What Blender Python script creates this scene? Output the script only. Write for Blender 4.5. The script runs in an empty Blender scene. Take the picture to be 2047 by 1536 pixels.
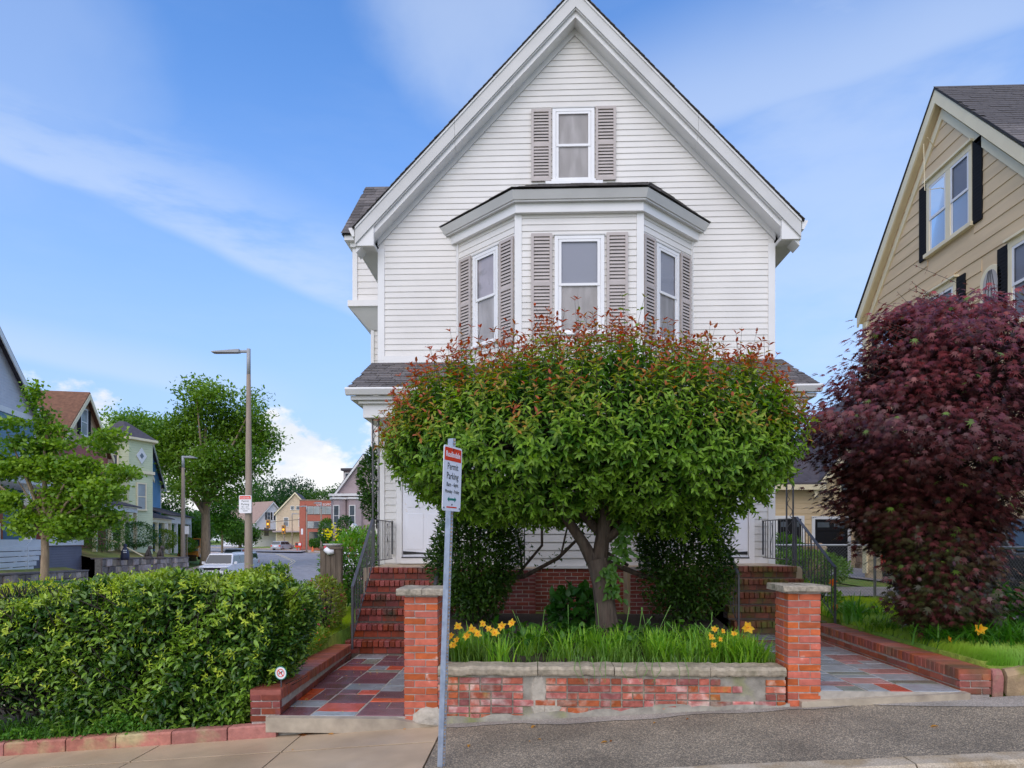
import bpy, bmesh, math, random
import numpy as np
from mathutils import Vector, Matrix
R = math.radians
random.seed(7); rng = np.random.default_rng(11)
sc = bpy.context.scene; COL = sc.collection
TH = 0.035                      # the camera looks this much (radians) to the left of the house's depth axis
F = 1350.0                      # focal length in photograph pixels (2047 wide); used to size things
# ---------------- camera ----------------
cam = bpy.data.cameras.new('camera'); camo = bpy.data.objects.new('camera', cam); COL.objects.link(camo)
cam.sensor_width = 36; cam.lens = 36*F/2047; cam.shift_y = (1078-768)/2047; cam.shift_x = 0
cam.clip_end = 3000; cam.clip_start = .05
camo.location = (0, 0, 0); camo.rotation_euler = (R(90), 0, TH); sc.camera = camo
# ---------------- sky and light ----------------
SUN_EL, SUN_AZ = R(46), R(192)      # azimuth clockwise from +Y: behind the camera, slightly left
w = bpy.data.worlds.new('World'); sc.world = w; w.use_nodes = True
def world():
    nt = w.node_tree; N = nt.nodes; L = nt.links; N.clear()
    out = N.new('ShaderNodeOutputWorld'); bg = N.new('ShaderNodeBackground'); L.new(bg.outputs[0], out.inputs[0])
    sky = N.new('ShaderNodeTexSky'); sky.sky_type = 'NISHITA'; sky.sun_disc = False
    sky.sun_elevation = SUN_EL; sky.sun_rotation = SUN_AZ; sky.air_density = 1.0; sky.dust_density = .6; sky.ozone_density = 1.6
    bg.inputs[1].default_value = 0.15
    tc = N.new('ShaderNodeTexCoord')
    def math_(op, a, b=None, c=None, clamp=False):
        m = N.new('ShaderNodeMath'); m.operation = op; m.use_clamp = clamp
        for i, v in enumerate((a, b, c)):
            if v is None: continue
            if isinstance(v, (int, float)): m.inputs[i].default_value = v
            else: L.new(v, m.inputs[i])
        return m.outputs[0]
    def dot(v):
        d = N.new('ShaderNodeVectorMath'); d.operation = 'DOT_PRODUCT'; L.new(tc.outputs['Generated'], d.inputs[0]); d.inputs[1].default_value = v
        return d.outputs['Value']
    def noise(sc_, det=5, rough=.55, rot=(0, 0, 0), stretch=(1, 1, 1)):
        mp = N.new('ShaderNodeMapping'); mp.inputs['Rotation'].default_value = rot; mp.inputs['Scale'].default_value = stretch
        L.new(tc.outputs['Generated'], mp.inputs[0])
        n = N.new('ShaderNodeTexNoise'); n.inputs['Scale'].default_value = sc_; n.inputs['Detail'].default_value = det; n.inputs['Roughness'].default_value = rough
        L.new(mp.outputs[0], n.inputs[0]); return n.outputs[0]
    def ramp(v, a, b):
        m = N.new('ShaderNodeMapRange'); m.interpolation_type = 'SMOOTHSTEP'; L.new(v, m.inputs[0]); m.inputs[1].default_value = a; m.inputs[2].default_value = b; m.inputs[3].default_value = 0; m.inputs[4].default_value = 1
        return m.outputs[0]
    def dirp(px, py):
        x, z = (px-1023.5)/F, (1078-py)/F
        v = Vector((x*math.cos(TH)-math.sin(TH), x*math.sin(TH)+math.cos(TH), z)); return v.normalized()
    def band(p, q, wd, amt, side=3.0):      # a long veil of cirrus along a great circle
        n = dirp(*p).cross(dirp(*q)).normalized()
        if n.z < 0: n = -n
        wob = math_('MULTIPLY', math_('SUBTRACT', noise(2.2, 4), .5), wd*1.6)
        d = math_('ADD', dot(tuple(n)), wob)
        up = ramp(d, wd*side, 0.0); lo = ramp(d, -wd*.6, 0.0)
        return math_('MULTIPLY', math_('MULTIPLY', up, lo), amt)
    st = noise(3.0, 6, .62, (0, R(24), 0), (.8, .8, 3.2))
    veil = math_('MULTIPLY', ramp(st, .42, .80), .12)
    b1 = math_('MULTIPLY', band((0, 300), (700, 600), .035, .62, 4), ramp(noise(5, 5, .6, (0, R(24), 0), (1, 1, 4)), .25, .6))
    b2 = math_('MULTIPLY', band((1300, 260), (1800, 110), .05, .62, 3), ramp(dot(tuple(dirp(1560, 150))), .90, .99))
    b3 = math_('MULTIPLY', band((0, 700), (330, 760), .03, .45, 2), ramp(dot(tuple(dirp(60, 690))), .93, .995))
    blob = math_('MULTIPLY', ramp(math_('ADD', dot(tuple(dirp(945, 5))), math_('MULTIPLY', noise(7, 5), .012)), .994, 1.006), .6)
    blob2 = math_('MULTIPLY', ramp(math_('ADD', dot(tuple(dirp(20, 95))), math_('MULTIPLY', noise(6, 5), .02)), .992, 1.01), .3)
    blob3 = math_('MULTIPLY', ramp(math_('ADD', dot(tuple(dirp(1720, 400))), math_('MULTIPLY', noise(6, 5, .6, (0, R(-20), 0), (1, 1, 3)), .06)), .98, 1.04), .6)
    c = veil
    for b in (b1, b2, b3, blob, blob2, blob3): c = math_('MAXIMUM', c, b)
    # cumulus heaps low over the horizon
    el = dot((0, 0, 1))
    cn = noise(9, 8, .58, (0, 0, 0), (1, 1, 1.5)); big = noise(2.6, 3, .5, (.3, .2, 1.1))
    top = math_('ADD', math_('MULTIPLY', math_('SUBTRACT', cn, .5), .34), math_('MULTIPLY', math_('SUBTRACT', big, .5), .25))
    left = math_('MULTIPLY', ramp(dot(tuple(dirp(480, 860))), .90, .975), .15)
    cum = ramp(math_('SUBTRACT', math_('ADD', math_('ADD', top, left), -.004), el), -.006, .03)
    cum = math_('MULTIPLY', cum, ramp(el, -.02, .02))
    shade = ramp(noise(7, 6, .6, (.1, 0, .4), (1, 1, 2)), .35, .62)
    cc = N.new('ShaderNodeMix'); cc.data_type = 'RGBA'; L.new(shade, cc.inputs[0]); cc.inputs[6].default_value = (5.2, 5.5, 6.0, 1); cc.inputs[7].default_value = (6.7, 6.7, 6.8, 1)
    hs = N.new('ShaderNodeHueSaturation'); hs.inputs['Hue'].default_value = .507; hs.inputs['Saturation'].default_value = 1.27; hs.inputs['Value'].default_value = 1.78
    L.new(sky.outputs[0], hs.inputs['Color'])
    # the low sky in this direction stays blue, lift the whole sky evenly
    m0 = N.new('ShaderNodeMix'); m0.data_type = 'RGBA'; L.new(math_('MULTIPLY', ramp(dot((0, 0, 1)), .62, .0), .85), m0.inputs[0]); L.new(hs.outputs[0], m0.inputs[6]); m0.inputs[7].default_value = (2.45, 3.35, 5.5, 1)
    m1 = N.new('ShaderNodeMix'); m1.data_type = 'RGBA'; L.new(math_('MULTIPLY', c, .8), m1.inputs[0]); L.new(m0.outputs[2], m1.inputs[6]); m1.inputs[7].default_value = (4.3, 5.0, 6.2, 1)
    m2 = N.new('ShaderNodeMix'); m2.data_type = 'RGBA'; L.new(cum, m2.inputs[0]); L.new(m1.outputs[2], m2.inputs[6]); L.new(cc.outputs[2], m2.inputs[7])
    L.new(m2.outputs[2], bg.inputs[0])
world()
sun = bpy.data.lights.new('sun', 'SUN'); sun.energy = 2.15; sun.angle = R(95); sun.color = (1.0, .84, .60)
suno = bpy.data.objects.new('sun', sun); COL.objects.link(suno)
sd = Vector((math.sin(SUN_AZ)*math.cos(SUN_EL), math.cos(SUN_AZ)*math.cos(SUN_EL), math.sin(SUN_EL)))
suno.rotation_euler = sd.to_track_quat('Z', 'Y').to_euler(); suno.location = (0, -5, 30)
sc.view_settings.view_transform = 'Standard'; sc.view_settings.look = 'None'; sc.view_settings.exposure = 0.12; sc.view_settings.gamma = 1; sc.view_settings.use_curve_mapping = False
sc.render.engine = 'CYCLES'
sc.cycles.max_bounces = 8; sc.cycles.transparent_max_bounces = 12; sc.cycles.use_denoising = True

# ---------------- materials ----------------
def mat(name, col, rough=.6, var=.12, ns=6., bump=0., bs=60., rnd=0., spec=.4, col2=None, t2=(.45, .65), ns2=3., col3=None, t3=(.55, .7), ns3=1.5, metal=0., stretch=(1, 1, 1), rvar=0.):
    m = bpy.data.materials.new(name); m.use_nodes = True; nt = m.node_tree; N = nt.nodes; L = nt.links
    p = N['Principled BSDF']; p.inputs['Roughness'].default_value = rough; p.inputs['Metallic'].default_value = metal
    p.inputs['Specular IOR Level'].default_value = spec
    geo = N.new('ShaderNodeNewGeometry')
    mp = N.new('ShaderNodeMapping'); mp.inputs['Scale'].default_value = stretch; L.new(geo.outputs['Position'], mp.inputs[0])
    def noise(s, d=4):
        n = N.new('ShaderNodeTexNoise'); n.inputs['Scale'].default_value = s; n.inputs['Detail'].default_value = d; L.new(mp.outputs[0], n.inputs[0]); return n.outputs[0]
    def rmp(v, a, b, lo=0., hi=1.):
        r = N.new('ShaderNodeMapRange'); L.new(v, r.inputs[0]); r.inputs[1].default_value = a; r.inputs[2].default_value = b; r.inputs[3].default_value = lo; r.inputs[4].default_value = hi; return r.outputs[0]
    def mix(f, a, b, bt='MIX'):
        x = N.new('ShaderNodeMix'); x.data_type = 'RGBA'; x.blend_type = bt; L.new(f, x.inputs[0]) if not isinstance(f, float) else setattr(x.inputs[0], 'default_value', f)
        for i, v in ((6, a), (7, b)):
            if isinstance(v, tuple): x.inputs[i].default_value = (*v, 1)
            else: L.new(v, x.inputs[i])
        return x.outputs[2]
    c = tuple(col)
    if col2: c = mix(rmp(noise(ns2), *t2), c, tuple(col2))
    if col3: c = mix(rmp(noise(ns3, 6), *t3), c, tuple(col3))
    if rnd:
        oi = N.new('ShaderNodeObjectInfo'); hs = N.new('ShaderNodeHueSaturation')
        L.new(rmp(oi.outputs['Random'], 0, 1, 1-rnd, 1+rnd), hs.inputs['Value'])
        mu = N.new('ShaderNodeMath'); mu.operation = 'FRACT'; m3 = N.new('ShaderNodeMath'); m3.operation = 'MULTIPLY'; m3.inputs[1].default_value = 7.31
        L.new(oi.outputs['Random'], m3.inputs[0]); L.new(m3.outputs[0], mu.inputs[0])
        L.new(rmp(mu.outputs[0], 0, 1, .5-rnd*.03, .5+rnd*.03), hs.inputs['Hue']); L.new(rmp(mu.outputs[0], 0, 1, 1-rnd*.4, 1+rnd*.3), hs.inputs['Saturation'])
        if isinstance(c, tuple): hs.inputs['Color'].default_value = (*c, 1)
        else: L.new(c, hs.inputs['Color'])
        c = hs.outputs[0]
    if var:
        v = rmp(noise(ns, 6), .3, .7, 1-var, 1+var*.6)
        cb = N.new('ShaderNodeCombineColor')
        for i in range(3): L.new(v, cb.inputs[i])
        c = mix(1.0, c, cb.outputs[0], 'MULTIPLY')
    if isinstance(c, tuple): p.inputs['Base Color'].default_value = (*c, 1)
    else: L.new(c, p.inputs['Base Color'])
    if rvar: L.new(rmp(noise(ns2*1.3), .35, .65, max(.04, rough-rvar), rough+rvar), p.inputs['Roughness'])
    if bump:
        b = N.new('ShaderNodeBump'); b.inputs['Strength'].default_value = 1; b.inputs['Distance'].default_value = bump
        L.new(noise(bs, 5), b.inputs['Height']); L.new(b.outputs[0], p.inputs['Normal'])
    return m
def leafmat(name, rough=.42, trans=.35, spec=.35):
    m = bpy.data.materials.new(name); m.use_nodes = True; nt = m.node_tree; N = nt.nodes; L = nt.links
    p = N['Principled BSDF']; p.inputs['Roughness'].default_value = rough; p.inputs['Specular IOR Level'].default_value = spec
    a = N.new('ShaderNodeAttribute'); a.attribute_name = 'col'; L.new(a.outputs['Color'], p.inputs['Base Color'])
    t = N.new('ShaderNodeBsdfTranslucent'); hs = N.new('ShaderNodeHueSaturation'); hs.inputs['Saturation'].default_value = 1.1; hs.inputs['Value'].default_value = 1.5
    L.new(a.outputs['Color'], hs.inputs['Color']); L.new(hs.outputs[0], t.inputs[0])
    mx = N.new('ShaderNodeMixShader'); mx.inputs[0].default_value = trans; L.new(p.outputs[0], mx.inputs[1]); L.new(t.outputs[0], mx.inputs[2])
    L.new(mx.outputs[0], N['Material Output'].inputs[0]); return m
def glassmat(name, tint=(.5, .55, .6), through=.55):
    m = bpy.data.materials.new(name); m.use_nodes = True; nt = m.node_tree; N = nt.nodes; L = nt.links
    N.remove(N['Principled BSDF'])
    g = N.new('ShaderNodeBsdfGlossy'); g.inputs['Roughness'].default_value = .03
    t = N.new('ShaderNodeBsdfTransparent'); t.inputs[0].default_value = (through, through, through*1.02, 1)
    fr = N.new('ShaderNodeFresnel'); fr.inputs[0].default_value = 1.13
    ad = N.new('ShaderNodeMath'); ad.operation = 'ADD'; ad.inputs[1].default_value = .012; L.new(fr.outputs[0], ad.inputs[0])
    mx = N.new('ShaderNodeMixShader'); L.new(ad.outputs[0], mx.inputs[0]); L.new(t.outputs[0], mx.inputs[1]); L.new(g.outputs[0], mx.inputs[2])
    L.new(mx.outputs[0], N['Material Output'].inputs[0]); return m
def asphaltmat(name, base, agg, sc_=90., rough=.75, spots=.62, patch=None):
    m = bpy.data.materials.new(name); m.use_nodes = True; nt = m.node_tree; N = nt.nodes; L = nt.links
    p = N['Principled BSDF']; p.inputs['Roughness'].default_value = rough; geo = N.new('ShaderNodeNewGeometry')
    v = N.new('ShaderNodeTexVoronoi'); v.inputs['Scale'].default_value = sc_; L.new(geo.outputs['Position'], v.inputs['Vector'])
    n = N.new('ShaderNodeTexNoise'); n.inputs['Scale'].default_value = 1.6; n.inputs['Detail'].default_value = 7; L.new(geo.outputs['Position'], n.inputs[0])
    sp = N.new('ShaderNodeSeparateColor'); L.new(v.outputs['Color'], sp.inputs[0])
    r = N.new('ShaderNodeMapRange'); L.new(sp.outputs[0], r.inputs[0]); r.inputs[1].default_value = spots; r.inputs[2].default_value = 1.0
    mx = N.new('ShaderNodeMix'); mx.data_type = 'RGBA'; L.new(r.outputs[0], mx.inputs[0]); mx.inputs[6].default_value = (*base, 1); mx.inputs[7].default_value = (*agg, 1)
    r2 = N.new('ShaderNodeMapRange'); L.new(n.outputs[0], r2.inputs[0]); r2.inputs[1].default_value = .35; r2.inputs[2].default_value = .68; r2.inputs[3].default_value = .74; r2.inputs[4].default_value = 1.2
    cb = N.new('ShaderNodeCombineColor'); [L.new(r2.outputs[0], cb.inputs[i]) for i in range(3)]
    m2 = N.new('ShaderNodeMix'); m2.data_type = 'RGBA'; m2.blend_type = 'MULTIPLY'; m2.inputs[0].default_value = 1; L.new(mx.outputs[2], m2.inputs[6]); L.new(cb.outputs[0], m2.inputs[7])
    L.new(m2.outputs[2], p.inputs['Base Color'])
    b = N.new('ShaderNodeBump'); b.inputs['Distance'].default_value = .004; b.inputs['Strength'].default_value = 1; L.new(v.outputs['Distance'], b.inputs['Height']); L.new(b.outputs[0], p.inputs['Normal'])
    return m
M = dict(
 siding=mat('siding', (.72, .69, .645), .5, .09, 1.1, .0006, 200, rnd=.012),
 siding_low=mat('siding_low', (.71, .69, .655), .5, .10, 1.5, rnd=.015),
 trim=mat('trim', (.75, .735, .71), .42, .05, 2),
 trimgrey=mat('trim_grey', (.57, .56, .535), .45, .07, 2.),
 whitepaint=mat('white_paint', (.80, .79, .78), .35, .04, 2),
 door=mat('door_paint', (.82, .83, .88), .4, .03, 3, col2=(.72, .62, .52), t2=(.68, .74), ns2=9),
 shutter=mat('shutter', (.47, .415, .385), .5, .08, 4, rnd=.04),
 shadow_gap=mat('dark_backing', (.10, .095, .09), .8, .1),
 shingle=mat('shingle', (.135, .12, .113), .85, .25, 25, .003, 120, rnd=.30),
 shinglebase=mat('shingle_base', (.05, .047, .045), .9, .2, 20),
 blackpaint=mat('black_iron', (.02, .02, .022), .4, .2, 10),
 iron=mat('iron_grey', (.075, .075, .082), .42, .2, 10),
 blind=mat('blind', (.36, .375, .42), .7, .05, 3, .0, stretch=(1, 1, 40)),
 curtain=mat('curtain', (.44, .41, .38), .8, .12, 2.5, stretch=(3, 3, .7), col2=(.54, .51, .48), ns2=2.),
 curtain_pink_reflection=mat('curtain_pink_reflection', (.50, .46, .48), .8, .14, 3, col2=(.12, .13, .10), t2=(.5, .62), ns2=1.6),  # pinkish curtain; the dark green patches are a painted reflection of trees
 glass=glassmat('glass', through=.9),
 brick=mat('brick_orange', (.50, .115, .05), .8, .22, 14, .004, 60, rnd=.22, col2=(.60, .42, .34), t2=(.66, .76), ns2=7),
 brickwall=mat('brick_worn', (.40, .105, .065), .9, .3, 16, .008, 45, rnd=.42, col2=(.56, .40, .33), t2=(.50, .68), ns2=6, col3=(.30, .24, .06), t3=(.60, .72), ns3=2.2),
 brickdark=mat('brick_dark', (.20, .042, .028), .62, .25, 14, .003, 60, rnd=.3),
 brickfound=mat('brick_foundation', (.225, .05, .036), .8, .2, 10, .003, 60, rnd=.22),
 stepbrick=mat('step_brick', (.235, .042, .026), .38, .25, 12, .003, 60, rnd=.3, col3=(.06, .06, .035), t3=(.55, .72), ns3=2.4),
 stepmoss=mat('step_brick_mossy', (.21, .06, .03), .6, .25, 14, .003, 60, rnd=.22, col3=(.10, .105, .02), t3=(.44, .6), ns3=3.5),
 bordercap=mat('border_brick', (.33, .085, .05), .45, .2, 12, .003, 60, rnd=.25, col3=(.16, .10, .05), t3=(.55, .75), ns3=2.),
 mortar=mat('mortar', (.46, .40, .35), .95, .25, 18, .006, 60),
 mortargrey=mat('mortar_grey', (.32, .29, .235), .95, .3, 12, .006, 50, col2=(.22, .22, .10), t2=(.55, .7), ns2=3),
 mortardark=mat('mortar_dark', (.13, .10, .085), .95, .25, 18, .006, 60),
 capstone=mat('cap_stone', (.37, .32, .24), .95, .35, 30, .008, 50, col2=(.20, .18, .13), t2=(.5, .65), ns2=10),
 copingc=mat('coping_concrete', (.38, .32, .23), .9, .3, 22, .006, 50, col2=(.23, .20, .13), t2=(.5, .7), ns2=5),
 patch=mat('cement_patch', (.44, .39, .31), .95, .2, 20, .012, 25),
 concrete=mat('sidewalk_concrete', (.47, .35, .22), .55, .13, 3., .0015, 160, col2=(.37, .27, .17), t2=(.42, .66), ns2=1.0, rvar=.2, spec=.5),
 stripconc=mat('strip_concrete', (.44, .37, .27), .6, .2, 8, .003, 90, col2=(.33, .27, .2)),
 slabgap=mat('joint_dirt', (.07, .055, .04), .9, .3, 20),
 granite=mat('granite', (.47, .39, .28), .8, .35, 90, .006, 60, col2=(.36, .27, .16), ns2=4),
 redstone=mat('red_curb_stone', (.40, .155, .115), .8, .2, 18, .006, 40, rnd=.2, col2=(.42, .33, .17), t2=(.52, .7), ns2=3.5),
 asphaltwalk=asphaltmat('asphalt_walk', (.155, .130, .092), (.50, .40, .27), 125, .7, .5),
 asphaltpatch=asphaltmat('asphalt_patch', (.26, .23, .19), (.45, .40, .33), 125, .75, .5),
 road=asphaltmat('road_asphalt', (.28, .26, .25), (.38, .35, .33), 40, .6, .6),
 roadline=mat('road_line', (.70, .60, .40), .7, .2, 3), roadwhite=mat('road_white', (.75, .74, .70), .7, .2, 3),
 sidewalkfar=mat('sidewalk_far', (.48, .36, .28), .8, .15, 2),
 ground=mat('ground_grass', (.13, .24, .025), .95, .35, 9, .02, 30, col2=(.22, .26, .035), ns2=1.3, t2=(.4, .6)),
 lawnfar=mat('lawn_far', (.26, .28, .05), .95, .25, 3, col2=(.30, .22, .07), ns2=.6, t2=(.4, .6)),
 soil=mat('soil', (.055, .04, .025), .95, .4, 20, .02, 30),
 bark=mat('bark', (.095, .065, .047), .9, .45, 9, .03, 11, stretch=(2.2, 2.2, .45), col2=(.10, .075, .055), ns2=6, t2=(.4, .6)),
 barkdark=mat('bark_dark', (.055, .042, .035), .9, .35, 12, .015, 14, stretch=(2, 2, .5)),
 barkfar=mat('bark_far', (.30, .22, .14), .9, .3, 5, .02, 8, stretch=(2, 2, .5)),
 polegalv=mat('galvanized', (.36, .41, .48), .42, .12, 25, .0, metal=.35, col2=(.28, .33, .40), ns2=14),
 rust=mat('rusty_edge', (.34, .24, .15), .7, .3, 25, col2=(.13, .10, .09), ns2=30),
 signwhite=mat('sign_white', (.78, .78, .80), .35, .04, 6), signred=mat('sign_red', (.72, .05, .02), .4, .05, 6), signgreen=mat('sign_green', (.02, .20, .15), .4, .05, 6), signdark=mat('sign_dark', (.06, .07, .07), .4, .1, 6),
 lamppole=mat('lamp_pole', (.27, .215, .165), .8, .2, 6, stretch=(3, 3, .3)), lamphead=mat('lamp_head', (.33, .34, .35), .5, .1), lampglass=mat('lamp_lens', (.22, .19, .13), .3, .1),
 beigeboard=mat('beige_board', (.72, .545, .33), .75, .10, 1.5, .001, 60, rnd=.02, stretch=(.5, .5, 4)),
 cream=mat('cream_trim', (.84, .73, .49), .55, .06, 2), darkshut=mat('dark_shutter', (.016, .016, .018), .8, .1, spec=.15),
 fieldstone=mat('field_stone', (.30, .20, .13), .9, .35, 4, .01, 14, rnd=.35, col2=(.45, .38, .30), ns2=2),
 bluestone=mat('blue_flag', (.30, .32, .33), .16, .15, 12, .002, 40, rnd=.15, rvar=.13), purplestone=mat('purple_flag', (.17, .07, .08), .14, .15, 12, .002, 40, rnd=.25, rvar=.13),
 redflag=mat('red_flag', (.56, .085, .035), .16, .15, 12, .002, 40, rnd=.15, rvar=.13), greenflag=mat('green_flag', (.20, .21, .165), .18, .15, 12, .002, 40, rnd=.15, rvar=.13),
 flagmortar=mat('flag_mortar', (.40, .36, .30), .6, .2, 14, .003, 50),
 chain=mat('chain_wire', (.20, .21, .22), .45, .1, 10, metal=.6), pipe=mat('galv_pipe', (.42, .43, .44), .4, .1, 10, metal=.5),
 leafyellow=mat('fallen_leaf', (.62, .36, .07), .7, .3, 30), leafbrown=mat('fallen_leaf_brown', (.35, .14, .04), .8, .3, 30),
 chrome=mat('chrome', (.6, .6, .62), .15, .05, 5, metal=1.), tyre=mat('tyre', (.025, .025, .025), .8, .1), darkglass=mat('dark_glass', (.03, .04, .04), .06, .1, 3, spec=.9),
)
LEAF = leafmat('leaf'); LEAFR = leafmat('leaf_dark', .32, .22, .5); PETAL = leafmat('petal', .6, .5, .2)

# ---------------- mesh helpers ----------------
LOC = {}
def wl(o): return LOC.get(o.name, Vector((0, 0, 0))) if o else Vector((0, 0, 0))
class Fr:
    """a frame on a wall: x along it, y into it, z up"""
    def __init__(s, ox=0., oy=0., oz=0., a=0.): s.o = (ox, oy, oz); s.c, s.s = math.cos(a), math.sin(a); s.a = a
    def __call__(s, p): return (s.o[0]+p[0]*s.c-p[1]*s.s, s.o[1]+p[0]*s.s+p[1]*s.c, s.o[2]+p[2])
ID = Fr()
class MB:
    def __init__(s, fr=ID): s.v = []; s.f = []; s.fr = fr
    def add(s, vs, fs):
        n = len(s.v); s.v += [s.fr(p) for p in vs]; s.f += [tuple(i+n for i in f) for f in fs]; return s
    def box(s, x0, x1, y0, y1, z0, z1):
        vs = [(x, y, z) for z in (z0, z1) for y in (y0, y1) for x in (x0, x1)]
        return s.add(vs, [(0, 2, 3, 1), (4, 5, 7, 6), (0, 1, 5, 4), (2, 6, 7, 3), (0, 4, 6, 2), (1, 3, 7, 5)])
    def prism(s, poly, y0, y1):                 # polygon in x,z, counter-clockwise seen from -y
        n = len(poly); vs = [(x, y0, z) for x, z in poly]+[(x, y1, z) for x, z in poly]
        return s.add(vs, [tuple(range(n)), tuple(range(2*n-1, n-1, -1))]+[((i+1) % n, i, i+n, (i+1) % n+n) for i in range(n)])
    def slab(s, poly, z0, z1):                  # polygon in x,y
        n = len(poly); vs = [(x, y, z0) for x, y in poly]+[(x, y, z1) for x, y in poly]
        return s.add(vs, [tuple(range(n-1, -1, -1)), tuple(range(n, 2*n))]+[(i, (i+1) % n, (i+1) % n+n, i+n) for i in range(n)])
    def thick(s, quad, d):                      # a quad with thickness along vector d
        vs = list(quad)+[tuple(a+b for a, b in zip(p, d)) for p in quad]
        return s.add(vs, [(0, 1, 2, 3), (7, 6, 5, 4), (0, 4, 5, 1), (1, 5, 6, 2), (2, 6, 7, 3), (3, 7, 4, 0)])
    def tube(s, pts, rad, n=8, cap=True):
        pts = [Vector(p) for p in pts]; rs = rad if isinstance(rad, (list, tuple)) else [rad]*len(pts); vs = []; fs = []
        up = Vector((.13, .31, .94)); prev = None
        for i, p in enumerate(pts):
            t = (pts[min(i+1, len(pts)-1)]-pts[max(i-1, 0)]).normalized()
            a = t.cross(prev if prev is not None and abs(t.dot(prev)) < .98 else up)
            if a.length < 1e-3: a = t.cross(Vector((1, 0, 0)))
            a.normalize(); b = t.cross(a); prev = -b if prev is None else prev
            a = t.cross(prev).normalized() if t.cross(prev).length > 1e-3 else a; b = t.cross(a); prev = -b
            for k in range(n):
                q = 2*math.pi*k/n; vs.append(tuple(p+(a*math.cos(q)+b*math.sin(q))*rs[i]))
        for i in range(len(pts)-1):
            for k in range(n): fs.append((i*n+k, i*n+(k+1) % n, (i+1)*n+(k+1) % n, (i+1)*n+k))
        if cap: fs += [tuple(range(n-1, -1, -1)), tuple((len(pts)-1)*n+k for k in range(n))]
        return s.add(vs, fs)
    def lathe(s, c, prof, n=12):                # prof: (r, z)
        vs = []; fs = []
        for r, z in prof: vs += [(c[0]+r*math.cos(2*math.pi*k/n), c[1]+r*math.sin(2*math.pi*k/n), c[2]+z) for k in range(n)]
        for i in range(len(prof)-1):
            for k in range(n): fs.append((i*n+k, i*n+(k+1) % n, (i+1)*n+(k+1) % n, (i+1)*n+k))
        fs += [tuple(range(n-1, -1, -1)), tuple((len(prof)-1)*n+k for k in range(n))]
        return s.add(vs, fs)
    def build(s, name, m, parent=None, smooth=False, bevel=0., local=False):
        off = Vector((0, 0, 0)) if local else wl(parent)
        me = bpy.data.meshes.new(name); me.from_pydata([(x-off.x, y-off.y, z-off.z) for x, y, z in s.v], [], s.f); me.materials.append(m)
        bm = bmesh.new(); bm.from_mesh(me); bmesh.ops.recalc_face_normals(bm, faces=bm.faces); bm.to_mesh(me); bm.free()
        if smooth: me.polygons.foreach_set('use_smooth', [True]*len(me.polygons))
        me.update(); o = bpy.data.objects.new(name, me); COL.objects.link(o)
        if parent: o.parent = parent; LOC[o.name] = off
        else: LOC[o.name] = Vector((0, 0, 0))
        if bevel:
            b = o.modifiers.new('bevel', 'BEVEL'); b.width = bevel; b.segments = 2; b.limit_method = 'ANGLE'
        return o
def tag(o, label=None, cat=None, group=None, kind=None):
    if label: o['label'] = label
    if cat: o['category'] = cat
    if group: o['group'] = group
    if kind: o['kind'] = kind
    return o
def thing(name, label, cat, loc, group=None, rz=0.):
    o = bpy.data.objects.new(name, None); COL.objects.link(o); o.location = loc; o.rotation_euler = (0, 0, rz); o.empty_display_size = .2
    LOC[o.name] = Vector(loc); return tag(o, label, cat, group)
def inst(name, me, parent, loc, rz=0., scale=None, local=False):
    o = bpy.data.objects.new(name, me); COL.objects.link(o); o.parent = parent
    o.location = Vector(loc) if local else Vector(loc)-wl(parent); o.rotation_euler = (0, 0, rz)
    if scale: o.scale = scale
    return o
def copy_tree(o, loc=None, rz=None):
    c = o.copy(); COL.objects.link(c)
    if loc is not None: c.location = loc
    if rz is not None: c.rotation_euler = (0, 0, rz)
    def rec(a, b):
        for ch in list(a.children):
            d = ch.copy(); COL.objects.link(d); d.parent = b; rec(ch, d)
    rec(o, c); return c
def C(xc, zc, z=None):                          # camera-aligned ground coordinates -> world
    x, y = xc*math.cos(TH)-zc*math.sin(TH), xc*math.sin(TH)+zc*math.cos(TH)
    return (x, y) if z is None else (x, y, z)
# brick meshes: chamfered blocks
BR = {}
def brickmesh(L, H, D, m, ch=.004, jit=0):
    key = (round(L, 3), round(H, 3), round(D, 3), m.name, jit)
    if key in BR: return BR[key]
    r = random.Random(hash(key[:3])+jit*17); a, b = L/2, H/2; j = lambda: r.uniform(-.0025, .0025)*(1 if jit else 0)
    vs = [(-a, D, -b), (a, D, -b), (a, D, b), (-a, D, b), (-a+j(), ch, -b+j()), (a+j(), ch, -b+j()), (a+j(), ch, b+j()), (-a+j(), ch, b+j()),
          (-a+ch+j(), j(), -b+ch+j()), (a-ch+j(), j(), -b+ch+j()), (a-ch+j(), j(), b-ch+j()), (-a+ch+j(), j(), b-ch+j())]
    fs = [(8, 9, 10, 11), (0, 1, 5, 4), (1, 2, 6, 5), (2, 3, 7, 6), (3, 0, 4, 7), (4, 5, 9, 8), (5, 6, 10, 9), (6, 7, 11, 10), (7, 4, 8, 11)]
    me = bpy.data.meshes.new('brick'); me.from_pydata(vs, [], fs); me.materials.append(m); me.update(); BR[key] = me; return me
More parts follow.
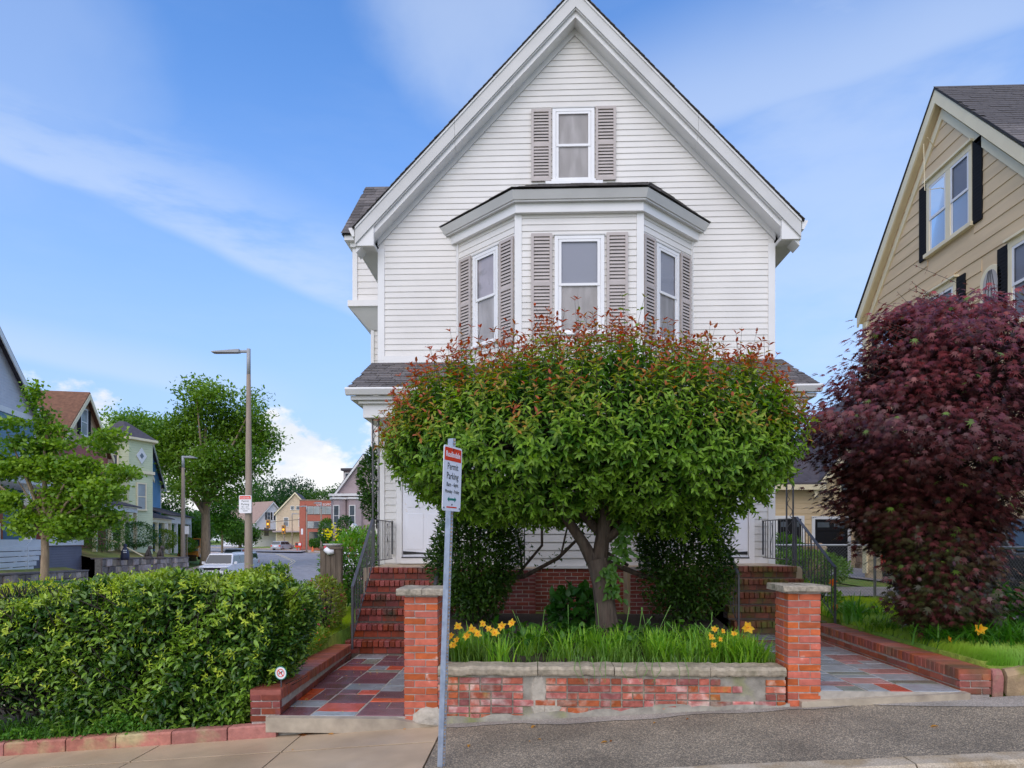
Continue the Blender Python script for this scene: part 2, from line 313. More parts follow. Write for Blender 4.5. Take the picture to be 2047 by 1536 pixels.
def brick_face(parent, p, a, length, z0, z1, m, L=.203, H=.057, gap=.0105, D=.05, proud=0., bond=True, jitter=.002, name='brick', headers=0., start=None, skip=None, mesh_jit=3):
    """bricks of one wall face as single objects. p = left end of the face seen from outside (x,y); a = direction"""
    dx, dy = math.cos(a), math.sin(a); nx, ny = math.sin(a), -math.cos(a); row = 0; z = z0+H/2
    while z+H/2 <= z1+.004:
        s = 0.; first = True
        while s < length-.02:
            l = L
            if first: l = (L if (row % 2 == 0 or not bond) else (L-gap)/2) if start is None else (start[row % 2])
            elif headers and random.random() < headers: l = (L-gap)/2
            l = min(l, length-s)
            if length-(s+l+gap) < .03: l = length-s
            first = False
            if l > .02:
                pr = proud+random.uniform(0, jitter); c = s+l/2
                if not (skip and skip(c, z)):
                    inst(name, brickmesh(l, H, D, m, jit=random.randint(1, mesh_jit)), parent, (p[0]+dx*c+nx*pr, p[1]+dy*c+ny*pr, z+random.uniform(-jitter, jitter)*.5), a)
            s += l+gap
        z += H+gap; row += 1
# ================= siding, windows, shutters =================
def boards(parent, fr, z0, z1, e, outline, holes, m, proud=.015, name='siding_board', jit=.0015, local=False):
    z = z0
    while z < z1-.01:
        zt = min(z+e, z1)
        a0, b0 = outline(z); a1, b1 = outline(zt)
        cuts = sorted([(h[0], h[1]) for h in holes if h[2] < (z+zt)/2 < h[3]])
        segs = []; la0, la1 = a0, a1
        for c0, c1 in cuts:
            if c1 <= min(la0, la1) or c0 >= max(b0, b1): continue
            if c0 > la0+.01: segs.append((la0, c0, la1, c0))
            la0 = la1 = c1
        if b0 > la0+.01: segs.append((la0, b0, la1, b1))
        if fr is FRW_ and True:
            sg = []
            for s0, s1, t0, t1 in segs:
                if s1-s0 > 2.6 and random.random() < .55:
                    xj = random.uniform(s0+.7, s1-.7); sg += [(s0, xj-.0015, t0, xj-.0015), (xj+.0015, s1, xj+.0015, t1)]
                else: sg.append((s0, s1, t0, t1))
            segs = sg
        for s0, s1, t0, t1 in segs:
            if t1 < t0: t0 = t1 = (t0+t1)/2
            p = proud+random.uniform(-jit, jit); mb = MB(fr)
            mb.add([(s0, -p, z), (s1, -p, z), (t1, -.002, zt), (t0, -.002, zt), (s0, .004, z), (s1, .004, z), (t1, .004, zt), (t0, .004, zt)],
                   [(0, 1, 2, 3), (0, 4, 5, 1), (0, 3, 7, 4), (1, 5, 6, 2)])
            mb.build(name, m, parent, local=local)
        z += e
def shutter(parent, fr, x0, x1, z0, z1, zmid=None, ns=26, m=None, louvres=True):
    m = m or M['shutter']; t = .035; st = .048
    b = MB(fr); y0, y1 = -.055, -.022
    b.box(x0, x0+st, y0, y1, z0, z1); b.box(x1-st, x1, y0, y1, z0, z1)
    zmid = zmid or (z0+z1)/2
    for za, zb in ((z0, z0+.06), (zmid-.03, zmid+.03), (z1-.055, z1)): b.box(x0+st, x1-st, y0+.001, y1, za, zb)
    s = b.build('shutter', m, parent)
    MB(fr).box(x0+.01, x1-.01, y1-.004, y1+.004, z0+.01, z1-.01).build('shutter_backing', M['shadow_gap'], s)
    if louvres:
        for za, zb in ((z0+.06, zmid-.03), (zmid+.03, z1-.055)):
            n = max(3, round((zb-za)/.062)); h = (zb-za)/n
            for k in range(n):
                z = za+k*h
                MB(fr).add([(x0+st, y0+.006, z+.010), (x1-st, y0+.006, z+.010), (x1-st, y1-.006, z+h-.006), (x0+st, y1-.006, z+h-.006),
                            (x0+st, y0+.006, z+.002), (x1-st, y0+.006, z+.002), (x1-st, y1-.006, z+h-.014), (x0+st, y1-.006, z+h-.014)],
                           [(0, 1, 2, 3), (0, 4, 5, 1), (4, 7, 6, 5)]).build('slat', m, s)
    return s
def sash_window(parent, fr, x0, x1, z0, z1, zm, up='blind', low='curtain', trim=None, case=.065, sash=.045, local=False, glass=True, head=True, divs=0):
    """casing, two sashes one proud of the other, pane, and what hangs behind it"""
    trim = trim or M['whitepaint']; b = MB(fr)
    b.box(x0, x0+case, -.045, .0, z0, z1); b.box(x1-case, x1, -.045, .0, z0, z1); b.box(x0+case, x1-case, -.045, .0, z1-case, z1); b.box(x0-.02, x1+.02, -.075, .0, z0-.045, z0)
    b.box(x0+case, x0+case+.012, -.03, 0, z0, z1-case); b.box(x1-case-.012, x1-case, -.03, 0, z0, z1-case)
    w = b.build('window', trim, parent, bevel=.004, local=local)
    if head: MB(fr).box(x0-.015, x1+.015, -.055, -.0, z1, z1+.022).build('drip_cap', M['trimgrey'], w, local=local)
    X0, X1 = x0+case+.012, x1-case-.012
    for nm, za, zb, y, mm in (('upper_sash', zm-.02, z1-case, -.026, up), ('lower_sash', z0, zm+.02, -.014, low)):
        s = MB(fr); s.box(X0, X0+sash, y-.012, y, za, zb); s.box(X1-sash, X1, y-.012, y, za, zb); s.box(X0+sash, X1-sash, y-.013, y, za, za+sash); s.box(X0+sash, X1-sash, y-.013, y, zb-sash, zb)
        for k in range(divs):
            xx = X0+(X1-X0)*(k+1)/(divs+1); s.box(xx-.012, xx+.012, y-.011, y, za+sash, zb-sash)
        so = s.build(nm, trim, w, local=local)
        if glass: MB(fr).add([(X0+sash, y-.006, za+sash), (X1-sash, y-.006, za+sash), (X1-sash, y-.006, zb-sash), (X0+sash, y-.006, zb-sash)], [(0, 1, 2, 3)]).build('pane', M['glass'], w, local=local)
        MB(fr).add([(X0, -.0035, za), (X1, -.0035, za), (X1, -.0035, zb), (X0, -.0035, zb)], [(0, 1, 2, 3)]).build('blind' if mm == 'blind' else 'curtain', M[mm] if isinstance(mm, str) else mm, w, local=local)
    return w
# ================= the white house =================
HX, HY = .757, 13.2; WL, WR = -3.09, 4.60; ZB = 3.50; ZE = 6.00; ZA = 10.04
house = thing('gabled_house', 'white sided two family house with steep front gable and bay window', 'house', (HX, HY, -1.7))
SL = (ZA-ZE)/(HX-WL)
FRW = FRW_ = Fr(0, HY, 0)
# body
b = MB(); b.box(WL, WR, HY, 27, -2.0, ZE)
b.prism([(WL, ZE), (WR, ZE), (HX, ZA)], HY, 27); b.build('wall', M['siding'], house)
holes = [(-.10, 1.57, 6.95, 8.42), (.28, 1.19, 6.9, 8.45)]
def bayline(z): return None
BF0, BF1, BY = -.31, 1.85, 12.03; BW0, BW1 = -1.53, 3.02
def hol(z0, z1):                                   # hole of the bay in the wall up to its roof
    return (BW0, BW1, z0, z1)
hl = [(.32, 1.15, 6.93, 8.40), hol(ZB-.1, 5.93)]
for i in range(8):                                 # bay roof slope against the wall
    za = 5.93+i*.125; f = i/8*1.0
    hl.append((-1.75+f*1.95, 3.25-f*1.05, za, za+.125))
e = .1147
def outl(z):
    if z <= ZE: return (WL+.12, WR-.12)
    d = (ZA-z)/SL-.13
    return (HX-max(d, .0), HX+max(d, .0)) if z < ZA else (HX, HX)
boards(house, FRW, ZB+.10, ZA-.10, e, outl, hl, M['siding'])
b = MB(FRW); b.box(WL-.012, WL+.12, -.03, .002, ZB, ZE-.3); b.box(WR-.12, WR+.012, -.03, .002, ZB, ZE-.3); b.build('corner_board', M['trim'], house, bevel=.004)
MB(FRW).box(WL-.01, WR+.01, -.028, .0, ZB-.08, ZB+.095).build('skirt_board', M['trim'], house)
# gable rake: fascia, moulding, soffit, frieze
YO = 12.80; OV = .36                                # front overhang plane, side overhang
def rake(side, off_top, off_bot, y0, y1, name, m, ext=0.):
    """board parallel to the roof line, offsets measured down vertically"""
    xe = (WL-OV-ext) if side < 0 else (WR+OV+ext)
    if name == 'frieze': xe = WL-.01 if side < 0 else WR+.01
    zt = lambda x: ZA+.36-abs(x-HX)*SL
    P = [(HX, zt(HX)-off_top), (xe, zt(xe)-off_top), (xe, zt(xe)-off_bot), (HX, zt(HX)-off_bot)]
    if side > 0: P = P[::-1]
    return MB().prism(P, y0, y1)
for s in (-1, 1):
    xe = WL-OV if s < 0 else WR+OV; zt = lambda x: ZA+.36-abs(x-HX)*SL
    dx = s*.02
    # two lengths of fascia with a joint
    xm = HX+s*2.30
    for x0, x1 in ((HX, xm-s*.002), (xm+s*.002, xe)):
        for (o0, o1, y0, y1, nm, mm) in ((.012, .33, YO, YO+.03, 'fascia', 'trimgrey'), (.012, .055, YO-.02, YO, 'fascia_moulding', 'trim'), (.33, .47, YO+.08, YO+.42, 'soffit_board', 'trim')):
            P = [(x0, zt(x0)-o0), (x1, zt(x1)-o0), (x1, zt(x1)-o1), (x0, zt(x0)-o1)]
            MB().prism(P if s < 0 else P[::-1], y0, y1-.001).build(nm, M[mm], house)
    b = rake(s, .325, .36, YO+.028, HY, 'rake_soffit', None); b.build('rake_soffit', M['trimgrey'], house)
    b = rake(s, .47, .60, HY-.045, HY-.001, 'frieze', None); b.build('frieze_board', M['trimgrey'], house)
    # eave: return box, soffit and gutter running back
    xa, xb = (xe, WL-.012) if s < 0 else (WR+.012, xe); ze = zt(xe)
    P = [(xa, ze-.36), (xb, ze-.36), (xb, ze+.1), (xa, ze-.05)] if s < 0 else [(xa, ze-.36), (xb, ze-.36), (xb, ze-.05), (xa, ze+.1)]
    MB().prism(P, YO+.032, YO+.10).build('cornice_return', M['trim'], house)
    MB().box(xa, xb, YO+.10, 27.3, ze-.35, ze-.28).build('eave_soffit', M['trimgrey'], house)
    MB().box(min(xe, xe+s*.02), max(xe, xe+s*.02), YO+.05, 27.3, ze-.36, ze-.04).build('eave_fascia', M['trim'], house)
    g = [(0.022*s, -.18), (.06*s, -.19), (.13*s, -.05), (.13*s, -.02), (.022*s, -.02)]; g = [(xe+x, ze+z) for x, z in g]
    MB().prism(g if s > 0 else g[::-1], YO+.02, 27.3).build('gutter', M['trim'], house)
    # roof plane with ragged shingle edge
    r = MB(); y0 = YO-.035
    q = [(HX, y0, ZA+.36), (xe+s*.05, y0, zt(xe+s*.05)), (xe+s*.05, 27.4, zt(xe+s*.05)), (HX, 27.4, ZA+.36)]
    r.thick(q, (0, 0, .012)); ro = r.build('roof', M['shinglebase'], house)
    n = 46; ex = abs(xe+s*.05-HX)/n
    for k in range(n):
        x0, x1 = HX+s*ex*k, HX+s*ex*(k+1); y = y0-.012-random.uniform(0, .012)
        za, zb = zt(x0)+.018, zt(x1)+.026+random.uniform(0, .005)
        MB().thick([(x0, y, za), (x1, y, zb), (x1, y+1.0, zb), (x0, y+1.0, za)], (0, 0, -.010)).build('shingle', M['shingle'], ro)
# gable window with shutters
sash_window(house, FRW, .325, 1.142, 6.99, 8.38, 7.66, up='curtain', low='curtain')
MB(FRW).box(.19, 1.30, -.09, -.016, 6.86, 6.945).build('window_sill', M['whitepaint'], house, bevel=.005)
shutter(house, FRW, -.085, .30, 6.97, 8.37); shutter(house, FRW, 1.165, 1.555, 6.97, 8.40)
# bay, two storeys of it; faces: left, front, right
AL = math.atan2(BY-HY, BF0-BW0); AR = math.atan2(HY-BY, BW1-BF1); LF = math.hypot(BY-HY, BF0-BW0)
FL, FF, FG = Fr(BW0, HY, 0, AL), Fr(0, BY, 0), Fr(BF1, BY, 0, AR)
BT = 5.80
b = MB(); b.slab([(BW0, HY+.1), (BF0, BY), (BF1, BY), (BW1, HY+.1)], -.5, BT+.1); b.build('bay_wall', M['siding'], house)
for fr, x0, x1, wn, sh in ((FL, .02, LF-.06, (.50, 1.20), ((.10, .44), (1.24, 1.60))), (FF, BF0+.065, BF1-.065, (.335, 1.215), ((-.08, .295), (1.255, 1.63))), (FG, .06, LF-.02, (.45, 1.17), ((.07, .41), (1.22, 1.56)))):
    hz = [(wn[0]-.0, wn[1]+.0, 3.62, 5.40)]
    boards(house, fr, 3.3, BT, .1147, lambda z: (x0, x1), hz, M['siding'])
    boards(house, fr, -.48, 2.3, .143, lambda z: (x0, x1), [], M['siding_low'], proud=.018)
    sash_window(house, fr, wn[0], wn[1], 3.66, 5.38, 4.51, up={FL: 'curtain_pink_reflection', FF: 'blind', FG: 'blind'}[fr], low='curtain')
    for s0, s1 in sh: shutter(house, fr, s0, s1, 3.52, 5.42, 4.52)
for x in (BF0, BF1):
    MB().slab([(x-.062, BY-.022), (x+.062, BY-.022), (x+.07, BY+.05), (x-.07, BY+.05)], -.48, BT).build('corner_board', M['trim'], house)
MB(FL).box(-.0, .05, -.03, .01, 3.5, BT).build('corner_board', M['trim'], house)
MB(FG).box(LF-.05, LF, -.03, .01, 3.5, BT).build('corner_board', M['trim'], house)
# horizontal blind slats behind the front bay pane
# cornice of the bay (polygon offset outwards)
def bayring(o): # o = outward offset
    t = math.tan(AR/2); c = 1/math.cos(AR/2)
    k = o*math.tan(math.pi/8)
    return [(BW0-o*1.414-.0, HY-.001), (BF0-k, BY-o), (BF1+k, BY-o), (BW1+o*1.414, HY-.001)]
def ring_band(o0, o1, z0, z1, name, m, flare=0.):
    a, b2 = bayring(o1), bayring(o1+flare); vs = [(x, y, z0) for x, y in a]+[(x, y, z1) for x, y in b2]
    MB().add(vs, [(0, 1, 5, 4), (1, 2, 6, 5), (2, 3, 7, 6), (3, 2, 1, 0), (4, 5, 6, 7)]).build(name, m, house)
ring_band(0, .10, BT-.03, BT+.13, 'bay_frieze', M['trim'])
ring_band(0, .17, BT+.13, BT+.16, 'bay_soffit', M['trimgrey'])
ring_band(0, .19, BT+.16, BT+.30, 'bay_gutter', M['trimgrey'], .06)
a = bayring(.26); z0 = BT+.315; tops = [(.17, HY-.02, 6.92), (1.75+.45, HY-.02, 6.92)]
br = MB().add([(a[0][0], a[0][1], z0), (a[1][0], a[1][1], z0), (a[2][0], a[2][1], z0), (a[3][0], a[3][1], z0), tops[0], tops[1], (tops[0][0], tops[0][1], z0), (tops[1][0], tops[1][1], z0)],
              [(0, 1, 4), (1, 2, 5, 4), (2, 3, 5), (3, 2, 1, 0), (0, 4, 5, 3)]).build('bay_roof', M['shinglebase'], house)
def shingle_quad(parent, A, B, Cc, D, rows, cols, m, lift=.012, w_jit=.2, skip=None, cap=300, stuffname='shingle_field'):
    """A-B eave, D-C top; every tab a piece"""
    A, B, Cc, D = map(Vector, (A, B, Cc, D)); n = (B-A).cross(D-A).normalized()
    if n.z < 0: n = -n
    cnt = 0; field = MB()
    for r in range(rows):
        v0, v1 = r/rows, min(1, (r+1.35)/rows); off = random.uniform(0, 1/cols)
        u = -off
        while u < 1:
            du = (1/cols)*random.uniform(1-w_jit, 1+w_jit*1.2); u0, u1 = max(0, u+.0015), min(1, u+du); u += du
            if u1-u0 < .2/cols: continue
            P = lambda uu, vv: (A.lerp(B, uu)).lerp(D.lerp(Cc, uu), vv)
            l0 = n*(lift+random.uniform(0, .008)); q = [P(u0, v0)+l0, P(u1, v0)+l0, P(u1, v1)+n*.004, P(u0, v1)+n*.004]; d = -n*.009
            if skip and skip(((u0+u1)/2), v0):
                field.thick([tuple(x) for x in q], tuple(d)); continue
            cnt += 1
            if cnt > cap: field.thick([tuple(x) for x in q], tuple(d)); continue
            MB().thick([tuple(x) for x in q], tuple(d)).build('shingle', m, parent)
    if field.v: tag(field.build(stuffname, m, parent), kind='stuff')
z1 = z0+.004
shingle_quad(br, (a[1][0], a[1][1]-.02, z1), (a[2][0], a[2][1]-.02, z1), tops[1], tops[0], 5, 9, M['shingle'])
shingle_quad(br, (a[0][0], a[0][1], z1), (a[1][0], a[1][1]-.02, z1), tops[0], (tops[0][0]-.02, tops[0][1], tops[0][2]), 5, 7, M['shingle'])
shingle_quad(br, (a[2][0], a[2][1]-.02, z1), (a[3][0], a[3][1], z1), (tops[1][0]+.02, tops[1][1], tops[1][2]), tops[1], 5, 7, M['shingle'])
# porch roof
PX0, PX1, PY = -3.2, 4.72, 11.45; PZE = 2.60; PZT = 3.46
pr = MB().thick([(PX0, PY, PZE), (PX1, PY, PZE), (PX1, HY-.02, PZT), (PX0, HY-.02, PZT)], (0, 0, -.05)).build('porch_roof', M['shinglebase'], house)
shingle_quad(pr, (PX0-.01, PY-.03, PZE-.01), (PX1+.01, PY-.03, PZE-.01), (PX1+.01, HY-.03, PZT), (PX0-.01, HY-.03, PZT), 14, 30, M['shingle'], skip=lambda u, v: .26 < u < .74)
for sx in (PX0, PX1): MB().add([(sx, PY+.02, PZE-.05), (sx, HY, PZE-.05), (sx, HY, PZT-.05)], [(0, 1, 2)]).build('porch_gable', M['trim'], house)
gp = [(-.11, .0), (-.115, -.03), (-.07, -.115), (.0, -.12), (.0, 0)]
MB().add([(PX0-.03, PY-.02+y, PZE-.03+z) for y, z in gp]+[(PX1+.03, PY-.02+y, PZE-.03+z) for y, z in gp], [(0, 1, 2, 3, 4), (9, 8, 7, 6, 5)]+[(i, (i+1) % 5, (i+1) % 5+5, i+5) for i in range(5)]).build('gutter', M['trim'], house)
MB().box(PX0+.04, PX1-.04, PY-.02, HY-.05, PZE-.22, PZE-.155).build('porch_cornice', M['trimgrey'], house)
MB().box(PX0+.16, PX1-.16, PY+.05, HY-.05, PZE-.27, PZE-.221).build('porch_moulding', M['trim'], house)
b = MB(); b.box(PX0+.22, PX1-.22, PY+.12, PY+.40, PZE-.50, PZE-.27); b.box(PX0+.22, PX0+.46, PY+.4, HY-.01, PZE-.50, PZE-.27); b.box(PX1-.46, PX1-.22, PY+.4, HY-.01, PZE-.50, PZE-.27)
b.build('porch_beam', M['trim'], house)
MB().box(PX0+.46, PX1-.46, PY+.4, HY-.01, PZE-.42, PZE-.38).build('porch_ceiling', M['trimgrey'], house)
# lower wall siding beside the doors, doors
DL, DR = (-2.62, -1.70), (3.18, 4.10)
hz = [(DL[0]-.12, DL[1]+.12, -.6, 1.95), (DR[0]-.12, DR[1]+.12, -.6, 1.95), (BW0, BW1, -.6, 2.2)]
boards(house, FRW, -.47, 2.3, .143, lambda z: (WL+.12, WR-.12), hz, M['siding_low'], proud=.018)
b = MB(FRW); b.box(WL-.012, WL+.12, -.03, .002, -.5, 2.3); b.box(WR-.12, WR+.012, -.03, .002, -.5, 2.3); b.build('corner_board', M['trim'], house)
for (x0, x1), flip in ((DL, 1), (DR, -1)):
    b = MB(FRW); b.box(x0-.11, x0, -.05, 0, -.48, 1.80); b.box(x1, x1+.11, -.05, 0, -.48, 1.80); b.box(x0-.11, x1+.11, -.05, 0, 1.80, 1.93); b.box(x0, x1, -.09, 0, -.48, -.37)
    b.build('door_frame', M['whitepaint'], house, bevel=.004)
    d = MB(FRW).box(x0+.008, x1-.008, -.028, 0, -.36, 1.795).build('door', M['door'], house, bevel=.003)
    MB(FRW).box(x0, x1, -.10, -.05, -.37, -.345).build('threshold', M['iron'], d)
    for px0, px1, pz0, pz1 in ((.10, .42, -.2, .50), (.50, .82, -.2, .50), (.10, .42, .62, 1.65), (.50, .82, .62, 1.65)):
        MB(FRW).box(x0+px0, x0+px1, -.036, -.027, pz0, pz1).build('door_panel', M['door'], d, bevel=.006)
    xs = x0+.02 if flip > 0 else x1-.02; q = [(xs, -.30), (xs+flip*.52, -.285), (xs+flip*.52, -.31), (xs+flip*.60, -.277), (xs+flip*.52, -.245), (xs+flip*.52, -.27), (xs, -.235)]
    MB(FRW).prism(q if flip > 0 else q[::-1], -.042, -.036).build('strap_hinge', M['blackpaint'], d)
    hx = x1-.07 if flip > 0 else x0+.07
    MB(FRW).tube([(hx, -.028, .62), (hx, -.075, .62)], [.012, .028]).build('handle', M['chrome'], d)
# side wing, its flared storey and roof (left side)
wn = MB(); wn.box(-4.20, WL, 17.2, 20.5, -1.9, 5.6); wn.box(-4.60, WL, 17.0, 20.7, 6.0, 7.4); wn.build('side_bay_wall', M['siding'], house)
FS = Fr(0, 17.0, 0); boards(house, FS, 6.05, 7.35, .16, lambda z: (-4.52-.03*(7.35-z), WL), [], M['siding']); boards(house, Fr(0, 17.2, 0), -1.5, 5.6, .16, lambda z: (-4.14, WL), [], M['siding'])
MB().box(-4.64, -4.52, 16.96, 17.0, 6.0, 7.38).build('corner_board', M['trim'], house); MB().box(-4.22, -4.14, 17.16, 17.2, -1.5, 5.6).build('corner_board', M['trim'], house)
b = MB(); vs = [(-4.25, 17.15, 5.35), (WL, 17.15, 5.35), (WL, 20.6, 5.35), (-4.25, 20.6, 5.35), (-4.70, 16.85, 5.85), (WL, 16.85, 5.85), (WL, 20.9, 5.85), (-4.70, 20.9, 5.85)]
b.add(vs, [(0, 1, 5, 4), (0, 4, 7, 3), (4, 5, 6, 7), (0, 3, 2, 1), (3, 7, 6, 2)]); b.build('side_bay_soffit', M['trimgrey'], house)
MB().box(-4.72, WL, 16.80, 20.95, 5.85, 6.0).build('side_bay_cornice', M['trim'], house)
b = MB(); b.box(-4.68, WL, 16.9, 20.8, 7.38, 7.5); b.box(-4.80, WL, 16.78, 20.9, 7.5, 7.62); b.build('side_bay_cornice', M['trim'], house)
sr = MB(); sr.add([(-4.85, 16.72, 7.62), (WL, 16.72, 7.62), (WL, 18.0, 9.45), (-4.55, 18.0, 9.45), (-4.85, 21, 7.62), (WL, 21, 7.62)], [(0, 1, 2, 3), (0, 3, 4), (3, 2, 5, 4), (0, 4, 5, 1)])
sro = sr.build('side_bay_roof', M['shinglebase'], house)
shingle_quad(sro, (-4.86, 16.70, 7.63), (-2.6, 16.70, 7.63), (-2.6, 18.0, 9.46), (-4.56, 18.0, 9.46), 16, 8, M['shingle'])
b = MB(); b.add([(-3.5, 15.6, 1.9), (WL, 15.6, 1.9), (WL, 15.6, .55), (-3.8, 15.6, .55), (-3.5, 17.2, 1.9), (WL, 17.2, 1.9), (WL, 17.2, .55), (-3.8, 17.2, .55)], [(0, 3, 2, 1), (0, 4, 7, 3), (3, 7, 6, 2), (0, 1, 5, 4)])
b.build('flared_skirt', M['siding'], house)
boards(house, Fr(0, 15.6, 0), .6, 1.9, .13, lambda z: (-3.78+(z-.6)*.22, WL), [], M['siding'])
b = MB(); b.box(-3.45, WL, 15.7, 17.2, -1.9, .55); b.build('side_wall', M['siding_low'], house)
# ornamental iron posts
def iron_post(x, y, z0, z1):
    p = MB(); [p.box(x+dx-.011, x+dx+.011, y-.011, y+.011, z0, z1) for dx in (-.055, .055)]
    o = p.build('porch_post', M['iron'], house)
    n = 9; h = (z1-z0)/n; s = MB()
    for k in range(n):
        pts = [(x+.042*math.sin(t*2*math.pi)*(1 if k % 2 else -1), y, z0+h*(k+t)) for t in [i/8 for i in range(9)]]
        s.tube(pts, .006, 4)
    s.build('scrollwork', M['iron'], o)
iron_post(-2.80, 11.75, -.48, 2.1); iron_post(4.36, 11.75, -.45, 2.1); iron_post(-.25, 11.75, -.48, 2.1); iron_post(1.85, 11.75, -.48, 2.1)
# ================= porch floor and brick steps =================
PF = -.485
def steps(name, label, x0, x1, xp0, xp1, ztop, zbot, n, t, mb_, md, moss):
    st = thing(name, label, 'steps', ((x0+x1)/2, 11.0, zbot))
    h = (ztop-zbot)/n; y = 11.42
    MB().box(xp0, xp1, y+.07, HY, zbot-.2, ztop-.012).build('porch_slab', M['concrete'], st)
    for k in range(n):
        yk = y-t*k; zt = ztop-h*k
        MB().box(x0+.01, x1-.01, yk+.035, y+.3, zbot-.25, zt-.012).build('step_core', M['mortardark'], st)
        w0, w1 = (xp0, xp1) if k == 0 and False else (x0, x1); w = .072; m = int((w1-w0)/(w+.009)); w = (w1-w0)/m-.009
        for i in range(m):
            inst('nosing_brick', brickmesh(w, .092, .20, md, .006, random.randint(1, 3)), st, (w0+(i+.5)*(w+.009), yk-.012+random.uniform(0, .004), zt-.046+random.uniform(-.002, .001)))
        brick_face(st, (x0, yk+.03), 0, x1-x0, zt-h+.012, zt-.095, md, L=.20, H=h-.092-.02, D=.03, name='riser_brick')
    return st
stl = steps('brick_steps', 'dark red brick steps up to the left white door', -2.84, -1.50, -2.95, .0, PF, -1.72, 6, .29, None, M['stepbrick'], 0)
stm = steps('brick_steps', 'mossy brown brick steps up to the right white door', 2.98, 4.36, 1.55, 4.47, PF+.03, -1.43, 5, .29, None, M['stepmoss'], 1)
# foundation bricks between the two flights
MB().box(-1.50, -.02, 11.46, 11.8, -1.8, -.5).build('foundation_core', M['mortar'], stl)
brick_face(stl, (-1.50, 11.455), 0, 1.50, -1.33, -.5, M['brickfound'], D=.05)
MB().box(1.60, 2.98, 11.46, 11.8, -1.8, -.47).build('foundation_core', M['mortar'], stm)
brick_face(stm, (1.60, 11.455), 0, 1.38, -1.33, -.47, M['brickfound'], D=.05)
brick_face(stm, (1.60, 11.80), R(-90), .33, -1.33, -.47, M['brickfound'], D=.05)
MB().box(-.04, 1.64, BY-.03, HY, -1.8, -.5).build('foundation', M['mortar'], house)
brick_face(house, (0.0, BY-.035), 0, 1.62, -1.33, -.5, M['brickfound'], D=.05)
MB().box(BF0, BF1, BY-.06, BY, -.52, -.47).build('water_table', M['trim'], house)
# railings
def railing(name, label, pts, zfloor, posts, parent_floor=None, curl=True, m='iron', bal=.128, low=.10):
    """pts: handrail points (x,y,z); zfloor: matching foot heights"""
    rt = thing(name, label, 'railing', (pts[0][0], pts[0][1], zfloor[0])); mm = M[m]
    h = MB()
    for p, q in zip(pts[:-1], pts[1:]):
        p, q = Vector(p), Vector(q); d = (q-p); s = Vector((-d.y, d.x, 0)).normalized()*.022 if Vector((d.x, d.y, 0)).length > 1e-4 else Vector((.02, 0, 0))
        h.add([tuple(p-s), tuple(p+s), tuple(q+s), tuple(q-s)]+[tuple(v+Vector((0, 0, .016))) for v in (p-s, p+s, q+s, q-s)], [(3, 2, 1, 0), (4, 5, 6, 7), (0, 1, 5, 4), (1, 2, 6, 5), (2, 3, 7, 6), (3, 0, 4, 7)])
    h.build('handrail', mm, rt)
    lo = MB(); lo.tube([(x, y, zf+low) for (x, y, z), zf in zip(pts, zfloor)], .009, 4); lo.build('bottom_rail', mm, rt)
    for i in range(len(pts)-1):
        p, q = Vector(pts[i]), Vector(pts[i+1]); L = Vector((q.x-p.x, q.y-p.y, 0)).length; n = max(2, round(L/bal))
        for k in range(0, n):
            if k == 0 and i == 0: continue
            t = k/n; v = p.lerp(q, t); zf = zfloor[i]+(zfloor[i+1]-zfloor[i])*t
            o = MB(); o.box(v.x-.0052, v.x+.0052, v.y-.0052, v.y+.0052, zf+low, v.z); o.build('baluster', mm, rt)
        # one scroll panel
        if curl and L > .6:
            v = p.lerp(q, .5/n*1); v = p.lerp(q, (round(n*.62)+.5)/n); d = (q-p); d.z = 0; d.normalize(); zf = zfloor[i]+(zfloor[i+1]-zfloor[i])*.62+low
            H = v.z-zf; sp = []
            for k in range(25):
                t = k/24; a_ = t*math.pi*2; r_ = .05
                sp.append(tuple(Vector((v.x, v.y, zf+.06+t*(H-.1)))+d*(math.sin(a_)*r_)))
            MB().tube(sp, .007, 4).build('scroll', mm, rt)
    for (x, y, z0, z1) in posts:
        MB().box(x-.014, x+.014, y-.014, y+.014, z0, z1).build('post', mm, rt)
    return rt
railing('iron_railing', 'grey iron handrail on the outer left side of the dark red steps', [(-2.66, 9.72, -.70), (-2.80, 11.52, .33), (-2.80, 11.72, .33)], [-1.55, -.52, -.48], [(-2.66, 9.72, -1.6, -.70), (-2.8, 11.6, -.5, .34)])
railing('iron_railing', 'black iron rail along the left end of the left porch', [(-2.80, 11.76, .33), (-2.80, 13.12, .33)], [-.48, -.48], [(-2.8, 13.12, -.3, .36)])
railing('iron_railing', 'black iron handrail beside the shrub on the inner side of the left steps', [(-1.46, 9.75, -.66), (-1.46, 11.5, .36)], [-1.5, -.5], [(-1.46, 9.75, -1.6, -.66), (-1.46, 11.5, -.5, .36)], curl=False)
railing('iron_railing', 'black iron rail across the left porch front behind the tree', [(-1.45, 11.62, .36), (-.30, 11.62, .36)], [-.48, -.48], [], curl=False)
railing('iron_railing', 'black iron rail across the right porch front behind the tree', [(1.9, 11.62, .36), (2.95, 11.62, .36)], [-.46, -.46], [], curl=False)
railing('iron_railing', 'black iron handrail on the inner left side of the mossy steps', [(2.97, 10.0, -.52), (2.94, 11.5, .36)], [-1.35, -.46], [(2.97, 10.0, -1.45, -.52), (2.94, 11.5, -.46, .36)], curl=False)
railing('iron_railing', 'grey iron handrail on the outer right side of the mossy steps', [(4.36, 10.0, -.42), (4.38, 11.5, .36), (4.38, 11.7, .36)], [-1.25, -.46, -.455], [(4.36, 10.0, -1.3, -.42), (4.38, 11.55, -.46, .36)])
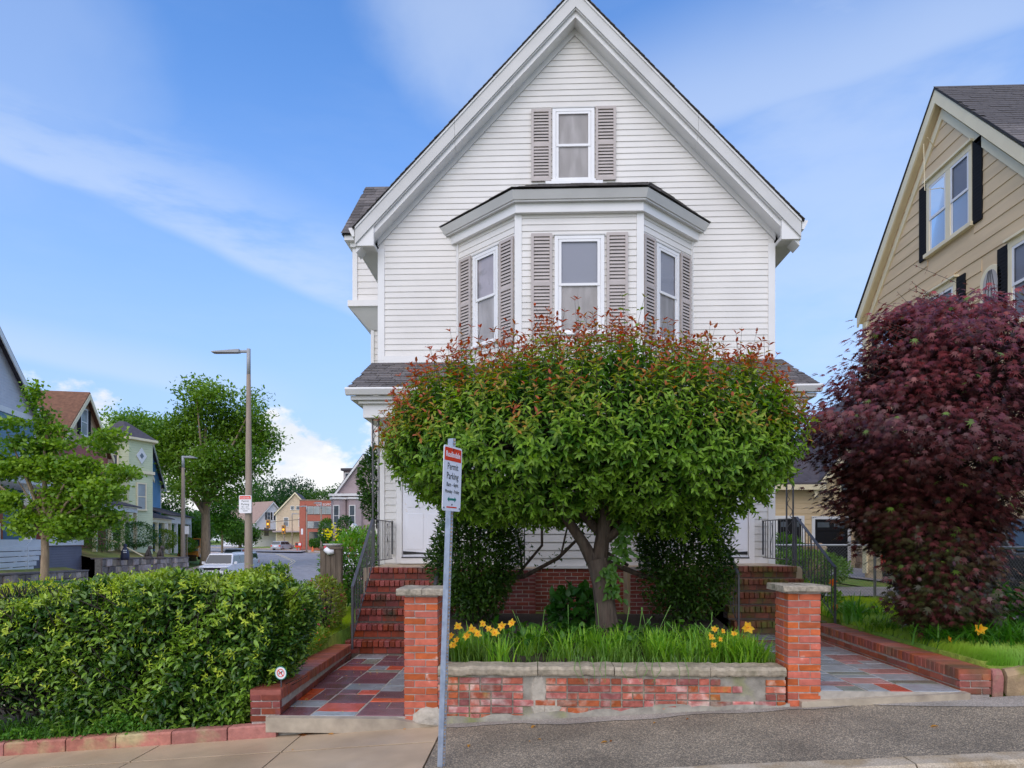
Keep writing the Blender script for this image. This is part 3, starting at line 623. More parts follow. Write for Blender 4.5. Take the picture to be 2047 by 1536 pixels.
railing('iron_railing', 'black iron rail along the right end of the right porch', [(4.36, 11.78, .34), (4.36, 13.12, .34)], [-.455, -.455], [(4.36, 13.12, -.3, .36)])
# ================= ground =================
def sz(X):                                     # height of the front pavement at X
    z = -1.735+.058*X if X > -.9 else -1.787+.078*(X+.9)
    return max(-2.55, min(z, -1.0))
def sstep(t): t = max(0., min(1., t)); return t*t*(3-2*t)
def roadz(zc): return float(np.interp(zc, [0, 20, 25, 45, 60, 80, 95, 120, 170, 500], [-2.35, -2.45, -2.5, -2.55, -2.42, -2.22, -2.05, -1.72, -1.5, -1.5]))
def kr(zc): return float(np.interp(zc, [0, 23, 45, 70, 93, 118, 140], [-9, -9.4, -12, -17.2, -25, -44, -74]))     # right kerb
def kl(zc): return float(np.interp(zc, [0, 23, 45, 70, 95, 118, 135], [-19, -19.2, -20.2, -27.5, -40, -63, -92]))    # left kerb
def gz(X, Y):
    xc, zc = X*math.cos(TH)+Y*math.sin(TH), -X*math.sin(TH)+Y*math.cos(TH)
    rz = roadz(max(zc, 0))
    yard = -1.40+.25*sstep((X+3)/6)
    if X < -2.6: yard = -1.38-.12*sstep((-X-2.6)/3)-.16*sstep((8.2-Y)/2)
    if Y < 7.6 and X > -2: yard = min(yard, yard)
    if -1.3 < X < 2.95 and Y < 13: yard = -1.29
    if X > 3.6 and X < 6.4: yard = -1.20+.02*(X-4)
    if X >= 6.4: yard = -1.16
    k = sstep((xc-kr(zc)-1.5)/(3.2)) if Y > 0 else 1
    z = rz-.15+(yard-rz+.15)*k
    if zc > 30: z = z*(1-.0) if xc < kr(zc)+1 else rz-.15+.1*k
    L = kl(zc)-3.2
    if xc < L: z = rz-.1+sstep((L-xc)/7.)*(1.55 if zc < 110 else .2)
    if X < -2.9 and Y < 8.3: z = min(z, sz(X)+.06)
    if Y < 6.73 or (X < -2.9 and Y < 6.50): z = min(z, sz(X)-.28)
    if X < -2.9 and 6.5 < Y < 6.73: z = sz(X)+.0
    if X > 4.33 and 6.62 < Y < 6.73: z = -1.22
    if (-2.91 < X < -1.275 and Y < 11.3) or (2.69 < X < 4.335 and Y < 11.3) or (X > -2.9 and X < 4.5 and Y > 9.9 and Y < 11.3 and (X < -1.45 or X > 2.95)): z = -2.2
    return z
def axis(vals): return sorted(set(vals))
gx = axis([-2.915, -2.905, -1.28, -1.27, 2.685, 2.695, 4.33, 4.34]+list(np.arange(-60, 14.01, 1.0))+list(np.arange(-8, 9, .4))+[-600, -450, -320, -240, -180, -140, -110, -90, -75]+[16, 20, 26, 35, 50, 80, 120, 200, 320, 450])
gy = axis([6.49, 6.51, 6.61, 6.63, 6.725, 6.735, 9.755, 9.765, 10.055, 10.065]+list(np.arange(6.46, 16, .4))+list(np.arange(16, 60, 1.5))+list(np.arange(60, 220, 4))+[-120, -60, -30, -10, 0, 3, 5, 6.2, 6.4, 240, 280, 340, 420, 520, 640])
vs = [(x, y, gz(x, y)) for y in gy for x in gx]; nx = len(gx)
def keep(i, j):
    return True
fs = [(j*nx+i, j*nx+i+1, (j+1)*nx+i+1, (j+1)*nx+i) for j in range(len(gy)-1) for i in range(nx-1) if keep(i, j)]
gm = MB().add(vs, fs).build('ground', M['ground'], smooth=True); tag(gm, 'green lawn and yard ground around the houses', kind='structure')
def ribbon(name, inner, outer, zs, m, lift, kind='structure', label=None, parent=None):
    vs = []; fs = []
    for k, (a, b_, z) in enumerate(zip(inner, outer, zs)): vs += [(*a, z+lift), (*b_, z+lift)]
    for k in range(len(inner)-1): fs.append((2*k, 2*k+1, 2*k+3, 2*k+2))
    o = MB().add(vs, fs).build(name, m, parent)
    if not parent: tag(o, label, kind=kind)
    return o
ds = list(np.arange(7, 60, 3))+list(np.arange(60, 136, 3))
def edge(f, off): return [C(f(d)+off, d) for d in ds]
ribbon('road', edge(kl, 0), edge(kr, 0), [roadz(d) for d in ds], M['road'], .0, label='grey asphalt side street curving away on the left')
# wide junction at the far end
ribbon('road', [C(-62, 112), C(-110, 128), C(-150, 150)], [C(-30, 96), C(-40, 150), C(-30, 185)], [roadz(112), roadz(130), roadz(170)], M['road'], .008, label='far junction of grey asphalt before the clipped hedge')
ribbon('pavement', edge(kl, -3.0), edge(kl, -.18), [roadz(d)+.12 for d in ds], M['sidewalkfar'], .0, label='pale pavement along the far side of the side street')
ribbon('pavement', edge(kr, .18), edge(kr, 3.4), [roadz(d)+.12 for d in ds], M['sidewalkfar'], .0, label='pinkish pavement at the near side of the side street')
for f, o0, o1, lb in ((kl, -.18, 0, 'stone kerb on the far side of the side street'), (kr, 0, .18, 'stone kerb on the near side of the side street')):
    mb = MB()
    for a_, b_ in zip(ds[:-1], ds[1:]):
        A0, A1, B0, B1 = C(f(a_)+o0, a_), C(f(a_)+o1, a_), C(f(b_)+o0, b_), C(f(b_)+o1, b_); za, zb = roadz(a_), roadz(b_)
        mb.add([(*A0, za-.1), (*A1, za-.1), (*B1, zb-.1), (*B0, zb-.1), (*A0, za+.125), (*A1, za+.125), (*B1, zb+.125), (*B0, zb+.125)], [(4, 5, 6, 7), (0, 1, 5, 4), (2, 3, 7, 6), (1, 2, 6, 5), (3, 0, 4, 7)])
    tag(mb.build('kerb', M['granite']), lb, kind='structure')
cl = lambda d: (kl(d)*.52+kr(d)*.48)
for off in (-.16, .16):
    ribbon('centre_line', [C(cl(d)+off-.07, d) for d in ds], [C(cl(d)+off+.07, d) for d in ds], [roadz(d) for d in ds], M['roadline'], .018, label='pale yellow centre line of the side street' if off < 0 else 'second pale yellow centre line beside the first')
for k in range(9):
    t0 = k/9; xc0 = kl(101)+1.2+(kr(101)-kl(101))*t0; q = [C(xc0, 100.5), C(xc0+1.0, 100.5), C(xc0+1.0, 103), C(xc0, 103)]
    tag(MB().add([(x, y, roadz(101)+.03) for x, y in q], [(0, 1, 2, 3)]).build('crosswalk_bar', M['roadwhite']), 'white bar of the dashed crosswalk at the far junction', group='crosswalk bars', kind='structure')
# front street and pavement
def strip(name, X0, X1, Y0, Y1, m, lift, n=24, label=None, kind='structure', parent=None, th=.12, f=sz, bumpy=0):
    xs = [X0+(X1-X0)*i/n for i in range(n+1)]; vs = []
    for x in xs:
        z = f(x)+lift+(random.uniform(-bumpy, bumpy) if bumpy else 0); vs += [(x, Y0, z-th), (x, Y0, z), (x, Y1, z), (x, Y1, z-th)]
    fs = []
    for i in range(n):
        a = 4*i; fs += [(a+1, a+5, a+6, a+2), (a, a+4, a+5, a+1), (a+2, a+6, a+7, a+3)]
    fs += [(0, 1, 2, 3), (4*n+3, 4*n+2, 4*n+1, 4*n)]
    o = MB().add(vs, fs).build(name, m, parent)
    if not parent: tag(o, label, kind=kind)
    return o
strip('front_street', -45, 40, -14, 4.80, M['road'], -.14, 60, 'grey asphalt street in front of the kerb', f=sz)
strip('asphalt_pavement', -.87, 14, 5.0, 6.50, M['asphaltwalk'], 0, 20, 'dark speckled asphalt pavement in front of the brick wall')
# lighter worn patch along the wall foot: irregular outline sheets
def irregular(name, pts, z_of, m, lift, label, kind='structure'):
    o = MB().add([(x, y, z_of(x)+lift) for x, y in pts], [tuple(range(len(pts)))]).build(name, m); tag(o, label, kind=kind); return o
nseg = 34; base = [(-.86+4.2*i/nseg, 6.495) for i in range(nseg+1)]
low = [(x, 6.33-.05*math.sin(x*3)-.03*math.sin(x*7.3)+random.uniform(-.012, .012)+max(0, (x-1.7))*.11) for x, _ in base][::-1]; low = [(x, min(y, 6.49)) for x, y in low]
irregular('pavement_patch', base+low, sz, M['asphaltpatch'], .005, 'paler strip of old asphalt along the foot of the brick wall')
pp = [(3.1, 6.49), (7.5, 6.49), (7.5, 6.05), (5.0, 6.08), (4.2, 6.14), (3.6, 6.28), (3.2, 6.40)]
irregular('pavement_patch', pp[::-1], sz, M['asphaltpatch'], .005, 'paler asphalt patch before the right flagstone path')
# concrete slabs, each its own piece
cw = tag(MB().box(-9.2, -.875, 5.0, 6.49, -3.2, -3.1).build('concrete_pavement', M['slabgap']), 'tan concrete pavement on the left', kind='structure')
strip('joint_bed', -9.2, -.875, 5.0, 6.49, M['slabgap'], -.032, 20, parent=cw)
xs = [-.88, -2.26, -3.64, -5.02, -6.40, -7.8, -9.2]
for i in range(6):
    for y0, y1 in ((5.0, 5.921), (5.939, 6.49)):
        a_, b_ = xs[i+1]+.006, xs[i]-.006; n = 5; vs = []; tl = random.uniform(-.003, .003)
        for k in range(n+1):
            x = a_+(b_-a_)*k/n; z = sz(x)+tl; vs += [(x, y0+.004, z-.05), (x, y0+.004, z-.002), (x, y0+.007, z), (x, y1-.007, z), (x, y1-.004, z-.002), (x, y1-.004, z-.05)]
        fs = []
        for k in range(n): fs += [(6*k+j, 6*k+j+1, 6*k+7+j, 6*k+6+j) for j in range(5)]
        fs += [(0, 5, 4, 3, 2, 1), tuple(6*n+j for j in (0, 1, 2, 3, 4, 5))]
        MB().add(vs, fs).build('concrete_slab', M['concrete'], cw)
# granite kerb stones
ks = tag(MB().box(-9, 14, 4.86, 4.94, -3.4, -3.3).build('kerb', M['slabgap']), 'granite kerb between the street and the asphalt pavement', kind='structure')
x = -9.0+.0; joints = [-9, -7.1, -5.2, -3.2, -1.3, .68, 2.66, 4.6, 6.5, 8.4, 10.3, 12.2, 14]
for a_, b_ in zip(joints[:-1], joints[1:]):
    n = 14; vs = []
    for k in range(n+1):
        x = a_+.008+(b_-a_-.016)*k/n; z = sz(x)+.006+random.uniform(-.003, .003); y0 = 4.80+random.uniform(-.008, .008)
        vs += [(x, y0+.01, z-.34), (x, y0, z-.025), (x, y0+.022, z), (x, 4.985, z), (x, 4.995, z-.06)]
    fs = []
    for k in range(n): fs += [(5*k+j, 5*k+j+1, 5*k+6+j, 5*k+5+j) for j in range(4)]
    fs += [(0, 4, 3, 2, 1), tuple(5*n+j for j in range(5))]
    MB().add(vs, fs).build('kerb_stone', M['granite'], ks)
# ================= flagstone paths =================
M['pinkflag'] = mat('pink_flag', (.38, .18, .155), .16, .2, 12, .002, 40, rnd=.2, rvar=.13)
def path(name, label, x0, x1, y0, y1, z, m_list, seed, strip_=True):
    r = random.Random(seed); p = tag(MB().box(x0-.02, x1+.02, y0, y1, z-.30, z-.006).build('path', M['flagmortar']), label, kind='structure')
    y = y0+.012
    cols = 3; cwid = (x1-x0)/cols; edges = [x0+cwid*i+(r.uniform(-.05, .05) if 0 < i < cols else 0) for i in range(cols+1)]
    for c in range(cols):
        y = y0+.012
        while y < y1-.02:
            h = r.choice((.16, .22, .28, .34, .40)); 
            if y1-(y+h) < .12: h = y1-y-.01
            a_, b_ = edges[c]+.009, edges[c+1]-.009; split = r.random() < .22 and h > .2
            parts = [(a_, b_)] if not split else [(a_, a_+(b_-a_)*.48), (a_+(b_-a_)*.48+.014, b_)]
            for (u, v) in parts:
                zz = z+r.uniform(-.003, .003); w_ = .008; tl = [r.uniform(-.002, .002) for _ in range(4)]; jj = lambda: r.uniform(-.006, .006)
                P = [(u+jj(), y+jj()), (v+jj(), y+jj()), (v+jj(), y+h-.016+jj()), (u+jj(), y+h-.016+jj())]; cx, cy = (u+v)/2, y+h/2
                inn = [(px+(cx-px)*.03, py+(cy-py)*.04) for px, py in P]
                MB().add([(px, py, z-.03) for px, py in P]+[(px, py, zz-.004) for px, py in P]+[(px, py, zz+t) for (px, py), t in zip(inn, tl)],
                         [(8, 9, 10, 11)]+[(i, (i+1) % 4, (i+1) % 4+4, i+4) for i in range(4)]+[(i+4, (i+1) % 4+4, (i+1) % 4+8, i+8) for i in range(4)]).build('flagstone', M[r.choice(m_list)], p)
            y += h
    return p
path('path', 'red purple and grey flagstone path up to the left steps', -2.62, -1.27, 6.50, 10.02, -1.715, ['purplestone', 'purplestone', 'redflag', 'greenflag', 'bluestone', 'purplestone'], 4)
path('path', 'grey and red flagstone path up to the mossy right steps', 2.70, 4.02, 6.50, 10.3, -1.435, ['bluestone', 'bluestone', 'greenflag', 'pinkflag', 'redflag', 'bluestone', 'pinkflag'], 9)
strip('path_threshold', -2.60, -.95, 6.42, 6.52, M['stripconc'], .0, 8, 'rough concrete strip at the front of the left path', th=.14, f=lambda x: -1.722 if x < -1.2 else -1.76)
strip('path_threshold', 2.50, 4.05, 6.44, 6.53, M['stripconc'], .0, 8, 'rough concrete strip at the front of the right path', th=.18, f=lambda x: sz(x)+.012 if sz(x) > -1.45 else -1.44+(x-4)*.06)
# ================= brick planter wall and pillars =================
wal = thing('planter_wall', 'low worn brick wall with concrete coping between the two pillars', 'wall', (.72, 6.6, -1.7))
b = MB(); b.box(-.945, 2.37, 6.512, 6.75, -2.0, -1.31); b.build('wall_core', M['mortargrey'], wal)
# cement patches on the wall
def blob(name, parent, cx, cz, pts, m, y=6.499, th=.008):
    P = [(cx+px, cz+pz) for px, pz in pts]; n = len(P); inn = [(cx+px*.8, cz+pz*.85) for px, pz in pts]
    vs = [(x, y+.02, z) for x, z in P]+[(x, y-th*.3, z) for x, z in inn]
    MB().add(vs, [tuple(range(n, 2*n))]+[(i, (i+1) % n, (i+1) % n+n, i+n) for i in range(n)]).build(name, m, parent)
def patchtest(s, z):
    X = -.945+s; 
    return abs(X-.02-.0-(.03*(z+1.5))) < .075 or (abs(X-1.85) < .05) or (X > 2.05 and X < 2.14)
brick_face(wal, (-.945, 6.50), 0, 3.32, -1.80+.055, -1.335, M['brickwall'], L=.195, H=.056, gap=.014, D=.06, jitter=.006, headers=.35, skip=patchtest)
def jag(w_, h, n=14, seed=0):
    r = random.Random(seed); return [((w_*(.8+.4*r.random()))*math.cos(2*math.pi*i/n), (h*(.85+.3*r.random()))*math.sin(2*math.pi*i/n)) for i in range(n)]
blob('cement_patch', wal, .03, -1.53, jag(.085, .24, 16, 1), M['patch']); blob('cement_patch', wal, .16, -1.62, jag(.09, .09, 12, 2), M['patch'])

blob('cement_patch', wal, 1.3, -1.60, jag(.22, .03, 12, 5), M['mortargrey'], th=.008)
n = 40; foot = [(-.95+3.36*i/n, sz(-.95+3.36*i/n)+.06+.012*math.sin(i*1.1)+random.uniform(-.012, .012)-(max(0, i/n-.6))*.06) for i in range(n+1)]
vs = [(x, 6.494, z) for x, z in foot]+[(x, 6.478, sz(x)-.03) for x, _ in foot]+[(x, 6.52, z+.006) for x, z in foot]
MB().add(vs, [(i+n+1, i+n+2, i+1, i) for i in range(n)]+[(i, i+1, i+1+2*n+2, i+2*n+2) for i in range(n)]).build('cement_footing', M['mortargrey'], wal)
# coping: cast pieces
xx = [-.945, .02, .75, 1.66, 2.372]
for a_, b_ in zip(xx[:-1], xx[1:]):
    n = 16; vs = []; dz = random.uniform(-.004, .004)
    for k in range(n+1):
        x = a_+.004+(b_-a_-.008)*k/n; z = -1.224+dz+random.uniform(-.007, .007); y = 6.468+random.uniform(-.010, .010)
        vs += [(x, y+.012, z-.085), (x, y+.004, z-.07), (x, y, z-.028), (x, y+.022, z), (x, 6.74, z), (x, 6.75, z-.1)]
    fs = []
    for k in range(n): fs += [(6*k+j, 6*k+j+1, 6*k+7+j, 6*k+6+j) for j in range(5)]
    fs += [(0, 5, 4, 3, 2, 1), tuple(6*n+j for j in range(6)), ]
    MB().add(vs, fs).build('coping_stone', M['copingc'], wal)
def pillar(name, label, x0, x1, zb, zt, captop, seed, splash):
    random.seed(seed); p = thing(name, label, 'pillar', ((x0+x1)/2, 6.66, zb)); D = .34; w_ = x1-x0
    MB().box(x0+.006, x1-.006, 6.507, 6.50+D-.006, zb-.1, zt-.005).build('pillar_core', M['mortar'], p)
    brick_face(p, (x0, 6.50), 0, w_, zb+.03, zt, M['brick'], L=.203, gap=.010, H=.0575, D=.10, jitter=.004)
    brick_face(p, (x1, 6.61), R(90), D-.11, zb+.03, zt, M['brick'], L=.21, gap=.010, H=.0575, D=.08, jitter=.003)
    brick_face(p, (x0, 6.50+D), R(-90), D-.11, zb+.03, zt, M['brick'], L=.21, gap=.010, H=.0575, D=.08, jitter=.003)
    xm = (x0+x1)/2+random.uniform(-.02, .03)
    for a_, b_ in ((x0-.065, xm-.002), (xm+.002, x1+.065)):
        c = MB(); n = 5; top = []; 
        ys = [6.43+random.uniform(-.006, .006) for _ in range(n+1)]; vs = []
        for k in range(n+1):
            x = a_+(b_-a_)*k/n; r_ = lambda: random.uniform(-.003, .003)
            vs += [(x, ys[k]+.01, zt+.0), (x, ys[k], zt+.012+r_()), (x, ys[k], captop-.012+r_()), (x, ys[k]+.014, captop+r_()), (x, 6.90, captop+r_()), (x, 6.905, zt)]
        fs = []
        for k in range(n): fs += [(6*k+j, 6*k+j+1, 6*k+7+j, 6*k+6+j) for j in range(5)]+[(6*k+5, 6*k, 6*k+6, 6*k+11)]
        fs += [(0, 5, 4, 3, 2, 1), tuple(6*n+j for j in range(6))]
        c.add(vs, fs); c.build('cap_stone', M['capstone'], p)
    return p
p1 = pillar('brick_pillar', 'orange brick pillar with stone cap left of the sign post', -1.272, -.946, -1.80, -.545, -.475, 3, 1)
p2 = pillar('brick_pillar', 'orange brick pillar with stone cap by the right path', 2.395, 2.70, -1.62, -.50, -.44, 5, 0)
# pale mortar splash at the foot of the left pillar
b = MB(); r = random.Random(3); vs = [(-1.02, 6.42, -1.70)]; n = 18
ring = []
for k in range(n):
    a_ = 2*math.pi*k/n; ring.append((-1.02+.17*(.85+.3*r.random())*math.cos(a_), 6.47-.07*max(0, -math.sin(a_))-.0, -1.745+.13*(.8+.35*r.random())*max(-.35, math.sin(a_))))
vs = [(-1.02, 6.455, -1.70)]+[(x, y+.03, z) for x, y, z in ring]+[(-1.02+(x+1.02)*.6, y-.02, -1.72+(z+1.72)*.6) for x, y, z in ring]
b.add(vs, [(0, n+1+k, n+1+(k+1) % n) for k in range(n)]+[(1+k, 1+(k+1) % n, n+1+(k+1) % n, n+1+k) for k in range(n)])
b.build('cement_splash', M['patch'], p1, smooth=True)
random.seed(21)
# ================= low border walls along the paths =================
def border(name, label, x0, x1, y0, y1, ztop0, ztop1, zb, mcap, mface, inner):
    """runs in depth; inner = +1 when the path lies on its right side (face seen at x1)"""
    t = thing(name, label, 'wall', ((x0+x1)/2, y0, zb)); L = y1-y0
    MB().add([(x0+.01, y0+.01, zb-.2), (x1-.01, y0+.01, zb-.2), (x1-.01, y1, zb-.2), (x0+.01, y1, zb-.2), (x0+.01, y0+.01, ztop0-.03), (x1-.01, y0+.01, ztop0-.03), (x1-.01, y1, ztop1-.03), (x0+.01, y1, ztop1-.03)],
             [(4, 5, 6, 7), (0, 1, 5, 4), (1, 2, 6, 5), (2, 3, 7, 6), (3, 0, 4, 7)]).build('wall_core', M['mortar'], t)
    n = int(L/.078); w_ = L/n-.010
    for k in range(n):
        y = y0+(k+.5)*L/n; z = ztop0+(ztop1-ztop0)*(k+.5)/n
        # rowlock bricks across the top: local x along depth
        s = 1 if inner > 0 else -1
        o = inst('cap_brick', brickmesh(w_, .10, x1-x0+.01, mcap, .006, random.randint(1, 3)), t, ((x1+.006) if s > 0 else (x0-.006), y, z-.05+random.uniform(-.002, .002)), R(90) if s > 0 else R(-90))
    zc_ = max(ztop0, ztop1)
    if inner > 0: brick_face(t, (x1, y0), R(90), L, zb-.02, min(ztop0, ztop1)-.10, mface, D=.05)
    else: brick_face(t, (x0, y1), R(-90), L, zb-.02, min(ztop0, ztop1)-.10, mface, D=.05)
    brick_face(t, (x0, y0), 0, x1-x0, zb-.02, ztop0-.02, mface, D=.05)
    return t
border('border_wall', 'low brick edging wall along the left path beside the hedge', -2.78, -2.49, 6.50, 9.75, -1.47, -1.53, -1.76, M['bordercap'], M['brickdark'], 1).rotation_euler = (0, 0, R(3.4))
border('border_wall', 'low brick edging wall along the right path below the lilies', 4.04, 4.33, 6.58, 9.95, -1.24, -1.22, -1.46, M['bordercap'], M['bordercap'], -1)
# red stone edging under the hedge, one block after another
eg = thing('stone_edging', 'row of red sandstone blocks edging the hedge bed', 'edging', (-4, 6.4, -2))
x = -2.50
L_ = [.48, .55, .55, .50, .62, .58, .60, .55, .62, .6]
for l in L_:
    n = 5; vs = []; y = 6.43+random.uniform(-.008, .008)
    for k in range(n+1):
        xx = x-l+.008+(l-.012)*k/n; z = sz(xx)+.125+random.uniform(-.003, .003)
        vs += [(xx, y, sz(xx)-.06), (xx, y-.002, z-.015), (xx, y+.015, z), (xx, y+.12, z), (xx, y+.125, z-.05)]
    fs = []
    for k in range(n): fs += [(5*k+j, 5*k+j+1, 5*k+6+j, 5*k+5+j) for j in range(4)]
    fs += [(0, 4, 3, 2, 1), tuple(5*n+j for j in range(5))]
    MB().add(vs, fs).build('edging_block', M['redstone'], eg); x -= l
# right front stone edging
eg2 = thing('stone_edging', 'mossy rounded stone edging in front of the right lily bed', 'edging', (6, 6.6, -1.4))
def long_block(par, x0, x1, y, zt, zb, m, r=.03):
    n = 12; vs = []
    for k in range(n+1):
        x = x0+(x1-x0)*k/n; j = random.uniform(-.004, .004); z = zt+.03*(x-x0)+j; e_ = .03 if k in (0, n) else 0
        vs += [(x, y+e_*.3, zb), (x, y-.004, z-.05-e_), (x, y+.012, z-.015-e_), (x, y+.04, z-e_*.5), (x, y+.16, z-e_*.5), (x, y+.17, z-.1)]
    fs = []
    for k in range(n): fs += [(6*k+j, 6*k+j+1, 6*k+7+j, 6*k+6+j) for j in range(5)]
    fs += [(0, 5, 4, 3, 2, 1), tuple(6*n+j for j in range(6))]
    MB().add(vs, fs).build('edging_block', m, par, smooth=False)
M['mossstone'] = mat('mossy_stone', (.36, .25, .14), .9, .3, 9, .006, 40, col2=(.20, .19, .05), t2=(.45, .62), ns2=4)
long_block(eg2, 4.34, 4.44, 6.57, -1.24, -1.5, M['redstone']); long_block(eg2, 4.46, 6.3, 6.55, -1.225, -1.5, M['mossstone']); long_block(eg2, 6.33, 8.4, 6.55, -1.17, -1.5, M['mossstone'])
# bed soil
tag(MB().add([(-.93, 6.72, -1.28), (2.36, 6.72, -1.28), (2.95, 11.4, -1.26), (-1.45, 11.4, -1.26)], [(0, 1, 2, 3)]).build('soil', M['soil']), 'dark soil of the planting bed under the tree', kind='structure')
tag(strip('hedge_bed', -9, -2.9, 6.5, 8.4, M['soil'], .09, 16, 'x'), 'dark soil under the hedge', kind='structure')
# ================= sign post =================
sp = thing('parking_sign', 'leaning galvanized post with a white and red permit parking sign', 'street sign', (-.745, 5.25, -1.78))
BX, BYY, BZ = -.745, 5.25, -1.79; TX, TY, TZ = -.66, 5.25, .785
def pt(t, dx=0, dy=0): return (BX+(TX-BX)*t+dx, BYY+dy, BZ+(TZ-BZ)*t)
ca, sa = math.cos(R(-28)), math.sin(R(-28))
def uprof(t): # U channel, open to the back right
    pr_ = [(-.030, 0), (.022, 0), (.026, .028), (.036, .030), (.036, .026), (.030, .024), (.026, -.004), (-.034, -.004), (-.036, .02), (-.030, .02)]
    return [pt(t, .78*(x*ca-y*sa), .78*(x*sa+y*ca)) for x, y in pr_]
n = 10; vs = uprof(0)+uprof(1); b = MB().add(vs, [tuple(range(n-1, -1, -1)), tuple(range(n, 2*n))]+[(i, (i+1) % n, (i+1) % n+n, i+n) for i in range(n)]); b.build('post', M['polegalv'], sp)
b = MB()
for k in range(90):
    q = pt((k+.5)/90, .78*(.031*ca-.014*sa), .78*(.031*sa+.014*ca)); b.box(q[0]-.004, q[0]+.005, q[1]-.006, q[1]+.006, q[2]-.0075, q[2]+.0075)
tag(b.build('punched_edge', M['rust'], sp), kind='stuff')
FSG = Fr(-.725, 5.235, .22, R(-62+0))      # sign plane, its right edge farther
FSG = Fr(-.645, 5.19, .465, R(70))
sw, sh = .305, .50
def rounded(w_, h, r_, n=4):
    P = []
    for cx, cz, a0 in ((w_/2-r_, -h/2+r_, -90), (w_/2-r_, h/2-r_, 0), (-w_/2+r_, h/2-r_, 90), (-w_/2+r_, -h/2+r_, 180)):
        P += [(cx+r_*math.cos(R(a0+90*i/n)), cz+r_*math.sin(R(a0+90*i/n))) for i in range(n+1)]
    return P
sk = .035 # sheet follows the post's lean
def SG(P, y): return [(x+z*sk*2, y, z) for x, z in P]
def flat(P, y0, y1, nm, m, par):
    n = len(P); return MB(FSG).add(SG(P, y0)+SG(P, y1), [tuple(range(n)), tuple(range(2*n-1, n-1, -1))]+[((i+1) % n, i, i+n, (i+1) % n+n) for i in range(n)]).build(nm, m, par)
pl = flat(rounded(sw, sh, .022), -.004, 0, 'sign_plate', M['signwhite'], sp)
top = [p for p in rounded(sw-.03, sh-.03, .012) if p[1] > .14]; top = [(sw/2-.015, .135)]+top+[(-sw/2+.015, .135)]
flat(top, -.0056, -.0042, 'red_band', M['signred'], pl)
flat([(-.085, -.226), (.085, -.226), (.085, -.216), (-.085, -.216)], -.0056, -.0042, 'red_stripe', M['signred'], pl)
ar = [(-.075, -.160), (-.045, -.140), (-.045, -.152), (.045, -.152), (.045, -.140), (.075, -.160), (.045, -.180), (.045, -.168), (-.045, -.168), (-.045, -.180)]
flat(ar[::-1], -.0056, -.0042, 'arrow', M['signgreen'], pl)
def text(s, fr, x, z, size, m, parent, y=-.006, sx=1.0, name='lettering', skew=0., bold=.0):
    c = bpy.data.curves.new('t', 'FONT'); c.body = s; c.size = size; c.align_x = 'CENTER'; c.extrude = .0004; c.offset = bold; c.resolution_u = 2
    o = bpy.data.objects.new('t', c); COL.objects.link(o); dg = bpy.context.evaluated_depsgraph_get(); me = bpy.data.meshes.new_from_object(o.evaluated_get(dg))
    mb = MB(fr); mb.add([(x+v.co.x*sx+(z+v.co.y)*skew, y-v.co.z, z+v.co.y) for v in me.vertices], [tuple(p.vertices) for p in me.polygons])
    bpy.data.objects.remove(o); bpy.data.curves.remove(c); return mb.build(name, m, parent)
text('Roslindale', FSG, 0, .165, .062, M['signwhite'], pl, sx=.95, skew=.07, bold=.0012)
text('Permit', FSG, 0, .068, .075, M['signdark'], pl, sx=.9, skew=.07)
text('Parking', FSG, 0, -.005, .075, M['signdark'], pl, sx=.9, skew=.07)
text('8am - 6pm', FSG, 0, -.062, .048, M['signdark'], pl, sx=.95, skew=.07)
text('Monday - Friday', FSG, 0, -.112, .038, M['signdark'], pl, sx=.95, skew=.07)
for bx, bz in ((.13, -.228), (-.13, -.228), (0, .225), (0, -.2)):
    MB(FSG).add([(bx+bz*.07+.007*math.cos(a_), y, bz+.007*math.sin(a_)) for y in (-.009, -.004) for a_ in [k*math.pi/3 for k in range(6)]], [tuple(range(6)), tuple(range(11, 5, -1))]+[((i+1) % 6, i, i+6, (i+1) % 6+6) for i in range(6)]).build('bolt', M['signdark'], pl)
# no dogs sign on the hedge
nd = thing('no_dogs_sign', 'small round white sign with a crossed out dog at the hedge foot', 'sign', (-2.52, 6.60, -1.5)); FN = Fr(-2.52, 6.60, -1.325, R(-12))
def disc(r0, r1, y0, y1, nm, m, par, n=28, cx=0, cz=0):
    vs = []
    for k in range(n):
        a_ = 2*math.pi*k/n
        for rr, y in ((r0, y0), (r1, y0), (r1, y1), (r0, y1)): vs.append((cx+rr*math.cos(a_), y, cz+rr*math.sin(a_)))
    fs = []
    for k in range(n):
        a_, b_ = 4*k, 4*((k+1) % n); fs += [(a_, a_+1, b_+1, b_), (a_+1, a_+2, b_+2, b_+1), (a_+2, a_+3, b_+3, b_+2), (a_+3, a_, b_, b_+3)]
    return MB(FN).add(vs, fs).build(nm, m, par)
pt_ = [(.066*math.cos(k*math.pi/14), .066*math.sin(k*math.pi/14)) for k in range(28)]
dp = MB(FN).prism(pt_, -.003, 0).build('sign_disc', M['signwhite'], nd)
disc(.060, .068, -.0048, -.001, 'green_rim', M['signgreen'], nd); disc(.034, .041, -.0048, -.0032, 'red_ring', M['signred'], nd)
MB(FN).prism([(-.027, .021), (-.021, .027), (.027, -.021), (.021, -.027)][::-1], -.0062, -.0051).build('red_slash', M['signred'], nd)
dog = [(-.022, -.022), (-.016, -.022), (-.014, -.006), (.006, .002), (.008, -.014), (.013, -.014), (.014, .008), (.022, .012), (.024, .018), (.012, .022), (.004, .012), (-.016, .004), (-.022, -.004)]
MB(FN).prism(dog, -.0048, -.0032).build('dog_figure', M['signdark'], nd)
MB().box(-2.525, -2.515, 6.605, 6.612, -1.50, -1.33).build('stake', M['iron'], nd)
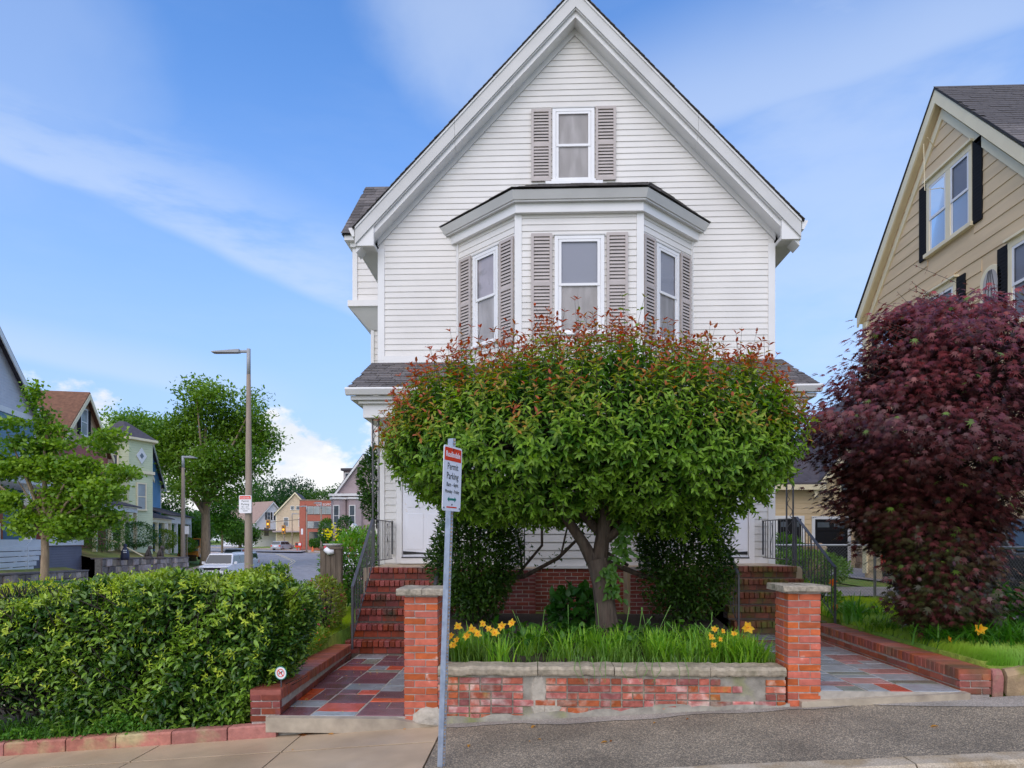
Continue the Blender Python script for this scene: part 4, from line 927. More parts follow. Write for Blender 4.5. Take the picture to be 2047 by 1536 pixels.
# ================= foliage =================
OV8 = np.array([(0, 0, 0), (.30, -.40, .07), (.33, 0, -.03), (.30, .40, .07), (.68, -.30, .02), (.70, 0, -.06), (.68, .30, .02), (1, 0, -.20)])
OV8F = [(0, 3, 2), (0, 2, 1), (2, 3, 6, 5), (1, 2, 5, 4), (5, 6, 7), (4, 5, 7)]
OV5 = np.array([(0, 0, 0), (.45, -.36, .06), (.5, 0, -.04), (.45, .36, .06), (1, 0, -.14)])
OV5F = [(0, 3, 2), (0, 2, 1), (2, 3, 4), (1, 2, 4)]
def star(tips, lens, notch=.34):
    P = [(.0, 0, 0)]; n = len(tips)
    P = [(.28, 0, 0)]; out = [(0, 0, .0)]
    for i, (a, l) in enumerate(zip(tips, lens)):
        out.append((.28+l*math.cos(R(a)), l*math.sin(R(a)), -.10*l))
        if i < n-1:
            am = (a+tips[i+1])/2; out.append((.28+notch*math.cos(R(am))*.75, notch*math.sin(R(am))*.75, .02))
    P += out; m = len(out)
    return np.array(P), [(0, 1+k, 1+(k+1) % m) for k in range(m)]
MS, MSF = star([-128, -80, -38, 0, 38, 80, 128], [.36, .55, .68, .74, .68, .55, .36], .27)
FAN = np.array([(0, 0, 0), (.6, -.5, .05), (1, -.32, -.05), (.82, 0, 0), (1, .32, -.05), (.6, .5, .05)]); FANF = [(0, 3, 2, 1), (0, 5, 4, 3)]
def norm(a): return a/np.maximum(np.linalg.norm(a, axis=1, keepdims=True), 1e-6)
def leafmesh(name, P, D, U, L, Wd, colr, m, parent=None, shape='ov8', kind='stuff', curl=1.0):
    T, TF = {'ov8': (OV8, OV8F), 'ov5': (OV5, OV5F), 'maple': (MS, MSF), 'fan': (FAN, FANF)}[shape]
    D = norm(D); S = norm(np.cross(D, U)); Nn = np.cross(S, D); n = len(P); k = len(T)
    L = np.broadcast_to(np.asarray(L, float).reshape(-1, 1), (n, 1)); Wd = np.broadcast_to(np.asarray(Wd, float).reshape(-1, 1), (n, 1))
    V = P[:, None, :]+D[:, None, :]*(T[None, :, 0:1]*L[:, None, :])+S[:, None, :]*(T[None, :, 1:2]*Wd[:, None, :])+Nn[:, None, :]*(T[None, :, 2:3]*L[:, None, :]*curl)
    V = V.reshape(-1, 3); off = wl(parent) if parent else Vector((0, 0, 0)); V = V-np.array(off)
    me = bpy.data.meshes.new(name); me.vertices.add(len(V)); me.vertices.foreach_set('co', V.astype(np.float32).ravel())
    lens = [len(f) for f in TF]; flat = np.concatenate([np.array(f) for f in TF])
    idx = (flat[None, :]+(np.arange(n)*k)[:, None]).ravel(); tot = np.tile(lens, n); st = np.concatenate([[0], np.cumsum(tot)[:-1]])
    me.loops.add(len(idx)); me.loops.foreach_set('vertex_index', idx.astype(np.int32)); me.polygons.add(len(tot)); me.polygons.foreach_set('loop_start', st.astype(np.int32)); me.polygons.foreach_set('loop_total', tot.astype(np.int32))
    ca_ = me.color_attributes.new('col', 'FLOAT_COLOR', 'POINT'); cc = np.repeat(np.hstack([np.clip(colr, 0, 1), np.ones((n, 1))]), k, axis=0); ca_.data.foreach_set('color', cc.astype(np.float32).ravel())
    me.materials.append(m); me.update(calc_edges=True); me.validate()
    o = bpy.data.objects.new(name, me); COL.objects.link(o)
    if parent: o.parent = parent; LOC[o.name] = off
    if kind: o['kind'] = kind
    return o
def singles(name, P, D, U, L, Wd, colr, m, parent, shape, count):
    """the largest leaves as objects of their own"""
    for i in range(min(count, len(P))):
        o = leafmesh(name, P[i:i+1], D[i:i+1], U[i:i+1], L[i:i+1], Wd[i:i+1], colr[i:i+1], m, parent, shape, None)
def lerpc(a, b, t): a, b = np.array(a), np.array(b); return a+(b-a)*np.asarray(t)[:, None]
def vnoise(P, s, seed=0):     # cheap smooth noise from sines, -1..1
    r = np.random.default_rng(seed); v = np.zeros(len(P))
    for k in range(5):
        d = r.normal(size=3); d /= np.linalg.norm(d); v += np.sin(P@d*s*(1+k*.45)+r.uniform(0, 6.28))/(1+k*.35)
    return v/2.6
def twigmesh(name, A, B, r0, r1, m, parent, kind='stuff', par_noff=False):
    n = len(A); d = norm(B-A); a = norm(np.cross(d, np.array([.3, .2, .93]))); b = np.cross(d, a); V = []
    for P, r_ in ((A, r0), (B, r1)):
        rr = np.broadcast_to(np.asarray(r_, float).reshape(-1, 1), (n, 1))
        for q in range(3): V.append(P+(a*math.cos(q*2.094)+b*math.sin(q*2.094))*rr)
    V = np.stack(V, 1).reshape(-1, 3); off = wl(parent) if parent else Vector((0, 0, 0)); V = V-np.array(off)
    F_ = [(0, 1, 4, 3), (1, 2, 5, 4), (2, 0, 3, 5)]; idx = (np.array(F_).ravel()[None, :]+(np.arange(n)*6)[:, None]).ravel()
    me = bpy.data.meshes.new(name); me.vertices.add(len(V)); me.vertices.foreach_set('co', V.astype(np.float32).ravel()); me.loops.add(len(idx)); me.loops.foreach_set('vertex_index', idx.astype(np.int32))
    me.polygons.add(3*n); me.polygons.foreach_set('loop_start', (np.arange(3*n)*4).astype(np.int32)); me.polygons.foreach_set('loop_total', np.full(3*n, 4, np.int32)); me.materials.append(m); me.update(calc_edges=True); me.validate()
    o = bpy.data.objects.new(name, me); COL.objects.link(o)
    if parent: o.parent = parent; LOC[o.name] = off
    if kind: o['kind'] = kind
    return o
def shoots(base, dirn, Ls, K, leaf, taper, red, droop, seed, width=.5, rollj=1.0):
    """opposite leaves up each shoot; returns leaf arrays and stems. red: 0..1 amount of young red growth at the tip"""
    r = np.random.default_rng(seed); S = len(base); dirn = norm(dirn)
    bend = r.normal(size=(S, 3))*.10; P, D, U, L, Cc = [], [], [], [], []
    a = norm(np.cross(dirn, np.array([.21, .1, .97]))); b = np.cross(dirn, a); roll = r.uniform(0, 6.28, S)
    tips = base+dirn*Ls[:, None]+bend*Ls[:, None]
    G1, G2, G3 = (.052, .155, .015), (.21, .37, .030), (.42, .40, .04); RD, RD2 = (.42, .07, .03), (.52, .18, .09)
    for k in range(K):
        t = (k+.6)/K; ang = roll+k*1.57+r.normal(size=S)*.25*rollj
        p = base+dirn*(Ls*t)[:, None]+bend*(Ls*t*t)[:, None]
        for sgn in (0, math.pi):
            rad = a*np.cos(ang+sgn)[:, None]+b*np.sin(ang+sgn)[:, None]
            up = .25+.75*t**3
            d = rad*(1-.25*t)+dirn*up+r.normal(size=(S, 3))*.16; d[:, 2] -= droop*(1-t*.7)
            P.append(p); D.append(d); U.append(dirn+rad*(-.2)+np.array([0, 0, .35])+r.normal(size=(S, 3))*.15)
            L.append(leaf*(1-taper*t**1.6)*r.uniform(.75, 1.15, S))
            c = lerpc(G1, G2, np.clip(t*.9+r.uniform(-.3, .3, S), 0, 1)); c = c+(np.array(G3)-c)*np.clip((t-.45)*1.6+r.normal(size=S)*.15, 0, 1)[:, None]*red[:, None]
            rt = np.clip((t-(.86-.20*red))*8, 0, 1)*np.clip((red-.35)*2.6+r.normal(size=S)*.2, 0, 1); tgt = lerpc(RD, RD2, r.uniform(0, 1, S)**2)
            c = c+(tgt-c)*rt[:, None]; Cc.append(c*r.uniform(.8, 1.2, S)[:, None])
    P, D, U, L, Cc = map(np.concatenate, (P, D, U, L, Cc)); return P, D, U, L, Cc, (base, base+dirn*(Ls*.5)[:, None]+bend*(Ls*.25)[:, None], tips)
# ---------- the round shrub tree in the bed ----------
T0 = np.array([.90, 8.55, -1.27])
tree = thing('flowering_plum_tree', 'broad round crowned shrub tree with red tipped green leaves in the brick bed', 'tree', tuple(T0))
tb = MB()
def limb(pts, r): tb.tube(pts, r, 10)
tx, ty = T0[0], T0[1]
limb([(tx+.03, ty, -1.45), (tx+.02, ty, -1.2), (tx-.02, ty, -.9), (tx-.06, ty, -.55), (tx-.12, ty, -.25)], [.19, .155, .135, .13, .145])
limb([(tx-.10, ty, -.35), (tx-.06, ty+.02, -.0), (tx+.0, ty, .35), (tx-.02, ty, .8)], [.11, .09, .095, .07])
limb([(tx-.14, ty, -.35), (tx-.30, ty+.02, -.05), (tx-.5, ty+.05, .25), (tx-.66, ty+.1, .6), (tx-1.1, ty+.2, 1.1)], [.095, .072, .062, .055, .035])
limb([(tx+.0, ty, .0), (tx+.28, ty-.1, .22), (tx+.6, ty-.15, .42), (tx+1.2, ty-.2, .75)], [.06, .05, .045, .03])
limb([(tx+.02, ty+.1, .1), (tx+.5, ty+.4, .5), (tx+1.2, ty+.6, .9)], [.06, .05, .03])
limb([(tx-.1, ty+.1, .1), (tx-.5, ty+.6, .6), (tx-1.4, ty+.8, 1.0)], [.06, .05, .03])
limb([(tx, ty, .6), (tx+.3, ty-.4, 1.2), (tx+.6, ty-.5, 1.9)], [.06, .045, .02]); limb([(tx, ty, .6), (tx-.3, ty-.4, 1.2), (tx-.7, ty-.5, 1.8)], [.06, .045, .02])
limb([(tx-.5, ty, .4), (tx-1.3, ty-.3, .65), (tx-2.0, ty-.3, .9)], [.05, .035, .02]); limb([(tx+1.0, ty-.2, .65), (tx+1.7, ty-.3, .75), (tx+2.2, ty-.2, 1.0)], [.035, .03, .02])
tk = tb.build('trunk', M['bark'], tree, smooth=True)
CX, CZ0 = .63, 1.22      # crown centre
def crownpt(n, seed, zmin=-1.0, shell=1.0):
    r = np.random.default_rng(seed); v = norm(r.normal(size=(int(n), 3)))
    ex = 2.45; q = (np.abs(v)**ex).sum(1)**(1/ex); v = v/q[:, None]
    rad = np.where(v[:, 2] > 0, 1.12, 1.10)
    P = np.stack([CX+v[:, 0]*2.38*shell, 8.6+v[:, 1]*1.75*shell, CZ0+v[:, 2]*rad*shell], 1)
    nrm = norm(np.stack([v[:, 0]/2.6, v[:, 1]/1.75, v[:, 2]/rad], 1)); return P, nrm, v
P_, N_, v_ = crownpt(3500, 1)
lump = vnoise(P_, 2.3, 5)*.17+vnoise(P_, 6, 6)*.08
P_ = P_+N_*lump[:, None]
# underside: higher in the middle so the limbs show
und = (v_[:, 2] < -.35); P_[und, 2] += .16*np.clip(1-np.abs(P_[und, 0]-CX)/2.1, 0, 1)
k_ = (P_[:, 1] < 9.6) | (v_[:, 2] > .2); P_, N_, v_ = P_[k_], N_[k_], v_[k_]
hN = np.clip(v_[:, 2], -1, 1); Ls = (.34+.30*np.clip(hN, 0, 1))*rng.uniform(.55, 1.45, len(P_))*np.where(vnoise(P_, 4, 9) > .1, 1.12, .9)
dr = N_*.75+np.array([0, 0, 1.])*(.55+.9*np.clip(hN+.1, 0, 1))[:, None]+rng.normal(size=N_.shape)*.22
dr[hN < -.3] = (N_*1.0+rng.normal(size=N_.shape)*.35+np.array([0, 0, .15]))[hN < -.3]
red = np.clip(.20+hN*.80+.3*(np.abs(P_[:, 0]-CX)/2.5)**2+vnoise(P_, 5, 19)*.25+rng.normal(size=len(P_))*.22, 0, 1)
red = np.where(hN < -.15, red*.45, red)
stray = (rng.uniform(0, 1, len(P_)) < .06) & (hN > -.2); Ls = np.where(stray, Ls*1.18, Ls)
base = P_-norm(dr)*np.minimum(Ls, .6)[:, None]*.75
P, D, U, L, Cc, (s0, s1, s2) = shoots(base, dr, Ls, 7, .118, .38, red, .80, 3)
o1 = np.argsort(P[:, 1]-.0*P[:, 2]); vis = o1[(P[o1, 1] < 8.2)][:280]
msk = np.ones(len(P), bool); msk[vis] = False
leafmesh('crown', P[msk], D[msk], U[msk], L[msk], L[msk]*.50, Cc[msk], LEAF, tree, 'ov8')
singles('leaf', P[vis], D[vis], U[vis], L[vis]*1.05, L[vis]*.52, Cc[vis], LEAF, tree, 'ov8', 280)
tw = twigmesh('twigs', np.concatenate([s0, s1]), np.concatenate([s1, s2]), .0035, .0015, M['bark'], tree)
# inner leaves, coloured dark for the shade inside the crown, and branches
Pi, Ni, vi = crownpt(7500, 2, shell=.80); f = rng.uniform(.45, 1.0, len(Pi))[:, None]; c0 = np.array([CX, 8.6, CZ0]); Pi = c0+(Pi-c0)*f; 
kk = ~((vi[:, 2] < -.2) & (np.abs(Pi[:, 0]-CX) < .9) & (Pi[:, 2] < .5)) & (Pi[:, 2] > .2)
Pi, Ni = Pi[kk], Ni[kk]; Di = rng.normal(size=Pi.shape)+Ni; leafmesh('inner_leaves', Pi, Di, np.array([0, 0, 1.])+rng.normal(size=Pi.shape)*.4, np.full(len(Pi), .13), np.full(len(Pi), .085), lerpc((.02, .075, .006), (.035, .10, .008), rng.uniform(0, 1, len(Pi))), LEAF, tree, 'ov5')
bi = rng.choice(np.nonzero(v_[:, 2] > -.1)[0], 300); roots = np.array([[tx-.02, ty, .95]])+rng.normal(size=(300, 3))*np.array([.5, .3, .25]); twigmesh('branches', roots, base[bi], .022, .006, M['barkdark'], tree)
# ivy on the trunk
n = 190; tt = rng.uniform(-.75, .35, n); Pv = np.stack([tx+.07+.05*np.sin(tt*5)+rng.normal(size=n)*.055+np.where(tt > -.3, .12, 0), ty-.17+rng.normal(size=n)*.03, tt], 1)
iv = tag(leafmesh('ivy', Pv, np.stack([rng.normal(size=n), -np.ones(n)*.4, -np.ones(n)*.6], 1), np.tile([0, -1., .5], (n, 1))+rng.normal(size=(n, 3))*.3, rng.uniform(.07, .11, n), rng.uniform(.05, .08, n), lerpc((.04, .12, .010), (.10, .22, .02), rng.uniform(0, 1, n)), LEAF, None, 'ov8'), 'green creeper leaves climbing the trunk of the round tree', 'creeper')
# ---------- generic leafy bush ----------
def bush(name, label, cat, c, rad, n, leaf, c1, c2, c3=None, f3=.0, seed=0, shape='ov5', up=.4, ex=2.2, lumps=.12, lf=5., wid=.6, zcut=None, stems=12, group=None, m=None, inner=.55, topbright=0.):
    r = np.random.default_rng(seed); t = thing(name, label, cat, (c[0], c[1], c[2]-rad[2]), group)
    v = norm(r.normal(size=(n, 3))); q = (np.abs(v)**ex).sum(1)**(1/ex); v = v/q[:, None]; f = r.uniform(inner, 1.0, n)**.6
    P = np.array(c)+v*np.array(rad)*f[:, None]; nn = norm(v/np.array(rad)); P = P+nn*(vnoise(P, lf, seed)*lumps*min(rad[0], rad[2]))[:, None]
    if zcut is not None: k = P[:, 2] > zcut; P, nn, v, f = P[k], nn[k], v[k], f[k]
    D = nn*.8+r.normal(size=P.shape)*.6+np.array([0, 0, up-.2]); U = nn*.6+np.array([0, 0, .9])+r.normal(size=P.shape)*.4
    k = len(P); cc = lerpc(c1, c2, np.clip(.5+.5*vnoise(P, lf*1.6, seed+3)+r.normal(size=k)*.25+topbright*v[:, 2], 0, 1))
    if c3 is not None: s = r.uniform(0, 1, k) < f3; cc[s] = np.array(c3)*r.uniform(.7, 1.2, (s.sum(), 1))
    L_ = leaf*r.uniform(.7, 1.25, k)
    leafmesh('foliage', P, D, U, L_, L_*wid, cc, m or LEAF, t, shape)
    b = MB()
    for i in range(stems):
        a_ = r.uniform(0, 6.28); q = r.uniform(.1, .75); b.tube([(c[0]+.15*rad[0]*math.cos(a_), c[1]+.15*rad[1]*math.sin(a_), c[2]-rad[2]-.12), (c[0]+q*.6*rad[0]*math.cos(a_), c[1]+q*.6*rad[1]*math.sin(a_), c[2]-rad[2]*.2), (c[0]+q*rad[0]*math.cos(a_), c[1]+q*rad[1]*math.sin(a_), c[2]+rad[2]*r.uniform(.1, .7))], [.014, .01, .005], 5, False)
    b.build('stems', M['barkdark'], t); return t
DG1, DG2 = (.022, .06, .008), (.07, .15, .015)
bush('evergreen_shrub', 'tall dark leafy shrub between the left steps and the tree', 'shrub', (-.90, 10.2, -.15), (.66, .6, 1.15), 13000, .08, DG1, DG2, (.10, .20, .02), .08, 21, inner=.3, lumps=.2)
bush('evergreen_shrub', 'tall dark leafy shrub beside the mossy right steps', 'shrub', (2.25, 10.3, -.15), (.78, .6, 1.15), 13000, .08, DG1, DG2, (.10, .20, .02), .06, 22, inner=.3, lumps=.2)
bush('hydrangea_bush', 'low broad leaved green bush behind the tree trunk', 'shrub', (.62, 9.4, -1.02), (.42, .35, .33), 500, .16, (.02, .085, .01), (.05, .15, .015), None, 0, 23, shape='ov8', wid=.75, inner=.3)
# old twisting stems across the porch front
vt = thing('climbing_shrub', 'bare twisting brown shrub stems in front of the porch rail', 'shrub', (-.6, 10.6, -1.25)); b = MB()
for pts, r_ in (([(-1.1, 10.3, -1.2), (-.9, 10.5, -.62), (-.2, 10.7, -.60), (.35, 10.6, -.3), (.75, 10.5, .1)], .045), ([(-.3, 10.7, -.58), (.1, 10.7, -.1), (.1, 10.75, .45)], .025), ([(0, 10.7, -.5), (.4, 10.7, -.25), (.55, 10.7, .4)], .02), ([(-.2, 10.6, -.6), (-.25, 10.7, -.1), (-.4, 10.7, .5)], .02), ([(1.1, 10.2, -.35), (1.6, 10.3, -.55), (2.1, 10.3, -.68), (2.3, 10.3, -1.3)], .045), ([(.9, 10.2, -.1), (1.4, 10.3, -.4)], .03)):
    b.tube(pts, [r_, r_*.9, r_*.8, r_*.7, r_*.5][:len(pts)], 8)
b.build('stem', M['bark'], vt, smooth=True)
n = 900; Pv = np.stack([rng.uniform(-.6, 1.9, n), 10.6+rng.normal(size=n)*.12, rng.uniform(-.45, .6, n)], 1); kk = vnoise(Pv, 5, 44) > .05; Pv = Pv[kk]; n = len(Pv)
leafmesh('foliage', Pv, rng.normal(size=(n, 3)), np.tile([0, -.4, 1.], (n, 1)), np.full(n, .07), np.full(n, .045), lerpc(DG1, DG2, rng.uniform(0, 1, n)), LEAF, vt, 'ov5')
# ---------- big hedge ----------
hedge = thing('privet_hedge', 'large clipped green hedge with yellow green tips behind the red stone edging', 'hedge', (-4.6, 7.3, -1.95))
HR, HLx, HY0, HY1 = -2.50, -6.55, 6.62, 7.45
def hprof(t): return -.34*(1-t)**1.6
def hedgetop(x): return -.41+.0*x-.15*np.clip(-3.9-x, 0, 3)
def hedge_sample(n, seed, depth=(.0, .3)):
    r = np.random.default_rng(seed); A = []; Nn = []
    # front
    m_ = int(n*.56); x = r.uniform(HLx, HR-.12, m_); z = r.uniform(0, 1, m_); zb = np.array([sz(q)+.06 for q in x]); zt = hedgetop(x); zz = zb+(zt-zb)*z
    x = np.minimum(x, HR-.12+hprof(z)+.02*r.normal(size=m_)); bulge = .06*np.sin(z*3.0); A.append(np.stack([x, HY0-bulge, zz], 1)); Nn.append(np.tile([0, -1., .12], (m_, 1)))
    m_ = int(n*.30); x = r.uniform(HLx, HR-.2, m_); y = r.uniform(HY0, HY1, m_); A.append(np.stack([x, y, hedgetop(x)], 1)); Nn.append(np.tile([0, 0., 1.], (m_, 1)))
    m_ = int(n*.14); y = r.uniform(HY0, HY1, m_); z = r.uniform(0, 1, m_); A.append(np.stack([HR+hprof(z)+.06*np.sin(z*3.14), y, -1.75+z*1.35], 1)); Nn.append(np.tile([1., 0, .1], (m_, 1)))
    P = np.concatenate(A); N = np.concatenate(Nn); 
    # round the corners
    ex_ = np.clip((P[:, 0]-(HR-.35))/.35, 0, 1); fy = np.clip((HY0+.25-P[:, 1])/.25, 0, 1); fz = np.clip((P[:, 2]-(hedgetop(P[:, 0])-.2))/.2, 0, 1)
    P[:, 1] += .22*ex_**2*fy; P[:, 2] -= .12*ex_**2*fz; P[:, 1] += .10*fz**2*fy; P[:, 0] -= .10*fz**2*np.clip((P[:, 0]-HR+.2)/.2, 0, 1)
    P = P+N*(vnoise(P, 3.2, 71)*.08+vnoise(P, 9, 72)*.045)[:, None]
    d = r.uniform(depth[0], depth[1], len(P)); P = P-N*d[:, None]; return P, N, d
P, N, d = hedge_sample(40000, 31, (-.05, .30))
gap = (P[:, 0] < -5.6) & (P[:, 2] < -.85-.35*(P[:, 0]+5.6)) & (vnoise(P, 2.2, 90) > -.5)
gap2 = (P[:, 0] < -4.9+.3*vnoise(P, 2, 91)) & (P[:, 2] < -1.45)
k = ~(gap | gap2) | (rng.uniform(0, 1, len(P)) < .10); P, N, d = P[k], N[k], d[k]; n = len(P)
# leaves come in small sprays: jitter in clusters so that tips read
D = N*.7+rng.normal(size=(n, 3))*.62+np.array([0, 0, .1]); U = N*.55+np.array([0, 0, .8])+rng.normal(size=(n, 3))*.38
yn = vnoise(P, 5.5, 33)+.6*vnoise(P, 13, 34); fresh = np.clip((yn-.75)*2.2, 0, 1)*np.clip(1-d*6, 0, 1)
topf = np.clip((P[:, 2]-(hedgetop(P[:, 0])-.16))/.16, 0, 1)*np.clip(1-d*5, 0, 1)*np.clip(.55+.8*vnoise(P, 7, 38), 0, 1); fresh = np.clip(fresh+topf*.8, 0, 1)
cc = lerpc((.028, .088, .010), (.27, .44, .045), np.clip(.42+.5*vnoise(P, 9, 35)+rng.normal(size=n)*.3-1.2*np.clip(d, 0, .3), 0, 1)**1.5); cc = cc+(np.array([.46, .56, .04])-cc)*(fresh*rng.uniform(.5, 1, n))[:, None]  # deeper leaves coloured darker, shade in the gaps put into the colour
L = (.066-.015*fresh)*rng.uniform(.7, 1.3, n)
o1 = np.argsort(P[:, 1]+rng.uniform(0, .25, n)+2*(np.abs(P[:, 0]+3.6) > 1.2)); vis = o1[:280]; msk = np.ones(n, bool); msk[vis] = False
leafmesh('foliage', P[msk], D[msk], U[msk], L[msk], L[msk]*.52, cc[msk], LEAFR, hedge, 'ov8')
singles('leaf', P[vis], D[vis], U[vis], L[vis]*1.25, L[vis]*.66, cc[vis], LEAFR, hedge, 'ov8', 280)
# fresh upright tips along the top and scattered bright sprays on the face
S = 900; x = rng.uniform(HLx, HR-.15, S); y = rng.uniform(HY0, HY1, S); bs_ = np.stack([x, y, hedgetop(x)-.05-.1*np.clip((x-(HR-.35))/.35, 0, 1)], 1)
bs_[:, 2] += vnoise(bs_, 3.2, 71)*.07
kk = vnoise(bs_, 4, 39) > -.25; bs_ = bs_[kk]; S = len(bs_); dd = np.stack([rng.normal(size=S)*.5, rng.normal(size=S)*.5-.3, np.ones(S)], 1)
b2 = 110; x2 = rng.uniform(HLx+1, HR-.1, b2); z2 = rng.uniform(-1.5, -.5, b2); fb = np.stack([x2, np.full(b2, HY0-.07), z2], 1); fd = np.stack([rng.normal(size=b2)*.9, -np.ones(b2)*.7, np.abs(rng.normal(size=b2))*.9], 1)
bs_ = np.concatenate([bs_, fb]); dd = norm(np.concatenate([dd, fd])); S = len(bs_); Ls = rng.uniform(.06, .16, S)
P, D, U, L, Cc, st3 = shoots(bs_, dd, Ls, 4, .05, .4, np.zeros(S), .1, 40)
yel = np.clip(rng.normal(size=S)*.3+.75, 0, 1); yel = np.tile(yel, 8); Cc = lerpc((.20, .36, .03), (.54, .64, .06), yel)*rng.uniform(.75, 1.1, (len(P), 1))
leafmesh('young_leaves', P, D, U, L, L*.5, Cc, LEAF, hedge, 'ov8')
# branches inside
n = 900; A = np.stack([rng.uniform(HLx, HR-.5, n), rng.uniform(6.9, 7.4, n), rng.uniform(-2.0, -1.0, n)], 1); B = A+np.stack([rng.normal(size=n)*.35, -rng.uniform(0, .5, n), rng.uniform(.2, .9, n)], 1); B[:, 2] = np.minimum(B[:, 2], -.5)
twigmesh('branches', A, B, .012, .005, M['barkdark'], hedge)
b = MB()
for x in np.arange(HLx+.2, HR-.2, .34): b.tube([(x, 7.3, -2.1), (x+random.uniform(-.1, .1), 7.2, -1.5), (x+random.uniform(-.3, .3), 7.0, -.8)], [.03, .025, .012], 6, False)
b.build('stem', M['barkdark'], hedge)
n = 14000; P = np.stack([rng.uniform(HLx+.9, HR-.5, n), rng.uniform(6.9, 7.3, n), rng.uniform(-1.75, -.62, n)], 1); leafmesh('inner_leaves', P, rng.normal(size=(n, 3)), rng.normal(size=(n, 3)), np.full(n, .09), np.full(n, .07), np.tile([.014, .045, .006], (n, 1)), LEAFR, hedge, 'ov5')  # one very dark leaf colour stands for the shade inside the hedge
# lower far hedge at the left edge, yellow green
h2 = bush('privet_hedge', 'low yellow green hedge behind the left end of the big hedge', 'hedge', (-8.6, 9.2, -1.45), (2.3, .9, .85), 15000, .06, (.05, .14, .015), (.46, .52, .04), None, 0, 51, ex=5, inner=.7, topbright=.45)
bush('privet_hedge', 'green bushy hedge running back from the big hedge beside the lawn', 'hedge', (-4.6, 10.2, -1.15), (.95, 1.9, .52), 12000, .07, (.035, .12, .012), (.14, .25, .02), None, 0, 52, ex=3.5, inner=.7, topbright=.3)
# ---------- weeds and grass ----------
def blades(name, P, H, lean, m_, c1, c2, parent=None, label=None, w=.008, seed=0, seg=4, arch=.6, kind='stuff', cat=None):
    r = np.random.default_rng(seed); n = len(P); a = r.uniform(0, 6.283, n); dx = np.stack([np.cos(a), np.sin(a), np.zeros(n)], 1); sd_ = np.stack([-np.sin(a), np.cos(a), np.zeros(n)], 1)
    V = []; 
    for k in range(seg+1):
        t = k/seg; out = lean*(t**1.7); up_ = t-arch*lean*t**2.6*.9
        p = P+dx*(H*out)[:, None]+np.array([0, 0, 1.])*(H*up_)[:, None]; ww = (w*(1-t**1.8)+.0008)
        V += [p-sd_*ww, p+sd_*ww]
    V = np.stack(V, 1); kk = V.shape[1]; V = V.reshape(-1, 3); off = wl(parent) if parent else Vector((0, 0, 0)); V = V-np.array(off)
    F_ = np.array([(2*k, 2*k+1, 2*k+3, 2*k+2) for k in range(seg)]); idx = (F_.ravel()[None, :]+(np.arange(n)*kk)[:, None]).ravel(); nf = seg*n
    me = bpy.data.meshes.new(name); me.vertices.add(len(V)); me.vertices.foreach_set('co', V.astype(np.float32).ravel()); me.loops.add(len(idx)); me.loops.foreach_set('vertex_index', idx.astype(np.int32))
    me.polygons.add(nf); me.polygons.foreach_set('loop_start', (np.arange(nf)*4).astype(np.int32)); me.polygons.foreach_set('loop_total', np.full(nf, 4, np.int32))
    cc = lerpc(c1, c2, r.uniform(0, 1, n)); cc = np.repeat(np.hstack([cc, np.ones((n, 1))]), kk, axis=0); me.color_attributes.new('col', 'FLOAT_COLOR', 'POINT').data.foreach_set('color', cc.astype(np.float32).ravel())
    me.materials.append(m_); me.update(calc_edges=True); me.validate(); o = bpy.data.objects.new(name, me); COL.objects.link(o)
    if parent: o.parent = parent; LOC[o.name] = off
    return tag(o, label, cat, None, kind)
GR1, GR2 = (.10, .28, .02), (.32, .54, .045)
def clumps(xr, yr, z, nc, per, spread, seed):
    r = np.random.default_rng(seed); c = np.stack([r.uniform(*xr, nc), r.uniform(*yr, nc)], 1); c = np.repeat(c, per, axis=0)+r.normal(size=(nc*per, 2))*spread
    return np.column_stack([c, np.full(len(c), z)])
P = clumps((-.85, 2.30), (6.84, 7.7), -1.29, 62, 46, .05, 61); P = P[(P[:, 1] > 6.77) & (P[:, 0] < 2.33)]; P = P[vnoise(P, 3.0, 62)+.8*(P[:, 0] < .4)+.6*(P[:, 0] > 1.2) > .1]
blades('daylily_leaves', P, rng.uniform(.22, .42, len(P)), rng.uniform(.15, .75, len(P)), LEAF, GR1, GR2, None, 'bright green strap leaves of the daylilies behind the brick coping', .0085, 63, cat='plants')
P = clumps((-.85, 2.30), (6.8, 7.2), -1.27, 30, 40, .10, 64); P = P[P[:, 1] > 6.77]
blades('spent_flower_plants', P, rng.uniform(.14, .34, len(P)), rng.uniform(.3, 1.0, len(P)), LEAF, (.07, .16, .02), (.20, .34, .05), None, 'fine tangled pale green grass in the planting bed', .004, 65, cat='plants')
n = 700; P = np.stack([rng.uniform(-.6, 2.1, n), rng.uniform(7.3, 8.6, n), rng.uniform(-1.25, -1.05, n)], 1)
leafmesh('ground_cover', P, rng.normal(size=(n, 3))+np.array([0, -.3, .4]), np.tile([0, 0, 1.], (n, 1)), rng.uniform(.06, .15, n), rng.uniform(.05, .10, n), lerpc((.03, .11, .012), (.09, .22, .02), rng.uniform(0, 1, n)), LEAF, None, 'ov8').update({}) if False else tag(leafmesh('ground_cover', P, rng.normal(size=(n, 3))+np.array([0, -.3, .4]), np.tile([0, 0, 1.], (n, 1)), rng.uniform(.06, .15, n), rng.uniform(.05, .10, n), lerpc((.03, .11, .012), (.09, .22, .02), rng.uniform(0, 1, n)), LEAF, None, 'ov8'), 'low broad green leaves covering the bed under the tree', 'plants')
